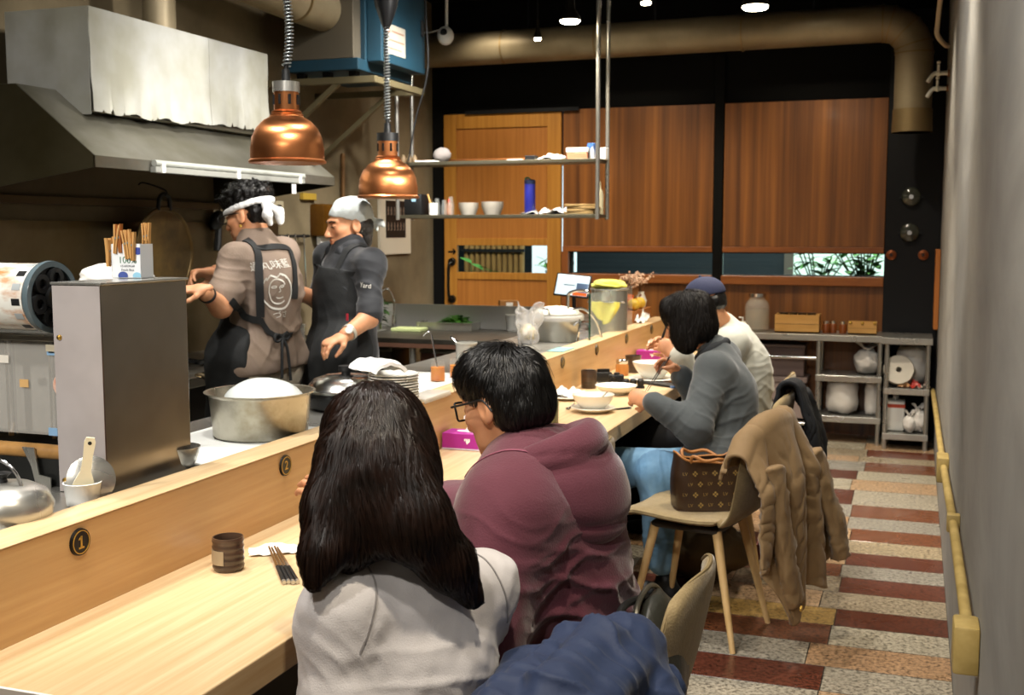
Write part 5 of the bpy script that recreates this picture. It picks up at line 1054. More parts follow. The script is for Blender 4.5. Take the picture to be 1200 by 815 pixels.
# ================================================================= side table and racks under the windows
ZT_ = .795
t = thing('side_table', 'long steel side table under the window band', 'table', (-.85, 8.76, 0)); 
MB().box(-.62, .66, -.2, .2, ZT_ - .045, ZT_, .003).build('table_top', m_steel, t, smooth=0)
for x in (-.58,):
    for yy in (-.17, .17): MB().cyl((x, yy, 0), (x, yy, ZT_ - .045), .018, n=12).build('leg', m_steel, t)
MB().cyl((-.58, -.17, .62), (.2, -.17, .62), .014, n=12).build('cross_bar', m_chrome, t)
MB().cyl((-.58, -.17, .13), (.2, -.17, .13), .014, n=12).build('cross_bar', m_chrome, t)
def rack(lb, x0, x1, y0, y1, zt, shelves, top):
    t = thing('steel_rack', lb, 'rack', ((x0 + x1) / 2, (y0 + y1) / 2, 0)); hx, hy = (x1 - x0) / 2, (y1 - y0) / 2
    for sx in (-1, 1):
        for sy in (-1, 1): MB().cyl((sx * (hx - .018), sy * (hy - .018), 0), (sx * (hx - .018), sy * (hy - .018), zt), .0165, n=14).build('leg', m_steel, t)
    for z in shelves: MB().box(-hx, hx, -hy, hy, z - .045, z, .003).build('shelf', m_steel, t, smooth=0)
    if top: MB().box(-hx - .02, hx + .01, -hy - .02, hy, zt, zt + .045, .003).build('rack_top', m_steel, t, smooth=0)
    return t
rack('low two shelf steel rack under the end of the side table', -.665, -.2, 8.56, 8.92, ZT_ - .046, (.5, .2), False)
rack('narrow steel rack with its own top between the side table and the grey wall', -.185, .125, 8.44, 8.88, ZT_ - .04, (.44, .115), True)
bag('plastic_bag', 'crumpled white roll bag on the upper shelf of the low rack', Vector((-.31, 8.72, .502)), .095, .19, 1.1); bag('plastic_bag', 'full white bag on the lower shelf of the low rack', Vector((-.48, 8.72, .202)), .115, .27, 2.2, knot=False, sq=.3)
bag('plastic_bag', 'slim white bag beside the full white bag on the low rack', Vector((-.27, 8.7, .202)), .05, .26, 3.7, knot=False, sq=.3)
bag('plastic_bag', 'large full white bag on the upper shelf of the narrow rack', Vector((.0, 8.7, .442)), .105, .29, 5.2, knot=False, sq=.3)
tag(MB().lathe([(.02, -.05), (.1, -.05), (.105, -.04), (.105, .04), (.1, .05), (.02, .05), (.02, -.05)], n=40, mtx=Matrix.Rotation(1.35, 4, 'X')).build('paper_roll', M('pale_roll', '#cfcabd', .6), loc=(-.085, 8.53, .56), smooth=50), 'round white paper roll leaning in the narrow rack', 'paper roll')
for k, (x, c_, lb) in enumerate(((-.05, '#b98a5c', 'tan packet before the large white bag'), (.03, '#a8342a', 'red packet before the large white bag'), (.085, '#c9beb2', 'pale packet beside the red packet on the narrow rack'))): crumple('snack_packet', lb, Vector((x, 8.5, .443)), .04, .035, .05, 1.7 + k, M('packet' + c_[1:], c_, .35), 'packet')
t = thing('detergent_jug', 'white plastic jug with a red band standing beside the narrow rack', 'jug', (-.1, 8.62, .117))
MB().box(-.065, .065, -.08, .08, 0, .22, .015).build('jug_body', m_white, t); MB().box(-.066, .066, -.081, .081, .17, .195).build('red_band', M('red_band', '#c04a32', .5), t, smooth=0); MB().cyl((0, 0, .22), (0, 0, .25), .02, n=14).build('jug_cap', m_white, t)
bag('plastic_bag', 'knotted white bag with a red tie on the lower shelf of the narrow rack', Vector((.06, 8.54, .117)), .06, .17, 6.6); bag('plastic_bag', 'small knotted bag beside the detergent jug', Vector((-.0, 8.5, .117)), .045, .13, 7.4)
# things on the side table
t = thing('drink_jar', 'big clear glass jar of water with a metal lid on the side table', 'jar', (ony(887, 380, 8.78).x, 8.78, ZT_ + .001))
MB().lathe([(0, 0), (.085, 0), (.095, .01), (.095, .18), (.085, .215), (.06, .24), (.06, .262), (.056, .262), (.056, .238), (.08, .212), (.09, .178), (.09, .012), (0, .008)], n=44).build('glass_jar', M('jar_glass2', '#eef2ea', .05, alpha=.13, coat=.6), t, smooth=50)
MB().lathe([(0, .01), (.088, .012), (.088, .165), (0, .166)], n=40).build('water', M('jar_water', '#d9cfae', .1, alpha=.18), t); MB().lathe([(.062, .255), (.064, .257), (.064, .282), (0, .284)], n=36).build('lid', m_chrome, t)
def wbox(lb, x, w_, d_, h_, y=8.74):
    t = thing('wooden_box', lb, 'box', (x, y, ZT_ + .001)); b = MB(); mw = M('light_box_wood', '#b98a48', .5, col2='#c99a58', vs=4, st=(1, 5, 5))
    b.box(-w_, w_, -d_, -d_ + .01, 0, h_); b.box(-w_, w_, d_ - .01, d_, 0, h_); b.box(-w_, -w_ + .01, -d_ + .01, d_ - .01, 0, h_); b.box(w_ - .01, w_, -d_ + .01, d_ - .01, 0, h_); b.box(-w_, w_, -d_, d_, 0, .01); b.build('box_body', mw, t, smooth=0)
    MB().box(-w_, w_, -d_ - .0006, -d_, h_ * .48, h_ * .5).build('seam', m_rub, t, smooth=0); return t
xb = ony(935, 380, 8.74).x; wbox('larger wooden cutlery box on the side table', xb, .16, .09, .135)
for k in range(4): tag(MB().lathe([(.0, 0), (.03, 0), (.032, .12), (.034, .124), (.0, .128)], n=20).build('canister', m_steeld, loc=(xb - .105 + .068 * k, 8.74 + .01 * (k % 2), ZT_ + .0115 + .01), smooth=50), ('steel lidded canister at the jar end of the wooden cutlery box', 'second steel canister in the wooden cutlery box', 'third steel canister in the wooden cutlery box', 'steel canister at the cup end of the wooden cutlery box')[k], 'canister')
xs = ony(1011, 380, 8.72).x; wb = wbox('smaller wooden box with brass corners on the side table', xs + .0, .1, .07, .09)
for sx in (-1, 0, 1): MB().ball((sx * .085, -.07, .085), .012, 10, 8).build('brass_corner', m_gold, wb)
for k, u in enumerate((970, 976, 986)):
    t = thing('small_shaker', ('small spice jar nearest the cutlery box on the side table', 'small spice jar in the middle of three on the side table', 'small spice jar beside the smaller wooden box')[k].replace('nearest', 'next to'), 'jar', (ony(u, 380, 8.72).x - .012 + .012 * k, 8.72 + .03 * (k == 1), ZT_ + .001)); MB().lathe([(0, 0), (.026, 0), (.028, .06), (.02, .07), (0, .07)], n=20).build('jar_body', M('amber_glass2', '#8a4a22', .2, trans=.3), t, smooth=50); MB().cyl((0, 0, .07), (0, 0, .09), .021, n=16).build('lid', m_chrome, t)
t = thing('dispenser_bottle', 'small white pump bottle beside the big glass jar', 'bottle', (ony(871, 380, 8.75).x, 8.72, ZT_ + .001)); MB().lathe([(0, 0), (.028, 0), (.03, .05), (.02, .07), (0, .07)], n=20).build('bottle_body', m_white, t, smooth=50); MB().tube([(0, 0, .07), (0, 0, .1), (-.03, 0, .1)], .006, 8).build('pump', m_white, t)
# step shape / boxes under the table
t = thing('storage_box', 'pale grey storage box under the side table', 'box', (-1.02, 8.78, 0)); MB().box(-.26, .27, -.12, .15, .15, .42, .008).build('box_body', M('mauve_grey', '#8f7f7a', .6), t, smooth=0); MB().box(-.28, .29, -.13, .16, .42, .46, .006).build('lid', M('mauve_grey2', '#7d6d68', .6), t, smooth=0); MB().box(-.24, .25, -.1, .14, 0, .15).build('base', m_black, t, smooth=0)
t = thing('storage_box', 'upper mauve storage box under the side table', 'box', (-1.02, 8.8, .461)); MB().box(-.25, .26, -.1, .14, 0, .22, .008).build('box_body', M('mauve_grey3', '#6f5f5c', .6), t, smooth=0); MB().box(-.26, .27, -.11, .145, .22, .24, .005).build('lid', M('mauve_grey2', '#7d6d68', .6), t, smooth=0)
# orange-legged stool
t = thing('stool', 'stool with orange metal legs behind the man in the cap', 'stool', (-.95, 7.35, 0)); m_org = M('orange_metal', '#b84a1e', .4, .2)
MB().cyl((0, 0, .44), (0, 0, .465), .15, n=32).build('seat', m_rub, t)
for a in range(4): q = PI / 4 + a * PI / 2; MB().bar((.2 * math.cos(q), .2 * math.sin(q), 0), (.12 * math.cos(q), .12 * math.sin(q), .44), .02).build('leg', m_org, t, smooth=0)
# ================================================================= chairs and what lies on them
m_uph = M('khaki_upholstery', '#93805b', .85, col2='#857350', vs=40, bump=.4, bs=180, sheen=.25); m_leg = M('beech_leg', '#d3b27e', .45, col2='#c5a26a', vs=5, st=(8, 8, .5)); m_under = M('seat_underside', '#2a241c', .6)
PROF = [(.235, .448), (.225, .462), (.16, .472), (.02, .462), (-.1, .462), (-.175, .475), (-.222, .515), (-.248, .585), (-.272, .68), (-.292, .77), (-.306, .838)]
PRS = smooth_path([(0, a, b) for a, b in PROF], 6)
def chair_pt(u, v):            # u -1..1 across, v 0..1 front edge to top of the backrest
    i = v * (len(PRS) - 1); k = min(int(i), len(PRS) - 2); p = PRS[k].lerp(PRS[k + 1], i - k)
    W = .225 if v < .5 else .225 + .0 * ((v - .5) / .5)
    if v > .86: W *= 1 - ((v - .86) / .14) ** 2.6 * .26
    if v < .12: W *= 1 - ((.12 - v) / .12) ** 2 * .25
    up = max(0, (v - .45)) * 1.6; return Vector((u * W, p.y + (.05 * up * u * u), p.z + (.02 * u * u if v < .5 else .0) - (.035 * u ** 4 * max(0, (v - .78) / .22))))
def pad(fn, nu, nv, th, e=8, mn=.3):
    P = [[fn(-1 + 2 * i / nu, j / nv) for j in range(nv + 1)] for i in range(nu + 1)]; A = []; B = []
    for i in range(nu + 1):
        for j in range(nv + 1):
            du = P[min(i + 1, nu)][j] - P[max(i - 1, 0)][j]; dv = P[i][min(j + 1, nv)] - P[i][max(j - 1, 0)]; n = du.cross(dv)
            n = n.normalized() if n.length > 1e-9 else Vector((0, 0, 1)); s = abs(-1 + 2 * i / nu); t = abs(-1 + 2 * j / nv); k = (1 - max(s, t) ** e) * (1 - mn) + mn
            A.append(P[i][j] + n * th * .5 * k); B.append(P[i][j] - n * th * .5 * k)
    W = nv + 1; o = len(A); fs = []
    for i in range(nu):
        for j in range(nv): q = (i * W + j, (i + 1) * W + j, (i + 1) * W + j + 1, i * W + j + 1); fs.append(q); fs.append(tuple(k + o for k in reversed(q)))
    rim = [i * W for i in range(nu + 1)] + [nu * W + j for j in range(1, W)] + [i * W + nv for i in range(nu - 1, -1, -1)] + [j for j in range(nv - 1, 0, -1)]
    for a, b in zip(rim, rim[1:] + rim[:1]): fs.append((b, a, a + o, b + o))
    return MB().add(A + B, fs)
def make_chair(lb, loc, rz):
    t = thing('dining_chair', lb, 'chair', loc, rz, 'upholstered dining chairs at the counter')
    pad(lambda u, v: chair_pt(u, v * .47), 22, 26, .034).build('seat', m_uph, t, smooth=60)
    pad(lambda u, v: chair_pt(u, .455 + .545 * v), 22, 30, .032).build('backrest', m_uph, t, smooth=60)
    MB().tube([chair_pt(-1, .47 + .53 * k / 24) for k in range(24)] + [chair_pt(-1 + 2 * k / 24, 1) for k in range(25)] + [chair_pt(1, 1 - .53 * k / 24) for k in range(1, 25)], .0045, 6).build('piping', M('piping', '#7c6a48', .8), t)
    MB().box(-.15, .15, -.14, .13, .42, .446, .008).build('seat_frame', m_under, t, smooth=0)
    for sx in (-1, 1):
        for (y0, y1) in ((.12, .2), (-.13, -.225)): MB().tube([(sx * .13, y0, .432), (sx * .195, y1, 0)], [.0185, .0105], 16).build('leg', m_leg, t)
    return t
CH = {}
for key, lb, x, y, rz in (('B', 'khaki chair with a brown handbag on its seat and a tan coat on its back', -.765, 4.33, 78), ('A', 'khaki upholstered chair behind the man in the maroon hoodie', -.70, 2.375, 89), ('G', 'khaki upholstered chair under the navy jacket behind the long haired woman', -.80, 1.70, 88),
                          ('E', 'empty khaki chair pushed in under the counter between the hoodie and the handbag', -1.275, 3.72, 90), ('C', 'khaki upholstered chair of the woman in grey with a black jacket on its back', -.80, 5.12, 86), ('D', 'khaki upholstered chair of the man in the cap', -.86, 5.8, 90)):
    if not CH: CH[key] = make_chair(lb, (x, y, 0), math.radians(rz))
    else: CH[key] = dup(CH['B'], (x, y, 0), math.radians(rz), lb)
def cw(key, p):        # chair-local point to world
    o = CH[key]; c, s = math.cos(o.rotation_euler.z), math.sin(o.rotation_euler.z); return Vector((o.location.x + p[0] * c - p[1] * s, o.location.y + p[0] * s + p[1] * c, p[2]))
# ---- draped coats: cloth going over the top of a backrest and hanging behind it
def wrk(spec):               # fold displacement: [(centre, direction across the folds, wavelength, radius, depth)], plus soft noise
    folds, amp, nsc, seed = spec
    def disp(V, N):
        d = amp * fbm(V, nsc, seed, 3)
        for j, (c, dr, wl, rad, dep) in enumerate(folds):
            c = A3(c); dr = A3(dr); dr /= np.linalg.norm(dr); q = V - c; m = np.exp(-(q * q).sum(1) / (rad * rad)); ph = q @ dr / wl * PI + 2.2 * fbm(V, 5, seed + j + 5, 2)
            d = d + dep * m * ((1 - np.abs(np.sin(ph))) ** 2.4 * 1.5 - .33)
        return V + N * d[:, None]
    return disp
A3 = lambda v: np.array([v[0], v[1], v[2]], float)
def place(name, parts, mat, par, org, cols=None):
    o_ = A3(org); me = np_mesh(name, [(v - o_, f) for v, f in parts])
    if cols is not None: ca = me.attributes.new('tint', 'FLOAT_COLOR', 'POINT'); ca.data.foreach_set('color', np.concatenate(cols).astype(np.float32).ravel())
    return link(name, me, mat, par)
def drape(name, part, lb, cat, key, mat, u0, u1, inner, zb, amp, nf, seed, flare, th=.012, nu=110, nv=80, Wd=.22):
    t = thing(name, lb, cat, cw(key, (0, -.33, .5)), CH[key].rotation_euler.z); O_ = Vector((0, -.33, .5))
    def fn(u, v):
        uu = u0 + (u1 - u0) * u; cu = max(-1, min(1, uu)); ex = uu - cu
        top = chair_pt(cu, 1); tx = uu * Wd; ty = top.y; zt = .862 - .06 * abs(cu) ** 3.2 - abs(ex) * .2
        L = inner + .07 + zt - zb(u); s = v * L
        w1 = noise.noise(Vector((u * 2.2, v * 1.1, seed))); f = 2 * abs(math.sin(PI * (nf * u + .35 * w1 + seed))) ** .62 - 1.1 + .5 * noise.noise(Vector((u * 6, v * 3, seed + 3)))
        r1 = noise.noise(Vector((u * 7, v * 9, seed))); cr = (1 - abs(math.sin(9 * v + 7 * u + 5 * r1))) ** 2 * .010 + noise.noise(Vector((u * 18, v * 16, seed + 8))) * .004
        if s < inner:
            k = 1 - s / inner; p = chair_pt(cu, 1 - .3 * (inner - s) / .3); return Vector((tx, p.y + .034 + .012 * k * f, min(p.z, zt - .01) - abs(ex) * .1)) - O_
        if s < inner + .07:
            a = (s - inner) / .07 * PI; return Vector((tx, ty + .036 * math.cos(a), zt - .012 + .032 * math.sin(a) + .005 * f)) - O_
        q = (s - inner - .07) / (L - inner - .07); g = min(1, q * 3.5)
        return Vector((tx * (1 + .22 * q) + .02 * q * math.sin(9 * u + seed), ty - .036 - flare(u) * q ** .8 - amp * g * (f * .5 + .5) + cr * g, zt - .012 - q * (L - inner - .07) - .012 * q * f)) - O_
    MB().sheet(fn, nu, nv, th).build(part, mat, t, smooth=180); return t
m_tan = M('tan_cotton', '#8f7450', .75, col2='#846a47', vs=3, bump=.25, bs=30, sheen=.15)
ctn = drape('tan_coat', 'coat_body', 'long tan coat draped over the back of the handbag chair', 'coat', 'B', m_tan, -1.34, 1.22, .17, lambda u: .2 + .16 * max(0, (u - .6)) / .4 + .05 * math.sin(14 * u) + (.2 * (.3 - u) / .3 if u < .3 else 0), .075, 3.2, .25, lambda u: .015 + .075 * u ** 1.5)
def sleeve(t, pts, rs, mat, seed, name='sleeve', flat=.62):
    pts = smooth_path(pts, 12); n = len(pts); b = MB(); rr = [rs[0] + (rs[1] - rs[0]) * i / (n - 1) for i in range(n)]; rr[0] *= .5; b.tube(pts, rr, 36)
    v2 = []
    for i, p in enumerate(b.v):
        c = pts[i // 36]; d = Vector(p) - c; k = i // 36 / (n - 1); nz = noise.noise(Vector(p) * 14 + Vector((seed, 0, 0))); fo = (1 - abs(math.sin(16 * k + 3 * d.normalized().x + 4 * nz))) ** 2
        d.y *= flat; v2.append(tuple(c + d * (1 + .22 * fo - .12 + .2 * nz)))
    b.v = v2; return b.build(name, mat, t, smooth=180)
sleeve(ctn, [(-.2, -.03, .22), (-.2, -.06, .05), (-.17, -.085, -.15), (-.13, -.1, -.29)], (.062, .05), m_tan, 5)
sleeve(ctn, [(.17, -.06, .22), (.2, -.11, .05), (.225, -.15, -.1), (.24, -.16, -.2)], (.06, .055), m_tan, 2)
MB().lathe([(0, 0), (.012, 0), (.012, .006), (0, .007)], n=18, mtx=Matrix.Rotation(PI / 2, 4, 'X')).build('buckle', m_gold, ctn, loc=(-.15, -.13, -.3))
m_blk = M('black_wool', '#0f1116', .85, bump=.3, bs=60)
bj = drape('black_jacket', 'jacket_body', 'black jacket hanging on the chair of the woman in grey', 'jacket', 'C', m_blk, -.3, 1.2, .2, lambda u: .3 + .05 * math.sin(6 * u), .06, 2.2, .2, lambda u: .03 + .04 * u, th=.02)
sleeve(bj, [(.12, .0, .33), (.2, -.06, .15), (.2, -.09, -.1)], (.06, .05), m_blk, 3)
# navy jacket bundled over the chair of the long haired woman
m_navy = M('navy_nylon', '#1c2a48', .7, col2='#22325284'[:7], vs=4, bump=.3, bs=60, sheen=.1)
nl = cw('G', (0, -.3, .5)); nj = thing('navy_jacket', 'crumpled navy jacket heaped over the chair back behind the long haired woman', 'jacket', nl)
S = SDF(); G_ = lambda x, y, z: A3(cw('G', (x, y, z)))
S.path([G_(-.24, -.29, .79), G_(-.1, -.315, .85), G_(.1, -.315, .852), G_(.23, -.3, .82)], [.035, .04, .045, .04], .03)
S.rbox(G_(0, -.375, .66), (.235, .032, .2), .03, .04, np.array([A3(cw('G', (1, 0, 0)) - cw('G', (0, 0, 0))), A3(cw('G', (0, 1, 0)) - cw('G', (0, 0, 0))), [0, 0, 1.]]).T); S.rbox(G_(.0, -.232, .72), (.22, .026, .14), .02, .04, np.array([A3(cw('G', (1, 0, 0)) - cw('G', (0, 0, 0))), A3(cw('G', (0, 1, 0)) - cw('G', (0, 0, 0))), [0, 0, 1.]]).T)
S.path([G_(.18, -.24, .82), G_(.17, -.35, .835), G_(.1, -.42, .75), G_(.04, -.43, .62)], [.04, .05, .05, .045], .02); S.path([G_(.2, -.33, .8), G_(.23, -.38, .73), G_(.21, -.41, .6), G_(.19, -.42, .5)], [.045, .05, .05, .045], .02); S.path([G_(-.2, -.26, .8), G_(-.05, -.2, .78), G_(.12, -.19, .78), G_(.2, -.2, .7)], [.04, .05, .055, .05], .02)
fo = [(G_(.1, -.32, .86), (.3, 1, .4), .08, .13, .008), (G_(.22, -.35, .78), (1, .3, .6), .09, .13, .009), (G_(-.1, -.3, .82), (.4, 1, -.3), .085, .14, .008), (G_(.05, -.42, .68), (.7, .4, 1), .09, .14, .009)]
place('jacket_body', [S.mesh(.0055, wrk((fo, .0035, 11, 7)), 1)], m_navy, nj, nl)
# ---- brown monogram handbag
m_lv = M('brown_canvas', '#3c2a1b', .35, col2='#33231a', vs=6, coat=.25); m_tanl = M('tan_leather', '#a8703c', .45); m_lin = M('bag_lining', '#7d6a50', .7)
hp = cw('B', (.02, -.02, .481)); hb = thing('handbag', 'brown patterned handbag standing on the seat of the middle chair', 'handbag', hp, math.radians(28))
def hbf(u, v):
    a = 2 * PI * u; sx, sy = .125 - .004 * v + .01 * math.sin(3 * v), .075 - .02 * v
    c, s = math.cos(a), math.sin(a); e = .45; x = sx * math.copysign(abs(c) ** e, c); y = sy * math.copysign(abs(s) ** e, s)
    return (x, y + .008 * math.sin(5 * x * 6 + 2 * v) * v, .205 * v + .018 * v * math.cos(2 * a) + .012 * noise.noise(Vector((x * 12, y * 12, v * 4))))
hbm = MB().sheet(hbf, 72, 22, .004); hbm.box(-.14, .14, -.07, .07, 0, .004, .001); hbm.build('bag_body', m_lv, hb, smooth=60)
MB().sheet(lambda u, v: Vector(hbf(u, .97 - .4 * v)) * .955, 60, 6, .0015).build('lining', m_lin, hb, smooth=60)
MB().tube([Vector(hbf(k / 60, 1.0)) for k in range(60)], .0045, 6, closed=True).build('top_trim', m_tanl, hb)
for sgn in (-1, 1): MB().tube(smooth_path([(-.075, sgn * .048, .18), (-.072, sgn * .07, .215), (-.03, sgn * .092, .2), (.03, sgn * .09, .205), (.075, sgn * .048, .18)], 6), .0065, 8).build('handle', m_tanl, hb)
for sgn in (-1, 1):
    for x in (-.075, .075): MB().lathe([(.010, -.003), (.014, 0), (.010, .003), (.008, 0), (.010, -.003)], n=18, mtx=Matrix.Rotation(PI / 2, 4, 'X'), c=(x, sgn * .052, .182)).build('ring', m_gold, hb)
mono = MB(); m_mono = M('monogram_gold', '#8f7440', .5); bvh_b = BVHTree.FromPolygons([Vector(p) for p in hbm.v], [list(f) for f in hbm.f])
def onbag(x, z, off=.0012):
    r = bvh_b.ray_cast(Vector((x, -.3, z)), Vector((0, 1, 0))); return r[0] + Vector((0, -off, 0)) if r[0] else Vector((x, -.08, z))
lvm = text_mesh('LV', .022, 0)
for i, z in enumerate((.025, .065, .105, .145)):
    for k in range(7):
        x = -.12 + .04 * k + (.02 if i % 2 else 0)
        if abs(x) > .115: continue
        if (k + i) % 2:
            MB().add([onbag(x + v.co.x * .8, z + v.co.y * .8) for v in lvm.vertices], [list(p.vertices) for p in lvm.polygons]).build('monogram_letters', m_mono, hb, smooth=0)
        else:
            mono = MB()
            for q in range(4):
                a = q * PI / 2; pts = [(x + .0065 * math.cos(a) + .0042 * math.cos(b), z + .0065 * math.sin(a) + .0042 * math.sin(b)) for b in np.linspace(0, 2 * PI, 8, endpoint=False)]
                mono.add([onbag(*p) for p in pts], [list(range(8))])
            mono.build('monogram_flower', m_mono, hb, smooth=0)
# ---- black bag beside the man in the hoodie
sb = thing('shoulder_bag', 'small black zipped bag squeezed between the maroon hoodie and the chair back', 'bag', Vector((at(768, 725, 2.36).x, at(768, 725, 2.36).y, .484)), CH['A'].rotation_euler.z)
m_bb = M('black_nylon', '#2a2a24', .45, bump=.3, bs=90)
MB().ball((0, 0, .15), (.17, .065, .17), 40, 24, fn=lambda d: (1 - .1 * abs(d.x) ** 3) * (1 + .1 * noise.noise(d * 2.2))).build('bag_body', m_bb, sb, smooth=180)
MB().tube(smooth_path([(-.14, .01, .25), (-.07, .02, .315), (.05, .02, .32), (.13, .01, .27)], 8), .006, 8).build('zip', M('zip_metal', '#6d6a60', .35, .8), sb)
MB().tube(smooth_path([(-.15, .0, .2), (-.17, .03, .3), (-.1, .04, .32), (.0, .02, .31)], 8), .008, 8).build('strap', m_rub, sb)
for x in (-.14, .13): MB().lathe([(.012, -.003), (.016, 0), (.012, .003), (.009, 0), (.012, -.003)], n=18, c=(x, .02, .24)).build('buckle', m_chrome, sb)
# bag on the floor under the middle chair
fb = thing('floor_bag', 'tan and pink cloth bag on the floor under the handbag chair', 'bag', (-.86, 5.02, .001)); MB().ball((0, 0, .12), (.2, .15, .13), 36, 20, fn=lambda d: 1 + .18 * noise.noise(d * 2.4) + .06 * noise.noise(d * 6)).build('bag_body', M('olive_cloth', '#5a4a34', .8, col2='#6d5a3c', vs=5), fb, smooth=180); MB().tube(smooth_path([(-.1, -.05, .22), (-.05, -.1, .3), (.05, -.1, .3), (.1, -.05, .22)], 6), .01, 8).build('handle', m_rub, fb)
pbx = tag(MB().box(-.06, .06, -.05, .05, 0, .1, .006).build('pink_box', M('pink_card', '#9a5f5a', .6), loc=(-.6, 5.3, .001)), 'small pink box on the floor beyond the tan coat', 'box')
# ================================================================= people
class Fr:        # head / torso frame: right, forward, up
    def __init__(s, c, yaw, pitch=0., roll=0., sc=1.):
        y, p = math.radians(yaw), math.radians(pitch); f = Vector((-math.sin(y) * math.cos(p), math.cos(y) * math.cos(p), -math.sin(p)))
        r = f.cross(Vector((0, 0, 1))).normalized(); u = r.cross(f)
        if roll: q = Matrix.Rotation(math.radians(roll), 3, f); r = q @ r; u = q @ u
        s.c, s.r, s.f, s.u, s.s = Vector(c), r, f, u, sc; s.R = np.array([A3(r), A3(f), A3(u)]).T
    def __call__(s, x, y, z): return s.c + (s.r * x + s.f * y + s.u * z) * s.s
def sdf_head(S, H, neck, nr=.05):
    s = H.s
    def e(c, r, k=.02, kind='u'): S.ell(A3(H(*c)), np.array(r) * s, k, H.R, kind)
    def c_(a, b, ra, rb=None, k=.015): S.cap(A3(H(*a)), A3(H(*b)), ra * s, (rb or ra) * s, k)
    e((0, -.012, .032), (.073, .093, .077)); e((0, .03, -.03), (.059, .062, .082), .03); e((0, .036, -.078), (.043, .05, .032), .03); e((0, .078, -.1), (.017, .015, .015), .025)
    for x in (-1, 1):
        e((x * .043, .056, -.022), (.02, .024, .018), .025); c_((x * .012, .088, .024), (x * .045, .072, .022), .009, .008, .015)
        e((x * .031, .1, .003), (.017, .016, .011), .012, 's'); e((x * .031, .079, .002), (.0145, .0125, .0115), .004)
        e((x * .077, -.008, -.008), (.009, .021, .033), .008); e((x * .088, -.002, -.006), (.008, .011, .019), .006, 's'); e((x * .012, .097, -.041), (.008, .009, .007), .008)
    c_((0, .088, .01), (0, .112, -.036), .0075, .0115); e((0, .102, -.0665), (.021, .012, .0022), .004, 's')
    e((0, .0925, -.0605), (.02, .009, .0055), .006); e((0, .0915, -.0725), (.017, .009, .006), .006)
    S.cap(A3(H(0, -.022, -.05)), A3(neck), nr * s, nr * 1.08, .03)
def hand(S, wr, d, n, side, curl=(.3, .35, .4, .45), spread=.12, thumb=.5, sc=1., k=.006):
    """wr wrist, d finger direction, n the way the palm faces, side +1/-1 which side the thumb is on"""
    d = Vector(d).normalized(); n = Vector(n); n = (n - d * n.dot(d)).normalized(); t = d.cross(n) * side
    w = Vector(wr); P = lambda a, b, c: w + (d * a + t * b + n * c) * sc
    S.cap(A3(P(0, 0, 0)), A3(P(.03, 0, 0)), .024 * sc, .03 * sc, .015, flat=(A3(n), .7)); S.cap(A3(P(.03, .004, 0)), A3(P(.078, .0, .0)), .033 * sc, .037 * sc, .015, flat=(A3(n), .42)); S.ell(A3(P(.04, .022, .006)), np.array((.02, .02, .016)) * sc, .012)
    for i, (b, L) in enumerate(((.028, .072), (.0095, .08), (-.0095, .075), (-.027, .06))):
        a0 = P(.082 - abs(b - .005) * .25, b, 0); ang = 0.; fd = (d + t * (spread * (b / .028))).normalized(); p = a0; rr = .0092 - .0006 * (i == 3)
        for sgl, cu in zip((.45, .3, .25), (1., 1.2, .8)):
            ang += curl[i] * cu; q = p + (fd * math.cos(ang) + n * math.sin(ang)) * L * sgl * sc; S.cap(A3(p), A3(q), rr * sc, (rr - .0008) * sc, k); p = q; rr -= .0008
    p = P(.018, .026, .006); q = P(.046, .05, .014 + .01 * thumb); S.cap(A3(p), A3(q), .0125 * sc, .0105 * sc, .01); r_ = q + (d * .75 + t * (.5 - thumb) + n * thumb).normalized() * .03 * sc; S.cap(A3(q), A3(r_), .0103 * sc, .0092 * sc, k); e_ = r_ + (d * .9 - t * .15 * thumb + n * thumb * .8).normalized() * .024 * sc; S.cap(A3(r_), A3(e_), .009 * sc, .0075 * sc, k)
def torso(S, J, o=0., w=1., k=.05, belly=.0):
    pe, ch, nk, sl, sr = (J[q] for q in ('pelvis', 'chest', 'neck', 'sl', 'sr')); r = (sr - sl).normalized(); up = (nk - pe).normalized(); f = up.cross(r).normalized(); u2 = r.cross(f); R = np.array([A3(r), A3(f), A3(u2)]).T
    hl, hr = J['hl'], J['hr']; S.cap(A3(hl), A3(hr), .105 * w + o, None, k)
    S.ell(A3(pe + (ch - pe) * .45 + f * belly), (.135 * w + o, .1 * w + o + belly * .6, .16 + o), k, R); S.ell(A3(ch), (.152 * w + o, .108 * w + o, .17 + o), k, R); S.cap(A3(sl), A3(sr), .05 + o, None, k); S.cap(A3(ch + (nk - ch) * .3), A3(nk), .085 + o, .05 + o, k); S.cap(A3(pe), A3(ch), .1 * w + o, .1 * w + o, k)
    return R, r, f, u2
def arm(S, J, sd, r=(.05, .042, .03), o=0., to=1., k=.03):
    a, b, c = J['s' + sd], J['e' + sd], J['w' + sd]; S.cap(A3(a), A3(b), r[0] + o, r[1] + o, k); S.cap(A3(b), A3(b.lerp(c, to)), r[1] + o, (r[1] + (r[2] - r[1]) * to) + o, k)
def leg(S, J, sd, r=(.085, .06, .042), o=0., to=1., k=.04):
    a, b, c = J['h' + sd], J['k' + sd], J['a' + sd]; S.cap(A3(a), A3(b), r[0] + o, r[1] + o, k); S.cap(A3(b), A3(b.lerp(c, to)), r[1] + o, (r[1] + (r[2] - r[1]) * to) + o, k)
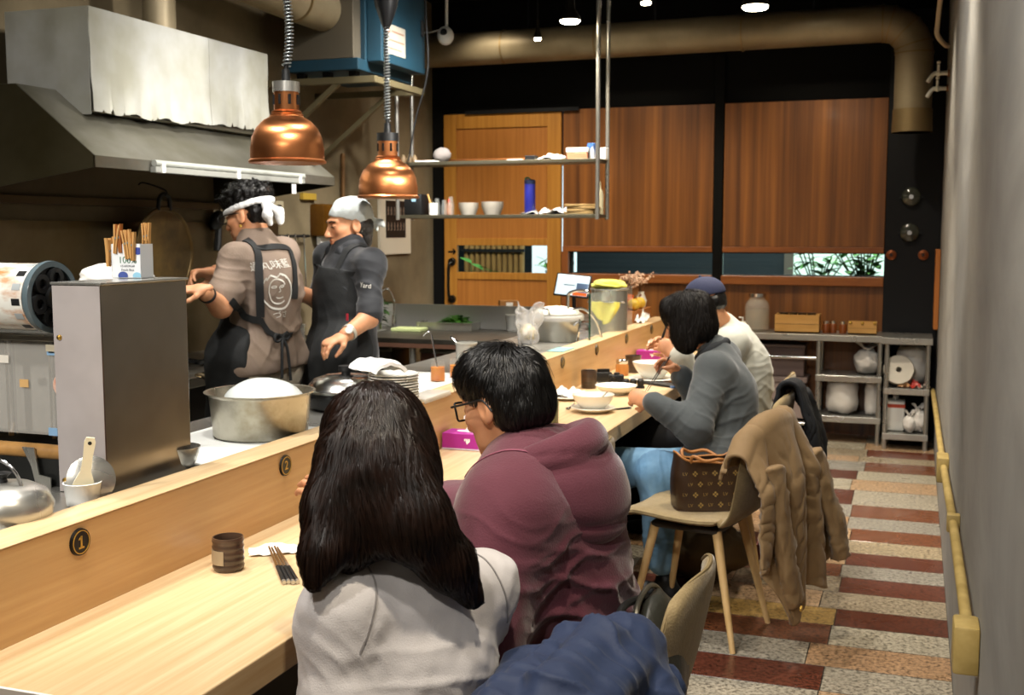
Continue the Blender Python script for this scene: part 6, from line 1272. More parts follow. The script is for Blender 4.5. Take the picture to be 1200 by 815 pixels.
def skin_cols(V, H=None):
    c = np.ones((len(V), 4))
    if H is not None:
        q = (V - A3(H.c)) @ H.R / H.s
        lip = np.exp(-(((q[:, 0]) / .02) ** 4 + ((q[:, 2] + .0665) / .0105) ** 4)) * (q[:, 1] > .08); c[:, 1] -= .36 * lip; c[:, 2] -= .34 * lip; c[:, 0] -= .1 * lip
        ch = np.exp(-(((np.abs(q[:, 0]) - .04) / .02) ** 2 + ((q[:, 2] + .035) / .022) ** 2)) * (q[:, 1] > .02); c[:, 1] -= .1 * ch; c[:, 2] -= .1 * ch
    return c
def strands(name, roots, flow, bvh, nstep, step, lift, r, mat, par, org, seed=0, jit=.25, taper=True):
    rg = random.Random(seed); vs = []; fs = []; o_ = Vector(org)
    for p0 in roots:
        p = Vector(p0); pts = []; L = int(nstep * rg.uniform(.6, 1.1)); jd = Vector((rg.gauss(0, 1), rg.gauss(0, 1), rg.gauss(0, 1))) * jit; lf = lift * rg.uniform(.2, 1.6)
        for k in range(L):
            h = bvh.find_nearest(p)
            if h[0] is None: break
            n = h[1]; q = h[0] + n * (lf * (1 if k else .2) * (1 + .6 * k / max(1, L))); pts.append((q, n)); d = flow(h[0], n) + jd; d = d - n * d.dot(n)
            if d.length < .12: break
            p = h[0] + d.normalized() * step
        if len(pts) < 3: continue
        b = len(vs); m = len(pts); rr = r * rg.uniform(.7, 1.3)
        for i, (q, n) in enumerate(pts):
            t = (pts[min(i + 1, m - 1)][0] - pts[max(i - 1, 0)][0]); s = t.cross(n); s = s.normalized() if s.length > 1e-9 else Vector((1, 0, 0)); w = rr * (1 - (.85 * (i / (m - 1)) ** 2 if taper else 0)); vs += [q - s * w - o_, q + n * w * .7 - o_, q + s * w - o_]
        for i in range(m - 1):
            for j in range(2): fs.append((b + 3 * i + j, b + 3 * i + j + 1, b + 3 * i + 3 + j + 1, b + 3 * i + 3 + j))
    me = bpy.data.meshes.new(name); me.from_pydata(vs, [], fs); me.shade_smooth(); return link(name, me, mat, par)
def hit(bv, u_, v_):
    h = bv.ray_cast(CAM, ray(u_, v_).normalized()); return h[0] if h[0] else bv.find_nearest(at(u_, v_, 4.8))[0]
def bvh_of(V, F): return BVHTree.FromPolygons([Vector(p) for p in V], [list(f) for f in F])
def samp(V, F, n, cond=None, seed=0):
    r = np.random.default_rng(seed); c = V[F].mean(1); a = np.linalg.norm(np.cross(V[F[:, 2]] - V[F[:, 0]], V[F[:, 3]] - V[F[:, 1]]), axis=1)
    if cond is not None: a = a * cond(c)
    i = r.choice(len(F), n, p=a / a.sum()); w = r.dirichlet(np.ones(4), n); return (V[F[i]] * w[:, :, None]).sum(1)
def ribbon(pts, width, bvh, off=.004, th=.003, up=None, name='strap', mat=None, par=None, org=None):
    P = []
    for p in smooth_path(pts, 8):
        h = bvh.find_nearest(p); P.append((h[0] + h[1] * off, h[1]))
    b = MB(); m = len(P); o_ = Vector(org); vs = []
    for i, (p, n) in enumerate(P):
        t = P[min(i + 1, m - 1)][0] - P[max(i - 1, 0)][0]; s = t.cross(n).normalized(); vs += [p - s * width / 2 - o_, p + n * th - s * width / 2 - o_, p + n * th + s * width / 2 - o_, p + s * width / 2 - o_]
    fs = [(4 * i + k, 4 * i + (k + 1) % 4, 4 * i + 4 + (k + 1) % 4, 4 * i + 4 + k) for i in range(m - 1) for k in range(4)] + [(0, 1, 2, 3), (4 * m - 1, 4 * m - 2, 4 * m - 3, 4 * m - 4)]
    return b.add(vs, fs).build(name, mat, par, smooth=40)
def mk_skin(nm, c1, c2): return M(nm, c1, .48, col2=c2, vs=9, attr='tint', sss=.08)
m_skin = M('warm_skin', '#c98d66', .5, col2='#d39a73', vs=9, attr='tint', sss=.1); m_hairb = M('black_hair', '#0c0a09', .38, spec=.4); m_hair2 = M('dark_brown_hair', '#130b07', .36, spec=.3, col2='#20110a', vs=30)
def shoe(name, J, sd, fwd, mat, par, org):
    a = J['a' + sd]; f = Vector(fwd).normalized(); S = SDF(); b = Vector((a.x, a.y, 0)); S.path([A3(b - f * .05 + Vector((0, 0, .045))), A3(b + f * .07 + Vector((0, 0, .04))), A3(b + f * .16 + Vector((0, 0, .032)))], [.042, .042, .032], .02); S.cap(A3(b - f * .03 + Vector((0, 0, .05))), A3(b - f * .02 + Vector((0, 0, .1))), .042, .045, .02); S._b(np.array([0, 0, .002]), np.array([0, 0, -1.]), .003)
    return place(name, [S.mesh(.006)], mat, par, org)
def seatedJ(pelvis, yaw, knee_f, side=.09, ank_dx=(.0, .0), zk=.5, kf2=None):
    F_ = Fr(pelvis, yaw); J = {'pelvis': Vector(pelvis)}
    for sd, s_ in (('l', -1), ('r', 1)):
        J['h' + sd] = F_(s_ * side, .02, -.02); kf = knee_f if sd == 'l' or kf2 is None else kf2; k_ = F_(s_ * (side + .04), kf, 0); k_.z = zk; J['k' + sd] = k_; a = k_ + F_.f * ank_dx[0 if sd == 'l' else 1]; a.z = .085; J['a' + sd] = a
    return J, F_

# ---------------------------------------------------------------- woman with long hair (back to the room)
def girl():
    H = Fr(at(436, 533, 1.97), 58, 14); org = Vector((-.82, 1.72, .47)); t = thing('person', 'person with long straight dark hair in a pale grey sweater, seen from behind', 'person', org)
    J, F_ = seatedJ((-.80, 1.70, .565), 72, .42, ank_dx=(-.1, -.06)); J['sl'] = at(403, 718, 1.87); J['sr'] = at(560, 694, 2.05); m_ = (J['sl'] + J['sr']) / 2; J['neck'] = m_ + Vector((-.02, .01, .055)); J['chest'] = J['pelvis'].lerp(m_, .66)
    J['el'] = at(402, 850, 1.84); J['er'] = at(520, 800, 2.18); ph = at(366, 575, 2.2); J['wl'] = at(398, 640, 2.17); J['wr'] = ph + Vector((.03, -.0, -.085))
    S = SDF(); torso(S, J, 0, .92)
    for s in 'lr': leg(S, J, s); arm(S, J, s)
    Sh = SDF(); sdf_head(Sh, H, J['neck'], .046); Sg = SDF(); hand(Sg, J['wl'], (-.3, .15, 1), (.3, .9, .0), 1, (.5, .55, .6, .65), sc=.92); hand(Sg, J['wr'], (-.15, .05, 1), (-.9, .4, .0), -1, (.5, .55, .6, .65), sc=.92)
    ch = [S.mesh(.009), Sh.mesh(.005), Sg.mesh(.004)]; place('body', ch, m_skin, t, org, [skin_cols(ch[0][0]), skin_cols(ch[1][0], H), skin_cols(ch[2][0])])
    S = SDF(); R, r, f, u = torso(S, J, .022, .95, .055)
    for s in 'lr': arm(S, J, s, (.05, .046, .034), .02, .96, .04)
    mid = (J['sl'] + J['sr']) / 2; el = J['el']
    fo = [(J['sl'] + Vector((0, 0, -.12)), (.5, -.3, 1), .05, .08, .007), (mid - f * .1 + Vector((0, 0, -.2)), (.4, .1, 1), .06, .12, .004), (J['sr'] + Vector((0, 0, -.1)), (-.5, .3, 1), .04, .07, .006), (J['sl'].lerp(el, .35), (.9, .3, .8), .03, .06, .006), (J['pelvis'] + Vector((0, 0, .14)) - f * .1, (.1, .1, 1), .05, .13, .008)]
    V, Fc = S.mesh(.0055, wrk((fo, .0035, 11, 3)), 2)
    m_sw = M('pale_grey_knit', '#c9c4c2', .9, col2='#d0cbc9', vs=3, bump=.25, bs=420, sheen=.3); place('sweater', [(V, Fc)], m_sw, t, org); bv = bvh_of(V, Fc)
    for s, a_ in (('l', 1), ('r', -1)):
        sh = J['s' + s]; c0 = sh + r * (-a_ * -.0) ; ring = [sh + r * (a_ * .02) + (u * math.cos(q) - f * math.sin(q)) * .085 + r * a_ * (.03 * math.cos(q) - .02) for q in np.linspace(-.4, 2.2, 9)]; ribbon(ring, .003, bv, .0003, .0015, name='shoulder_seam', mat=M('seam_grey', '#8f8a88', .9), par=t, org=org)
    S = SDF()
    for s in 'lr': leg(S, J, s, (.09, .066, .05), .008)
    S.cap(A3(J['hl']), A3(J['hr']), .118, None, .05); place('trousers', [S.mesh(.008)], M('dark_trousers', '#202228', .8), t, org)
    for s in 'lr': shoe('shoe', J, s, F_.f, m_rub, t, org)
    # hair: a soft volume, then strands laid along it
    S = SDF(); S.ell(A3(H(0, -.018, .036)), (.084, .106, .089), .02, H.R); S.ell(A3(H(0, -.05, -.04)), (.088, .075, .1), .04, H.R)
    S.path([A3(at(452, 560, 1.87)), A3(at(484, 612, 1.84)), A3(at(526, 660, 1.86)), A3(at(553, 698, 1.885))], [.08, .058, .038, .02], .03, flat=(A3(at(480, 610, 1.8) - at(480, 610, 2.0)), .6))
    S.path([A3(at(425, 545, 1.88)), A3(at(397, 600, 1.84)), A3(at(377, 650, 1.80)), A3(at(367, 682, 1.785))], [.082, .055, .03, .014], .03, flat=(A3(at(400, 610, 1.8) - at(400, 610, 2.0)), .6)); S.path([A3(at(440, 560, 1.86)), A3(at(430, 605, 1.85)), A3(at(412, 652, 1.835))], [.072, .056, .022], .04, flat=(A3(at(440, 610, 1.8) - at(440, 610, 2.0)), .6))
    hv = S.mesh(.006, lambda V, N: V + N * (.002 * np.sin(900 * np.arctan2(V[:, 1] - H.c.y, V[:, 0] - H.c.x) / 6 + 4 * fbm(V, 8, 2, 2)))[:, None], 2); ho = place('hair', [hv], m_hair2, t, org); bv2 = bvh_of(*hv); cr = H(.0, -.03, .12); pt = H(0, .05, .11)
    def flow(p, n):
        d = Vector((0, 0, -1)); k = (p - cr); k = k - n * k.dot(n); w = max(0., 1 - k.length / .11)
        sl = 1.0 if p.z < H.c.z else 0.; side = (p - H.c).dot(RT); return d + k.normalized() * (w * 1.6) + RT * (.22 * sl * (1 if side > .0 else -.25)) + (p - H.c).cross(Vector((0, 0, 1))).normalized() * 0
    rt = samp(*hv, 6500, lambda c: np.where(c[:, 2] > H.c.z - .02, 1.6, .5), 1); strands('hair_strands', rt, flow, bv2, 34, .015, .0022, .0009, m_hair2, ho, org, 3, .018)
girl()

# ---------------------------------------------------------------- man in the maroon hoodie
def man():
    H = Fr(at(591, 472, 2.45), 70, 17, sc=.96); org = Vector((-.72, 2.32, .47)); t = thing('person', 'person in a maroon hoodie and black rimmed glasses leaning on the counter', 'person', org)
    J, F_ = seatedJ((-.70, 2.34, .575), 84, .44, ank_dx=(-.08, -.02)); J['sl'] = at(597, 604, 2.29); J['sr'] = at(664, 556, 2.56); m_ = (J['sl'] + J['sr']) / 2; J['neck'] = m_ + Vector((-.03, .0, .07)); J['chest'] = J['pelvis'].lerp(m_, .68) + Vector((.005, 0, .0))
    J['el'] = at(545, 760, 2.18); J['wl'] = Vector((-1.3, 2.42, .785)); J['er'] = Vector((-1.12, 2.66, .79)); J['wr'] = Vector((-1.34, 2.6, .785))
    S = SDF(); torso(S, J, 0, 1.02)
    for s in 'lr': leg(S, J, s); arm(S, J, s)
    Sh = SDF(); sdf_head(Sh, H, J['neck'], .054); Sg = SDF(); hand(Sg, J['wl'], (-.8, .5, -.03), (0, 0, -1), 1, (.2, .2, .22, .25)); hand(Sg, J['wr'], (-.9, -.3, -.03), (0, 0, -1), -1, (.2, .2, .22, .25))
    ch = [S.mesh(.009), Sh.mesh(.003), Sg.mesh(.0045)]; place('body', ch, m_skin, t, org, [skin_cols(ch[0][0]), skin_cols(ch[1][0], H), skin_cols(ch[2][0])])
    S = SDF(); R, r, f, u = torso(S, J, .024, 1.04, .11)
    for s in 'lr': arm(S, J, s, (.05, .05, .042), .025, .95, .14)
    nk = J['neck']; b_ = -f
    # hood lying on the shoulders
    hp_ = [nk + f * .085 - r * .07 + u * -.05, nk + b_ * .015 - r * .112 + u * .0, nk + b_ * .1 - r * .09 + u * .02, nk + b_ * .135 + u * .03, nk + b_ * .1 + r * .09 + u * .02, nk + b_ * .015 + r * .112 + u * .0, nk + f * .085 + r * .07 + u * -.05]
    def hoodf(a, v):
        ph = (a - .5) * 2 * 2.75; c = max(0, math.cos(ph)); fr = max(0, -math.cos(ph)); d_ = b_ * math.cos(ph) + r * math.sin(ph)
        K = [(.062, -.04), (.078 + .01 * c, .012 + .02 * c), (.098 + .03 * c, .034 + .034 * c), (.116 + .045 * c, .012 + .02 * c), (.128 + .052 * c, -.026 - .008 * c), (.13 + .056 * c, -.06 - .04 * c), (.115 + .05 * c, -.085 - .075 * c), (.08 + .02 * c, -.08 - .095 * c)]
        x = v * (len(K) - 1); k = min(int(x), len(K) - 2); t_ = x - k; q0, q1, q2, q3 = K[max(0, k - 1)], K[k], K[k + 1], K[min(len(K) - 1, k + 2)]
        cr = lambda A, B, C_, D: .5 * (2 * B + (C_ - A) * t_ + (2 * A - 5 * B + 4 * C_ - D) * t_ ** 2 + (3 * B - A - 3 * C_ + D) * t_ ** 3)
        rad, z = cr(q0[0], q1[0], q2[0], q3[0]), cr(q0[1], q1[1], q2[1], q3[1])
        m = min(1, max(0, (v - .3) * 4)); n1 = noise.noise(Vector((a * 4, v * 2, 3.3)))
        rad += m * (-.02 * (1 - abs(math.sin(PI * (2.1 * v + .12 * ph + .25 * n1)))) ** 4 - .012 * (1 - abs(math.sin(PI * (3.3 * v - .22 * ph + .3 * n1 + .4)))) ** 5 + .008 * n1)
        return nk + d_ * rad + u * (z - .075 * fr + .006 * n1) + b_ * .02 - org
    MB().sheet(hoodf, 96, 48, .009).build('hood', M('maroon_fleece', '#562833', .9, col2='#61303d', vs=3, bump=.3, bs=260, sheen=.45), t, smooth=180)
    pe = J['pelvis']; bk = pe.lerp(nk, .45) - f * .13
    fo = [(bk - r * .12 + u * -.05, (.55, .15, 1), .10, .16, .013), (bk - r * .02 + u * -.16, (.35, .0, 1), .10, .16, .014), (bk - r * .18 + u * .08, (.7, -.2, .8), .09, .1, .007), (J['sl'].lerp(J['el'], .4), (.4, .4, 1), .08, .1, .008), (nk + b_ * .14, (.2, .3, 1), .04, .1, .006), (pe + u * .1 - f * .12, (.1, 0, 1), .08, .14, .01)]
    V, Fc = S.mesh(.0058, wrk((fo, .004, 6, 8)), 2); m_ho = M('maroon_fleece', '#562833', .9, col2='#61303d', vs=3, bump=.3, bs=260, sheen=.45); place('hoodie', [(V, Fc)], m_ho, t, org); bv = bvh_of(V, Fc)
    sh = J['sl']; ribbon([sh + (u * math.cos(q) - f * math.sin(q)) * .11 + r * (.035 + .02 * math.sin(q)) for q in np.linspace(-.9, 1.9, 9)], .006, bv, .0005, .002, name='shoulder_seam', mat=M('maroon_seam', '#7d4656', .9), par=t, org=org)
    S = SDF(); S.cap(A3(J['hl'] + u * .05), A3(J['hr'] + u * .05), .158, None, .04); S.ell(A3(pe + u * .07 - f * .02), (.19, .155, .045), .03, R); place('hem_band', [S.mesh(.007, wrk(([], .003, 14, 4)))], M('dark_maroon_rib', '#4a222d', .9, bump=.5, bs=200), t, org)
    S = SDF()
    for s in 'lr': leg(S, J, s, (.1, .075, .058), .008)
    S.cap(A3(J['hl']), A3(J['hr']), .13, None, .05); place('trousers', [S.mesh(.008)], M('black_trousers', '#15161a', .8), t, org)
    for s in 'lr': shoe('shoe', J, s, F_.f, m_rub, t, org)
    # short black hair with a whorl at the crown
    S = SDF(); S.ell(A3(H(0, -.014, .04)), np.array((.083, .105, .084)) * H.s, .02, H.R); S.ell(A3(H(0, .03, .075)), (.07, .07, .05), .03, H.R); S.ell(A3(H(0, -.052, -.02)), (.073, .058, .065), .03, H.R); S._b(A3(H(0, .07, .035)), A3(H.f * 1 - H.u * .35), .02)
    for x in (-1, 1): S.ell(A3(H(x * .085, .012, -.03)), (.03, .04, .03), .015, H.R, 's'); S.ell(A3(H(x * .09, .06, .0)), (.03, .03, .05), .02, H.R, 's')
    S._b(A3(H(0, -.05, -.075)), A3(-H.u * 1 - H.f * .25), .012)
    hv = S.mesh(.004, lambda V, N: V + N * (.0022 * fbm(V, 34, 5, 3))[:, None], 1); ho = place('hair', [hv], m_hairb, t, org); bv2 = bvh_of(*hv); cr = H(.012, -.06, .12)
    def flow(p, n):
        k = p - cr; k = k - n * k.dot(n); w = max(0, 1 - k.length / .1); kk = k.normalized(); return kk + n.cross(kk) * (.9 * w + .15) + (-H.u) * (.5 * (1 - w)) + H.f * .25
    rt = samp(*hv, 5200, lambda c: np.where(((c - A3(H.c)) @ A3(H.u)) > -.06, 1., .15), 2); strands('hair_strands', rt, flow, bv2, 8, .0085, .003, .0011, m_hairb, ho, org, 5, .16)
    rt = samp(*hv, 900, lambda c: (((c - A3(H.c)) @ A3(H.u)) > .06) * 1., 9); strands('hair_strands', rt, flow, bv2, 7, .009, .006, .0012, m_hairb, ho, org, 6, .25)
    # glasses
    g = MB(); zc = .004
    for x in (-1, 1):
        pts = [(x * .033 + .029 * math.copysign(abs(math.cos(a)) ** .6, math.cos(a)), .112 - .06 * (abs(x * .033 + .029 * math.cos(a)) / .065) ** 2 * .35, zc + .021 * math.copysign(abs(math.sin(a)) ** .6, math.sin(a))) for a in np.linspace(0, 2 * PI, 28, endpoint=False)]
        g.tube([H(*p) - org for p in pts], .0024, 8, closed=True); g.tube([H(*p) - org for p in smooth_path([(x * .062, .1, zc + .012), (x * .078, .085, zc + .012), (x * .083, .03, zc + .01), (x * .084, -.01, zc + .008), (x * .08, -.028, zc - .02)], 6)], .0024, 8)
    g.tube([H(-.006, .114, zc + .006) - org, H(.006, .114, zc + .006) - org], .002, 8); go = g.build('glasses', m_rub, t)
    l = MB()
    for x in (-1, 1): l.add([H(x * .033 + .027 * math.cos(a), .111 - .06 * (abs(x * .033 + .027 * math.cos(a)) / .065) ** 2 * .35, zc + .019 * math.sin(a)) - org for a in np.linspace(0, 2 * PI, 24, endpoint=False)], [tuple(range(24))])
    l.build('lens', M('lens_glass', '#ffffff', .02, alpha=.12), go, smooth=0)
man()

# ---------------------------------------------------------------- woman in grey eating with chopsticks
def woman():
    H = Fr(at(806, 376, 4.93), 84, 20, sc=.98); org = Vector((-.80, 5.02, .47)); t = thing('person', 'person with short dark hair in a grey sweater and blue jeans eating with chopsticks', 'person', org)
    J, F_ = seatedJ(at(846, 552, 4.78), 86, .4, ank_dx=(.04, .1), kf2=.5); J['sl'] = at(838, 434, 4.76); J['sr'] = J['sl'] + Vector((-.02, .33, .01)); m_ = (J['sl'] + J['sr']) / 2; J['neck'] = m_ + Vector((-.025, .0, .06)); J['chest'] = J['pelvis'].lerp(m_, .66) + Vector((.03, 0, 0)); J['el'] = at(814, 503, 4.62); J['wl'] = at(763, 470, 4.7); J['wr'] = at(797, 439, 5.0); J['er'] = at(822, 470, 5.08)
    J['kl'] = at(768, 552, 4.72); J['al'] = at(775, 664, 4.75); J['al'].z = max(.085, J['al'].z)
    S = SDF(); torso(S, J, 0, .95)
    for s in 'lr': leg(S, J, s); arm(S, J, s)
    Sh = SDF(); sdf_head(Sh, H, J['neck'], .046); Sg = SDF(); hl = J['wl']; hand(Sg, hl, (-.9, .3, .15), (.1, .9, -.45), 1, (.55, .6, .65, .7), sc=.95, thumb=.8); hr = J['wr']; cd = (at(757, 457, 4.86) - at(781, 420, 4.98)).normalized(); hand(Sg, hr, (-.75, -.1, .55), (-.25, -.75, -.6), 1, (.5, .6, .75, .8), sc=.95, thumb=.9)
    ch = [S.mesh(.01), Sh.mesh(.0042), Sg.mesh(.0042)]; place('body', ch, m_skin, t, org, [skin_cols(ch[0][0]), skin_cols(ch[1][0], H), skin_cols(ch[2][0])])
    S = SDF(); R, r, f, u = torso(S, J, .022, .98, .05, .02)
    for s in 'lr': arm(S, J, s, (.055, .05, .036), .016, .93, .04)
    S.cap(A3(J['hl'] + u * .05), A3(J['hr'] + u * .05), .14, None, .04); e_ = J['el']
    fo = [(e_, (.6, 0, 1), .06, .08, .007), (J['sl'].lerp(e_, .5), (.3, .5, 1), .08, .07, .005), (e_.lerp(J['wl'], .4), (1, .3, -.4), .06, .08, .005), (J['pelvis'] + u * .12, (.2, .2, 1), .07, .16, .009), (J['chest'] - r * .12, (-.5, 0, 1), .06, .1, .007)]
    V, Fc = S.mesh(.007, wrk((fo, .0035, 9, 6)), 1); place('sweater', [(V, Fc)], M('grey_knit', '#44494b', .9, col2='#4c5153', vs=4, bump=.25, bs=300, sheen=.3), t, org)
    S = SDF(); nk = J['neck']; S.path([A3(p) for p in smooth_path([nk + f * .06 - r * .055 - u * .02, nk - r * .07 + u * .015, nk - f * .055 + u * .03, nk + r * .07 + u * .015, nk + f * .06 + r * .055 - u * .02], 5)], .019, .012); place('collar', [S.mesh(.005)], M('dark_collar', '#23262a', .85), t, org)
    S = SDF(); S.cap(A3(J['wl'].lerp(e_, .08)), A3(J['wl'].lerp(e_, .2)), .044, .047, .01); S.cap(A3(J['wr'].lerp(J['er'], .06)), A3(J['wr'].lerp(J['er'], .2)), .044, .047, .01); place('cuff', [S.mesh(.005)], M('grey_cuff', '#6a6f72', .9), t, org)
    S = SDF()
    for s in 'lr': leg(S, J, s, (.098, .072, .056), .008, .94)
    S.cap(A3(J['hl']), A3(J['hr']), .128, None, .05); fo = [(J['kl'], (1, 0, .3), .03, .09, .006), (J['kl'] + Vector((.1, 0, 0)), (1, 0, 0), .05, .12, .005), (J['al'] + Vector((0, 0, .1)), (0, 0, 1), .03, .08, .006)]
    V2 = S.mesh(.007, wrk((fo, .003, 12, 2))); place('jeans', [V2], M('light_blue_denim', '#5d86a8', .85, col2='#7ba2c0', vs=6, bump=.3, bs=300), t, org)
    for s in 'lr': shoe('shoe', J, s, F_.f, m_rub, t, org)
    S = SDF(); S.cap(A3(J['al']) + [0, 0, .0], A3(J['al']) + [0, 0, .035], .043, .041); S.cap(A3(J['ar']), A3(J['ar']) + [0, 0, .035], .043, .041); place('sock', [S.mesh(.006)], m_paper, t, org)
    S = SDF(); S.ell(A3(H(0, -.02, .04)), (.086, .108, .088), .02, H.R); S.ell(A3(H(0, -.05, -.03)), (.085, .066, .085), .03, H.R)
    for x in (-1, 1): S.ell(A3(H(x * .072, .012, -.045)), (.022, .052, .085), .025, H.R)
    S.ell(A3(H(0, .06, .07)), (.07, .045, .045), .03, H.R); S._b(A3(H(0, .085, .04)), A3(H.f), .01); hv = S.mesh(.005, lambda V, N: V + N * (.004 * fbm(V, (16, 16, 5), 3, 3))[:, None]); ho = place('hair', [hv], M('soft_black_hair', '#14100d', .5, spec=.2), t, org); bv2 = bvh_of(*hv); cr = H(0, -.02, .125)
    rt = samp(*hv, 2200, None, 4); strands('hair_strands', rt, lambda p, n: -H.u * 1. + (p - cr).normalized() * max(0, 1 - (p - cr).length / .12) * 1.5 + H.f * .35, bv2, 8, .013, .005, .0018, M('soft_black_hair', '#14100d', .5, spec=.2), ho, org, 8, .18)
    # brows and eyes are at most a pixel: dark lashes on the near side
    MB().tube([H(-.045, .076, .004) - org, H(-.031, .0925, .0) - org, H(-.018, .09, .003) - org], .0022, 6).build('eyelash', m_rub, t)
    a, b = at(782, 419, 4.99), at(756, 459, 4.86)
    for k, (o1, o2) in enumerate((((0, 0, 0), (0, 0, 0)), ((.012, .0, .006), (.008, .01, 0)))): chop('metal chopstick held over the shallow dish by the woman in grey', a + Vector(o1), b + Vector(o2), grp='chopsticks held by the woman in grey', th=.62, gl=.3)
woman()

# ---------------------------------------------------------------- man in a navy cap
def capman():
    H = Fr(at(826, 356, 5.6), 82, 16, sc=1.0); org = Vector((-.86, 5.72, .47)); t = thing('person', 'person in a navy cap and pale sweater behind the woman in grey', 'person', org)
    J, F_ = seatedJ((-.80, 5.74, .575), 88, .42, ank_dx=(-.05, .05)); J['sl'] = at(856, 404, 5.5); J['sr'] = J['sl'] + Vector((-.03, .36, 0)); m_ = (J['sl'] + J['sr']) / 2; J['neck'] = m_ + Vector((-.05, .0, .07)); J['chest'] = J['pelvis'].lerp(m_, .66) + Vector((.03, 0, 0)); J['el'] = at(818, 470, 5.42); J['wl'] = at(797, 416, 5.35); J['er'] = at(815, 440, 5.95); J['wr'] = at(790, 408, 5.7)
    S = SDF(); torso(S, J, 0, 1.02)
    for s in 'lr': leg(S, J, s); arm(S, J, s)
    Sh = SDF(); sdf_head(Sh, H, J['neck'], .056); Sg = SDF(); hand(Sg, J['wl'], (-.75, -.1, .45), (-.2, .9, -.3), 1, (.5, .55, .6, .65), thumb=.8); hand(Sg, J['wr'], (-.85, -.2, .3), (-.1, -.9, -.3), -1, (.4, .45, .5, .55), thumb=.8)
    ch = [S.mesh(.01), Sh.mesh(.0045), Sg.mesh(.0045)]; place('body', ch, m_skin, t, org, [skin_cols(ch[0][0]), skin_cols(ch[1][0], H), skin_cols(ch[2][0])])
    S = SDF(); R, r, f, u = torso(S, J, .03, 1.03, .055)
    for s in 'lr': arm(S, J, s, (.06, .052, .04), .016, .95, .04)
    fo = [(J['el'], (.5, 0, 1), .04, .09, .008), (J['pelvis'] + u * .14 - f * .1, (0, 0, 1), .06, .16, .01), (J['chest'] - r * .14, (-.4, 0, 1), .07, .12, .008)]; place('sweater', [S.mesh(.008, wrk((fo, .004, 8, 9)))], M('pale_sweater', '#b9b9ae', .9, col2='#a9aaa2', vs=2, sheen=.3), t, org)
    S = SDF()
    for s in 'lr': leg(S, J, s, (.1, .075, .058), .008)
    S.cap(A3(J['hl']), A3(J['hr']), .13, None, .05); place('trousers', [S.mesh(.009)], M('black_trousers', '#15161a', .8), t, org)
    for s in 'lr': shoe('shoe', J, s, F_.f, m_rub, t, org)
    S = SDF(); S.ell(A3(H(0, -.03, -.0)), (.078, .083, .06), .02, H.R); hv = S.mesh(.005, lambda V, N: V + N * (.003 * fbm(V, 30, 3, 2))[:, None]); place('hair', [hv], m_hairb, t, org)
    S = SDF(); S.ell(A3(H(0, -.01, .04)), (.086, .107, .092), .02, H.R); S._b(A3(H(0, 0, .035)), A3(-H.u + H.f * .05), .006); S.ell(A3(H(0, .12, .03)), (.07, .075, .012), .012, H.R); co_ = place('cap', [S.mesh(.005)], M('navy_cap', '#2a2f4a', .85, bump=.3, bs=200), t, org); MB().ball(H(0, -.01, .133) - org, .009, 10, 8).build('cap_button', M('navy_cap', '#2a2f4a'), co_)
    a = J['wl'] + Vector((-.09, .02, .075)); pen = thing('chopstick', 'dark stick held up in the hands of the man in the cap', 'chopstick', a); MB().tube([(0, 0, 0), (.03, .01, .09)], .006, 8).build('shaft', m_rub, pen); MB().tube([(0, 0, 0), (-.012, -.004, -.03)], [.006, .003], 8).build('tip', m_chrome, pen)
capman()

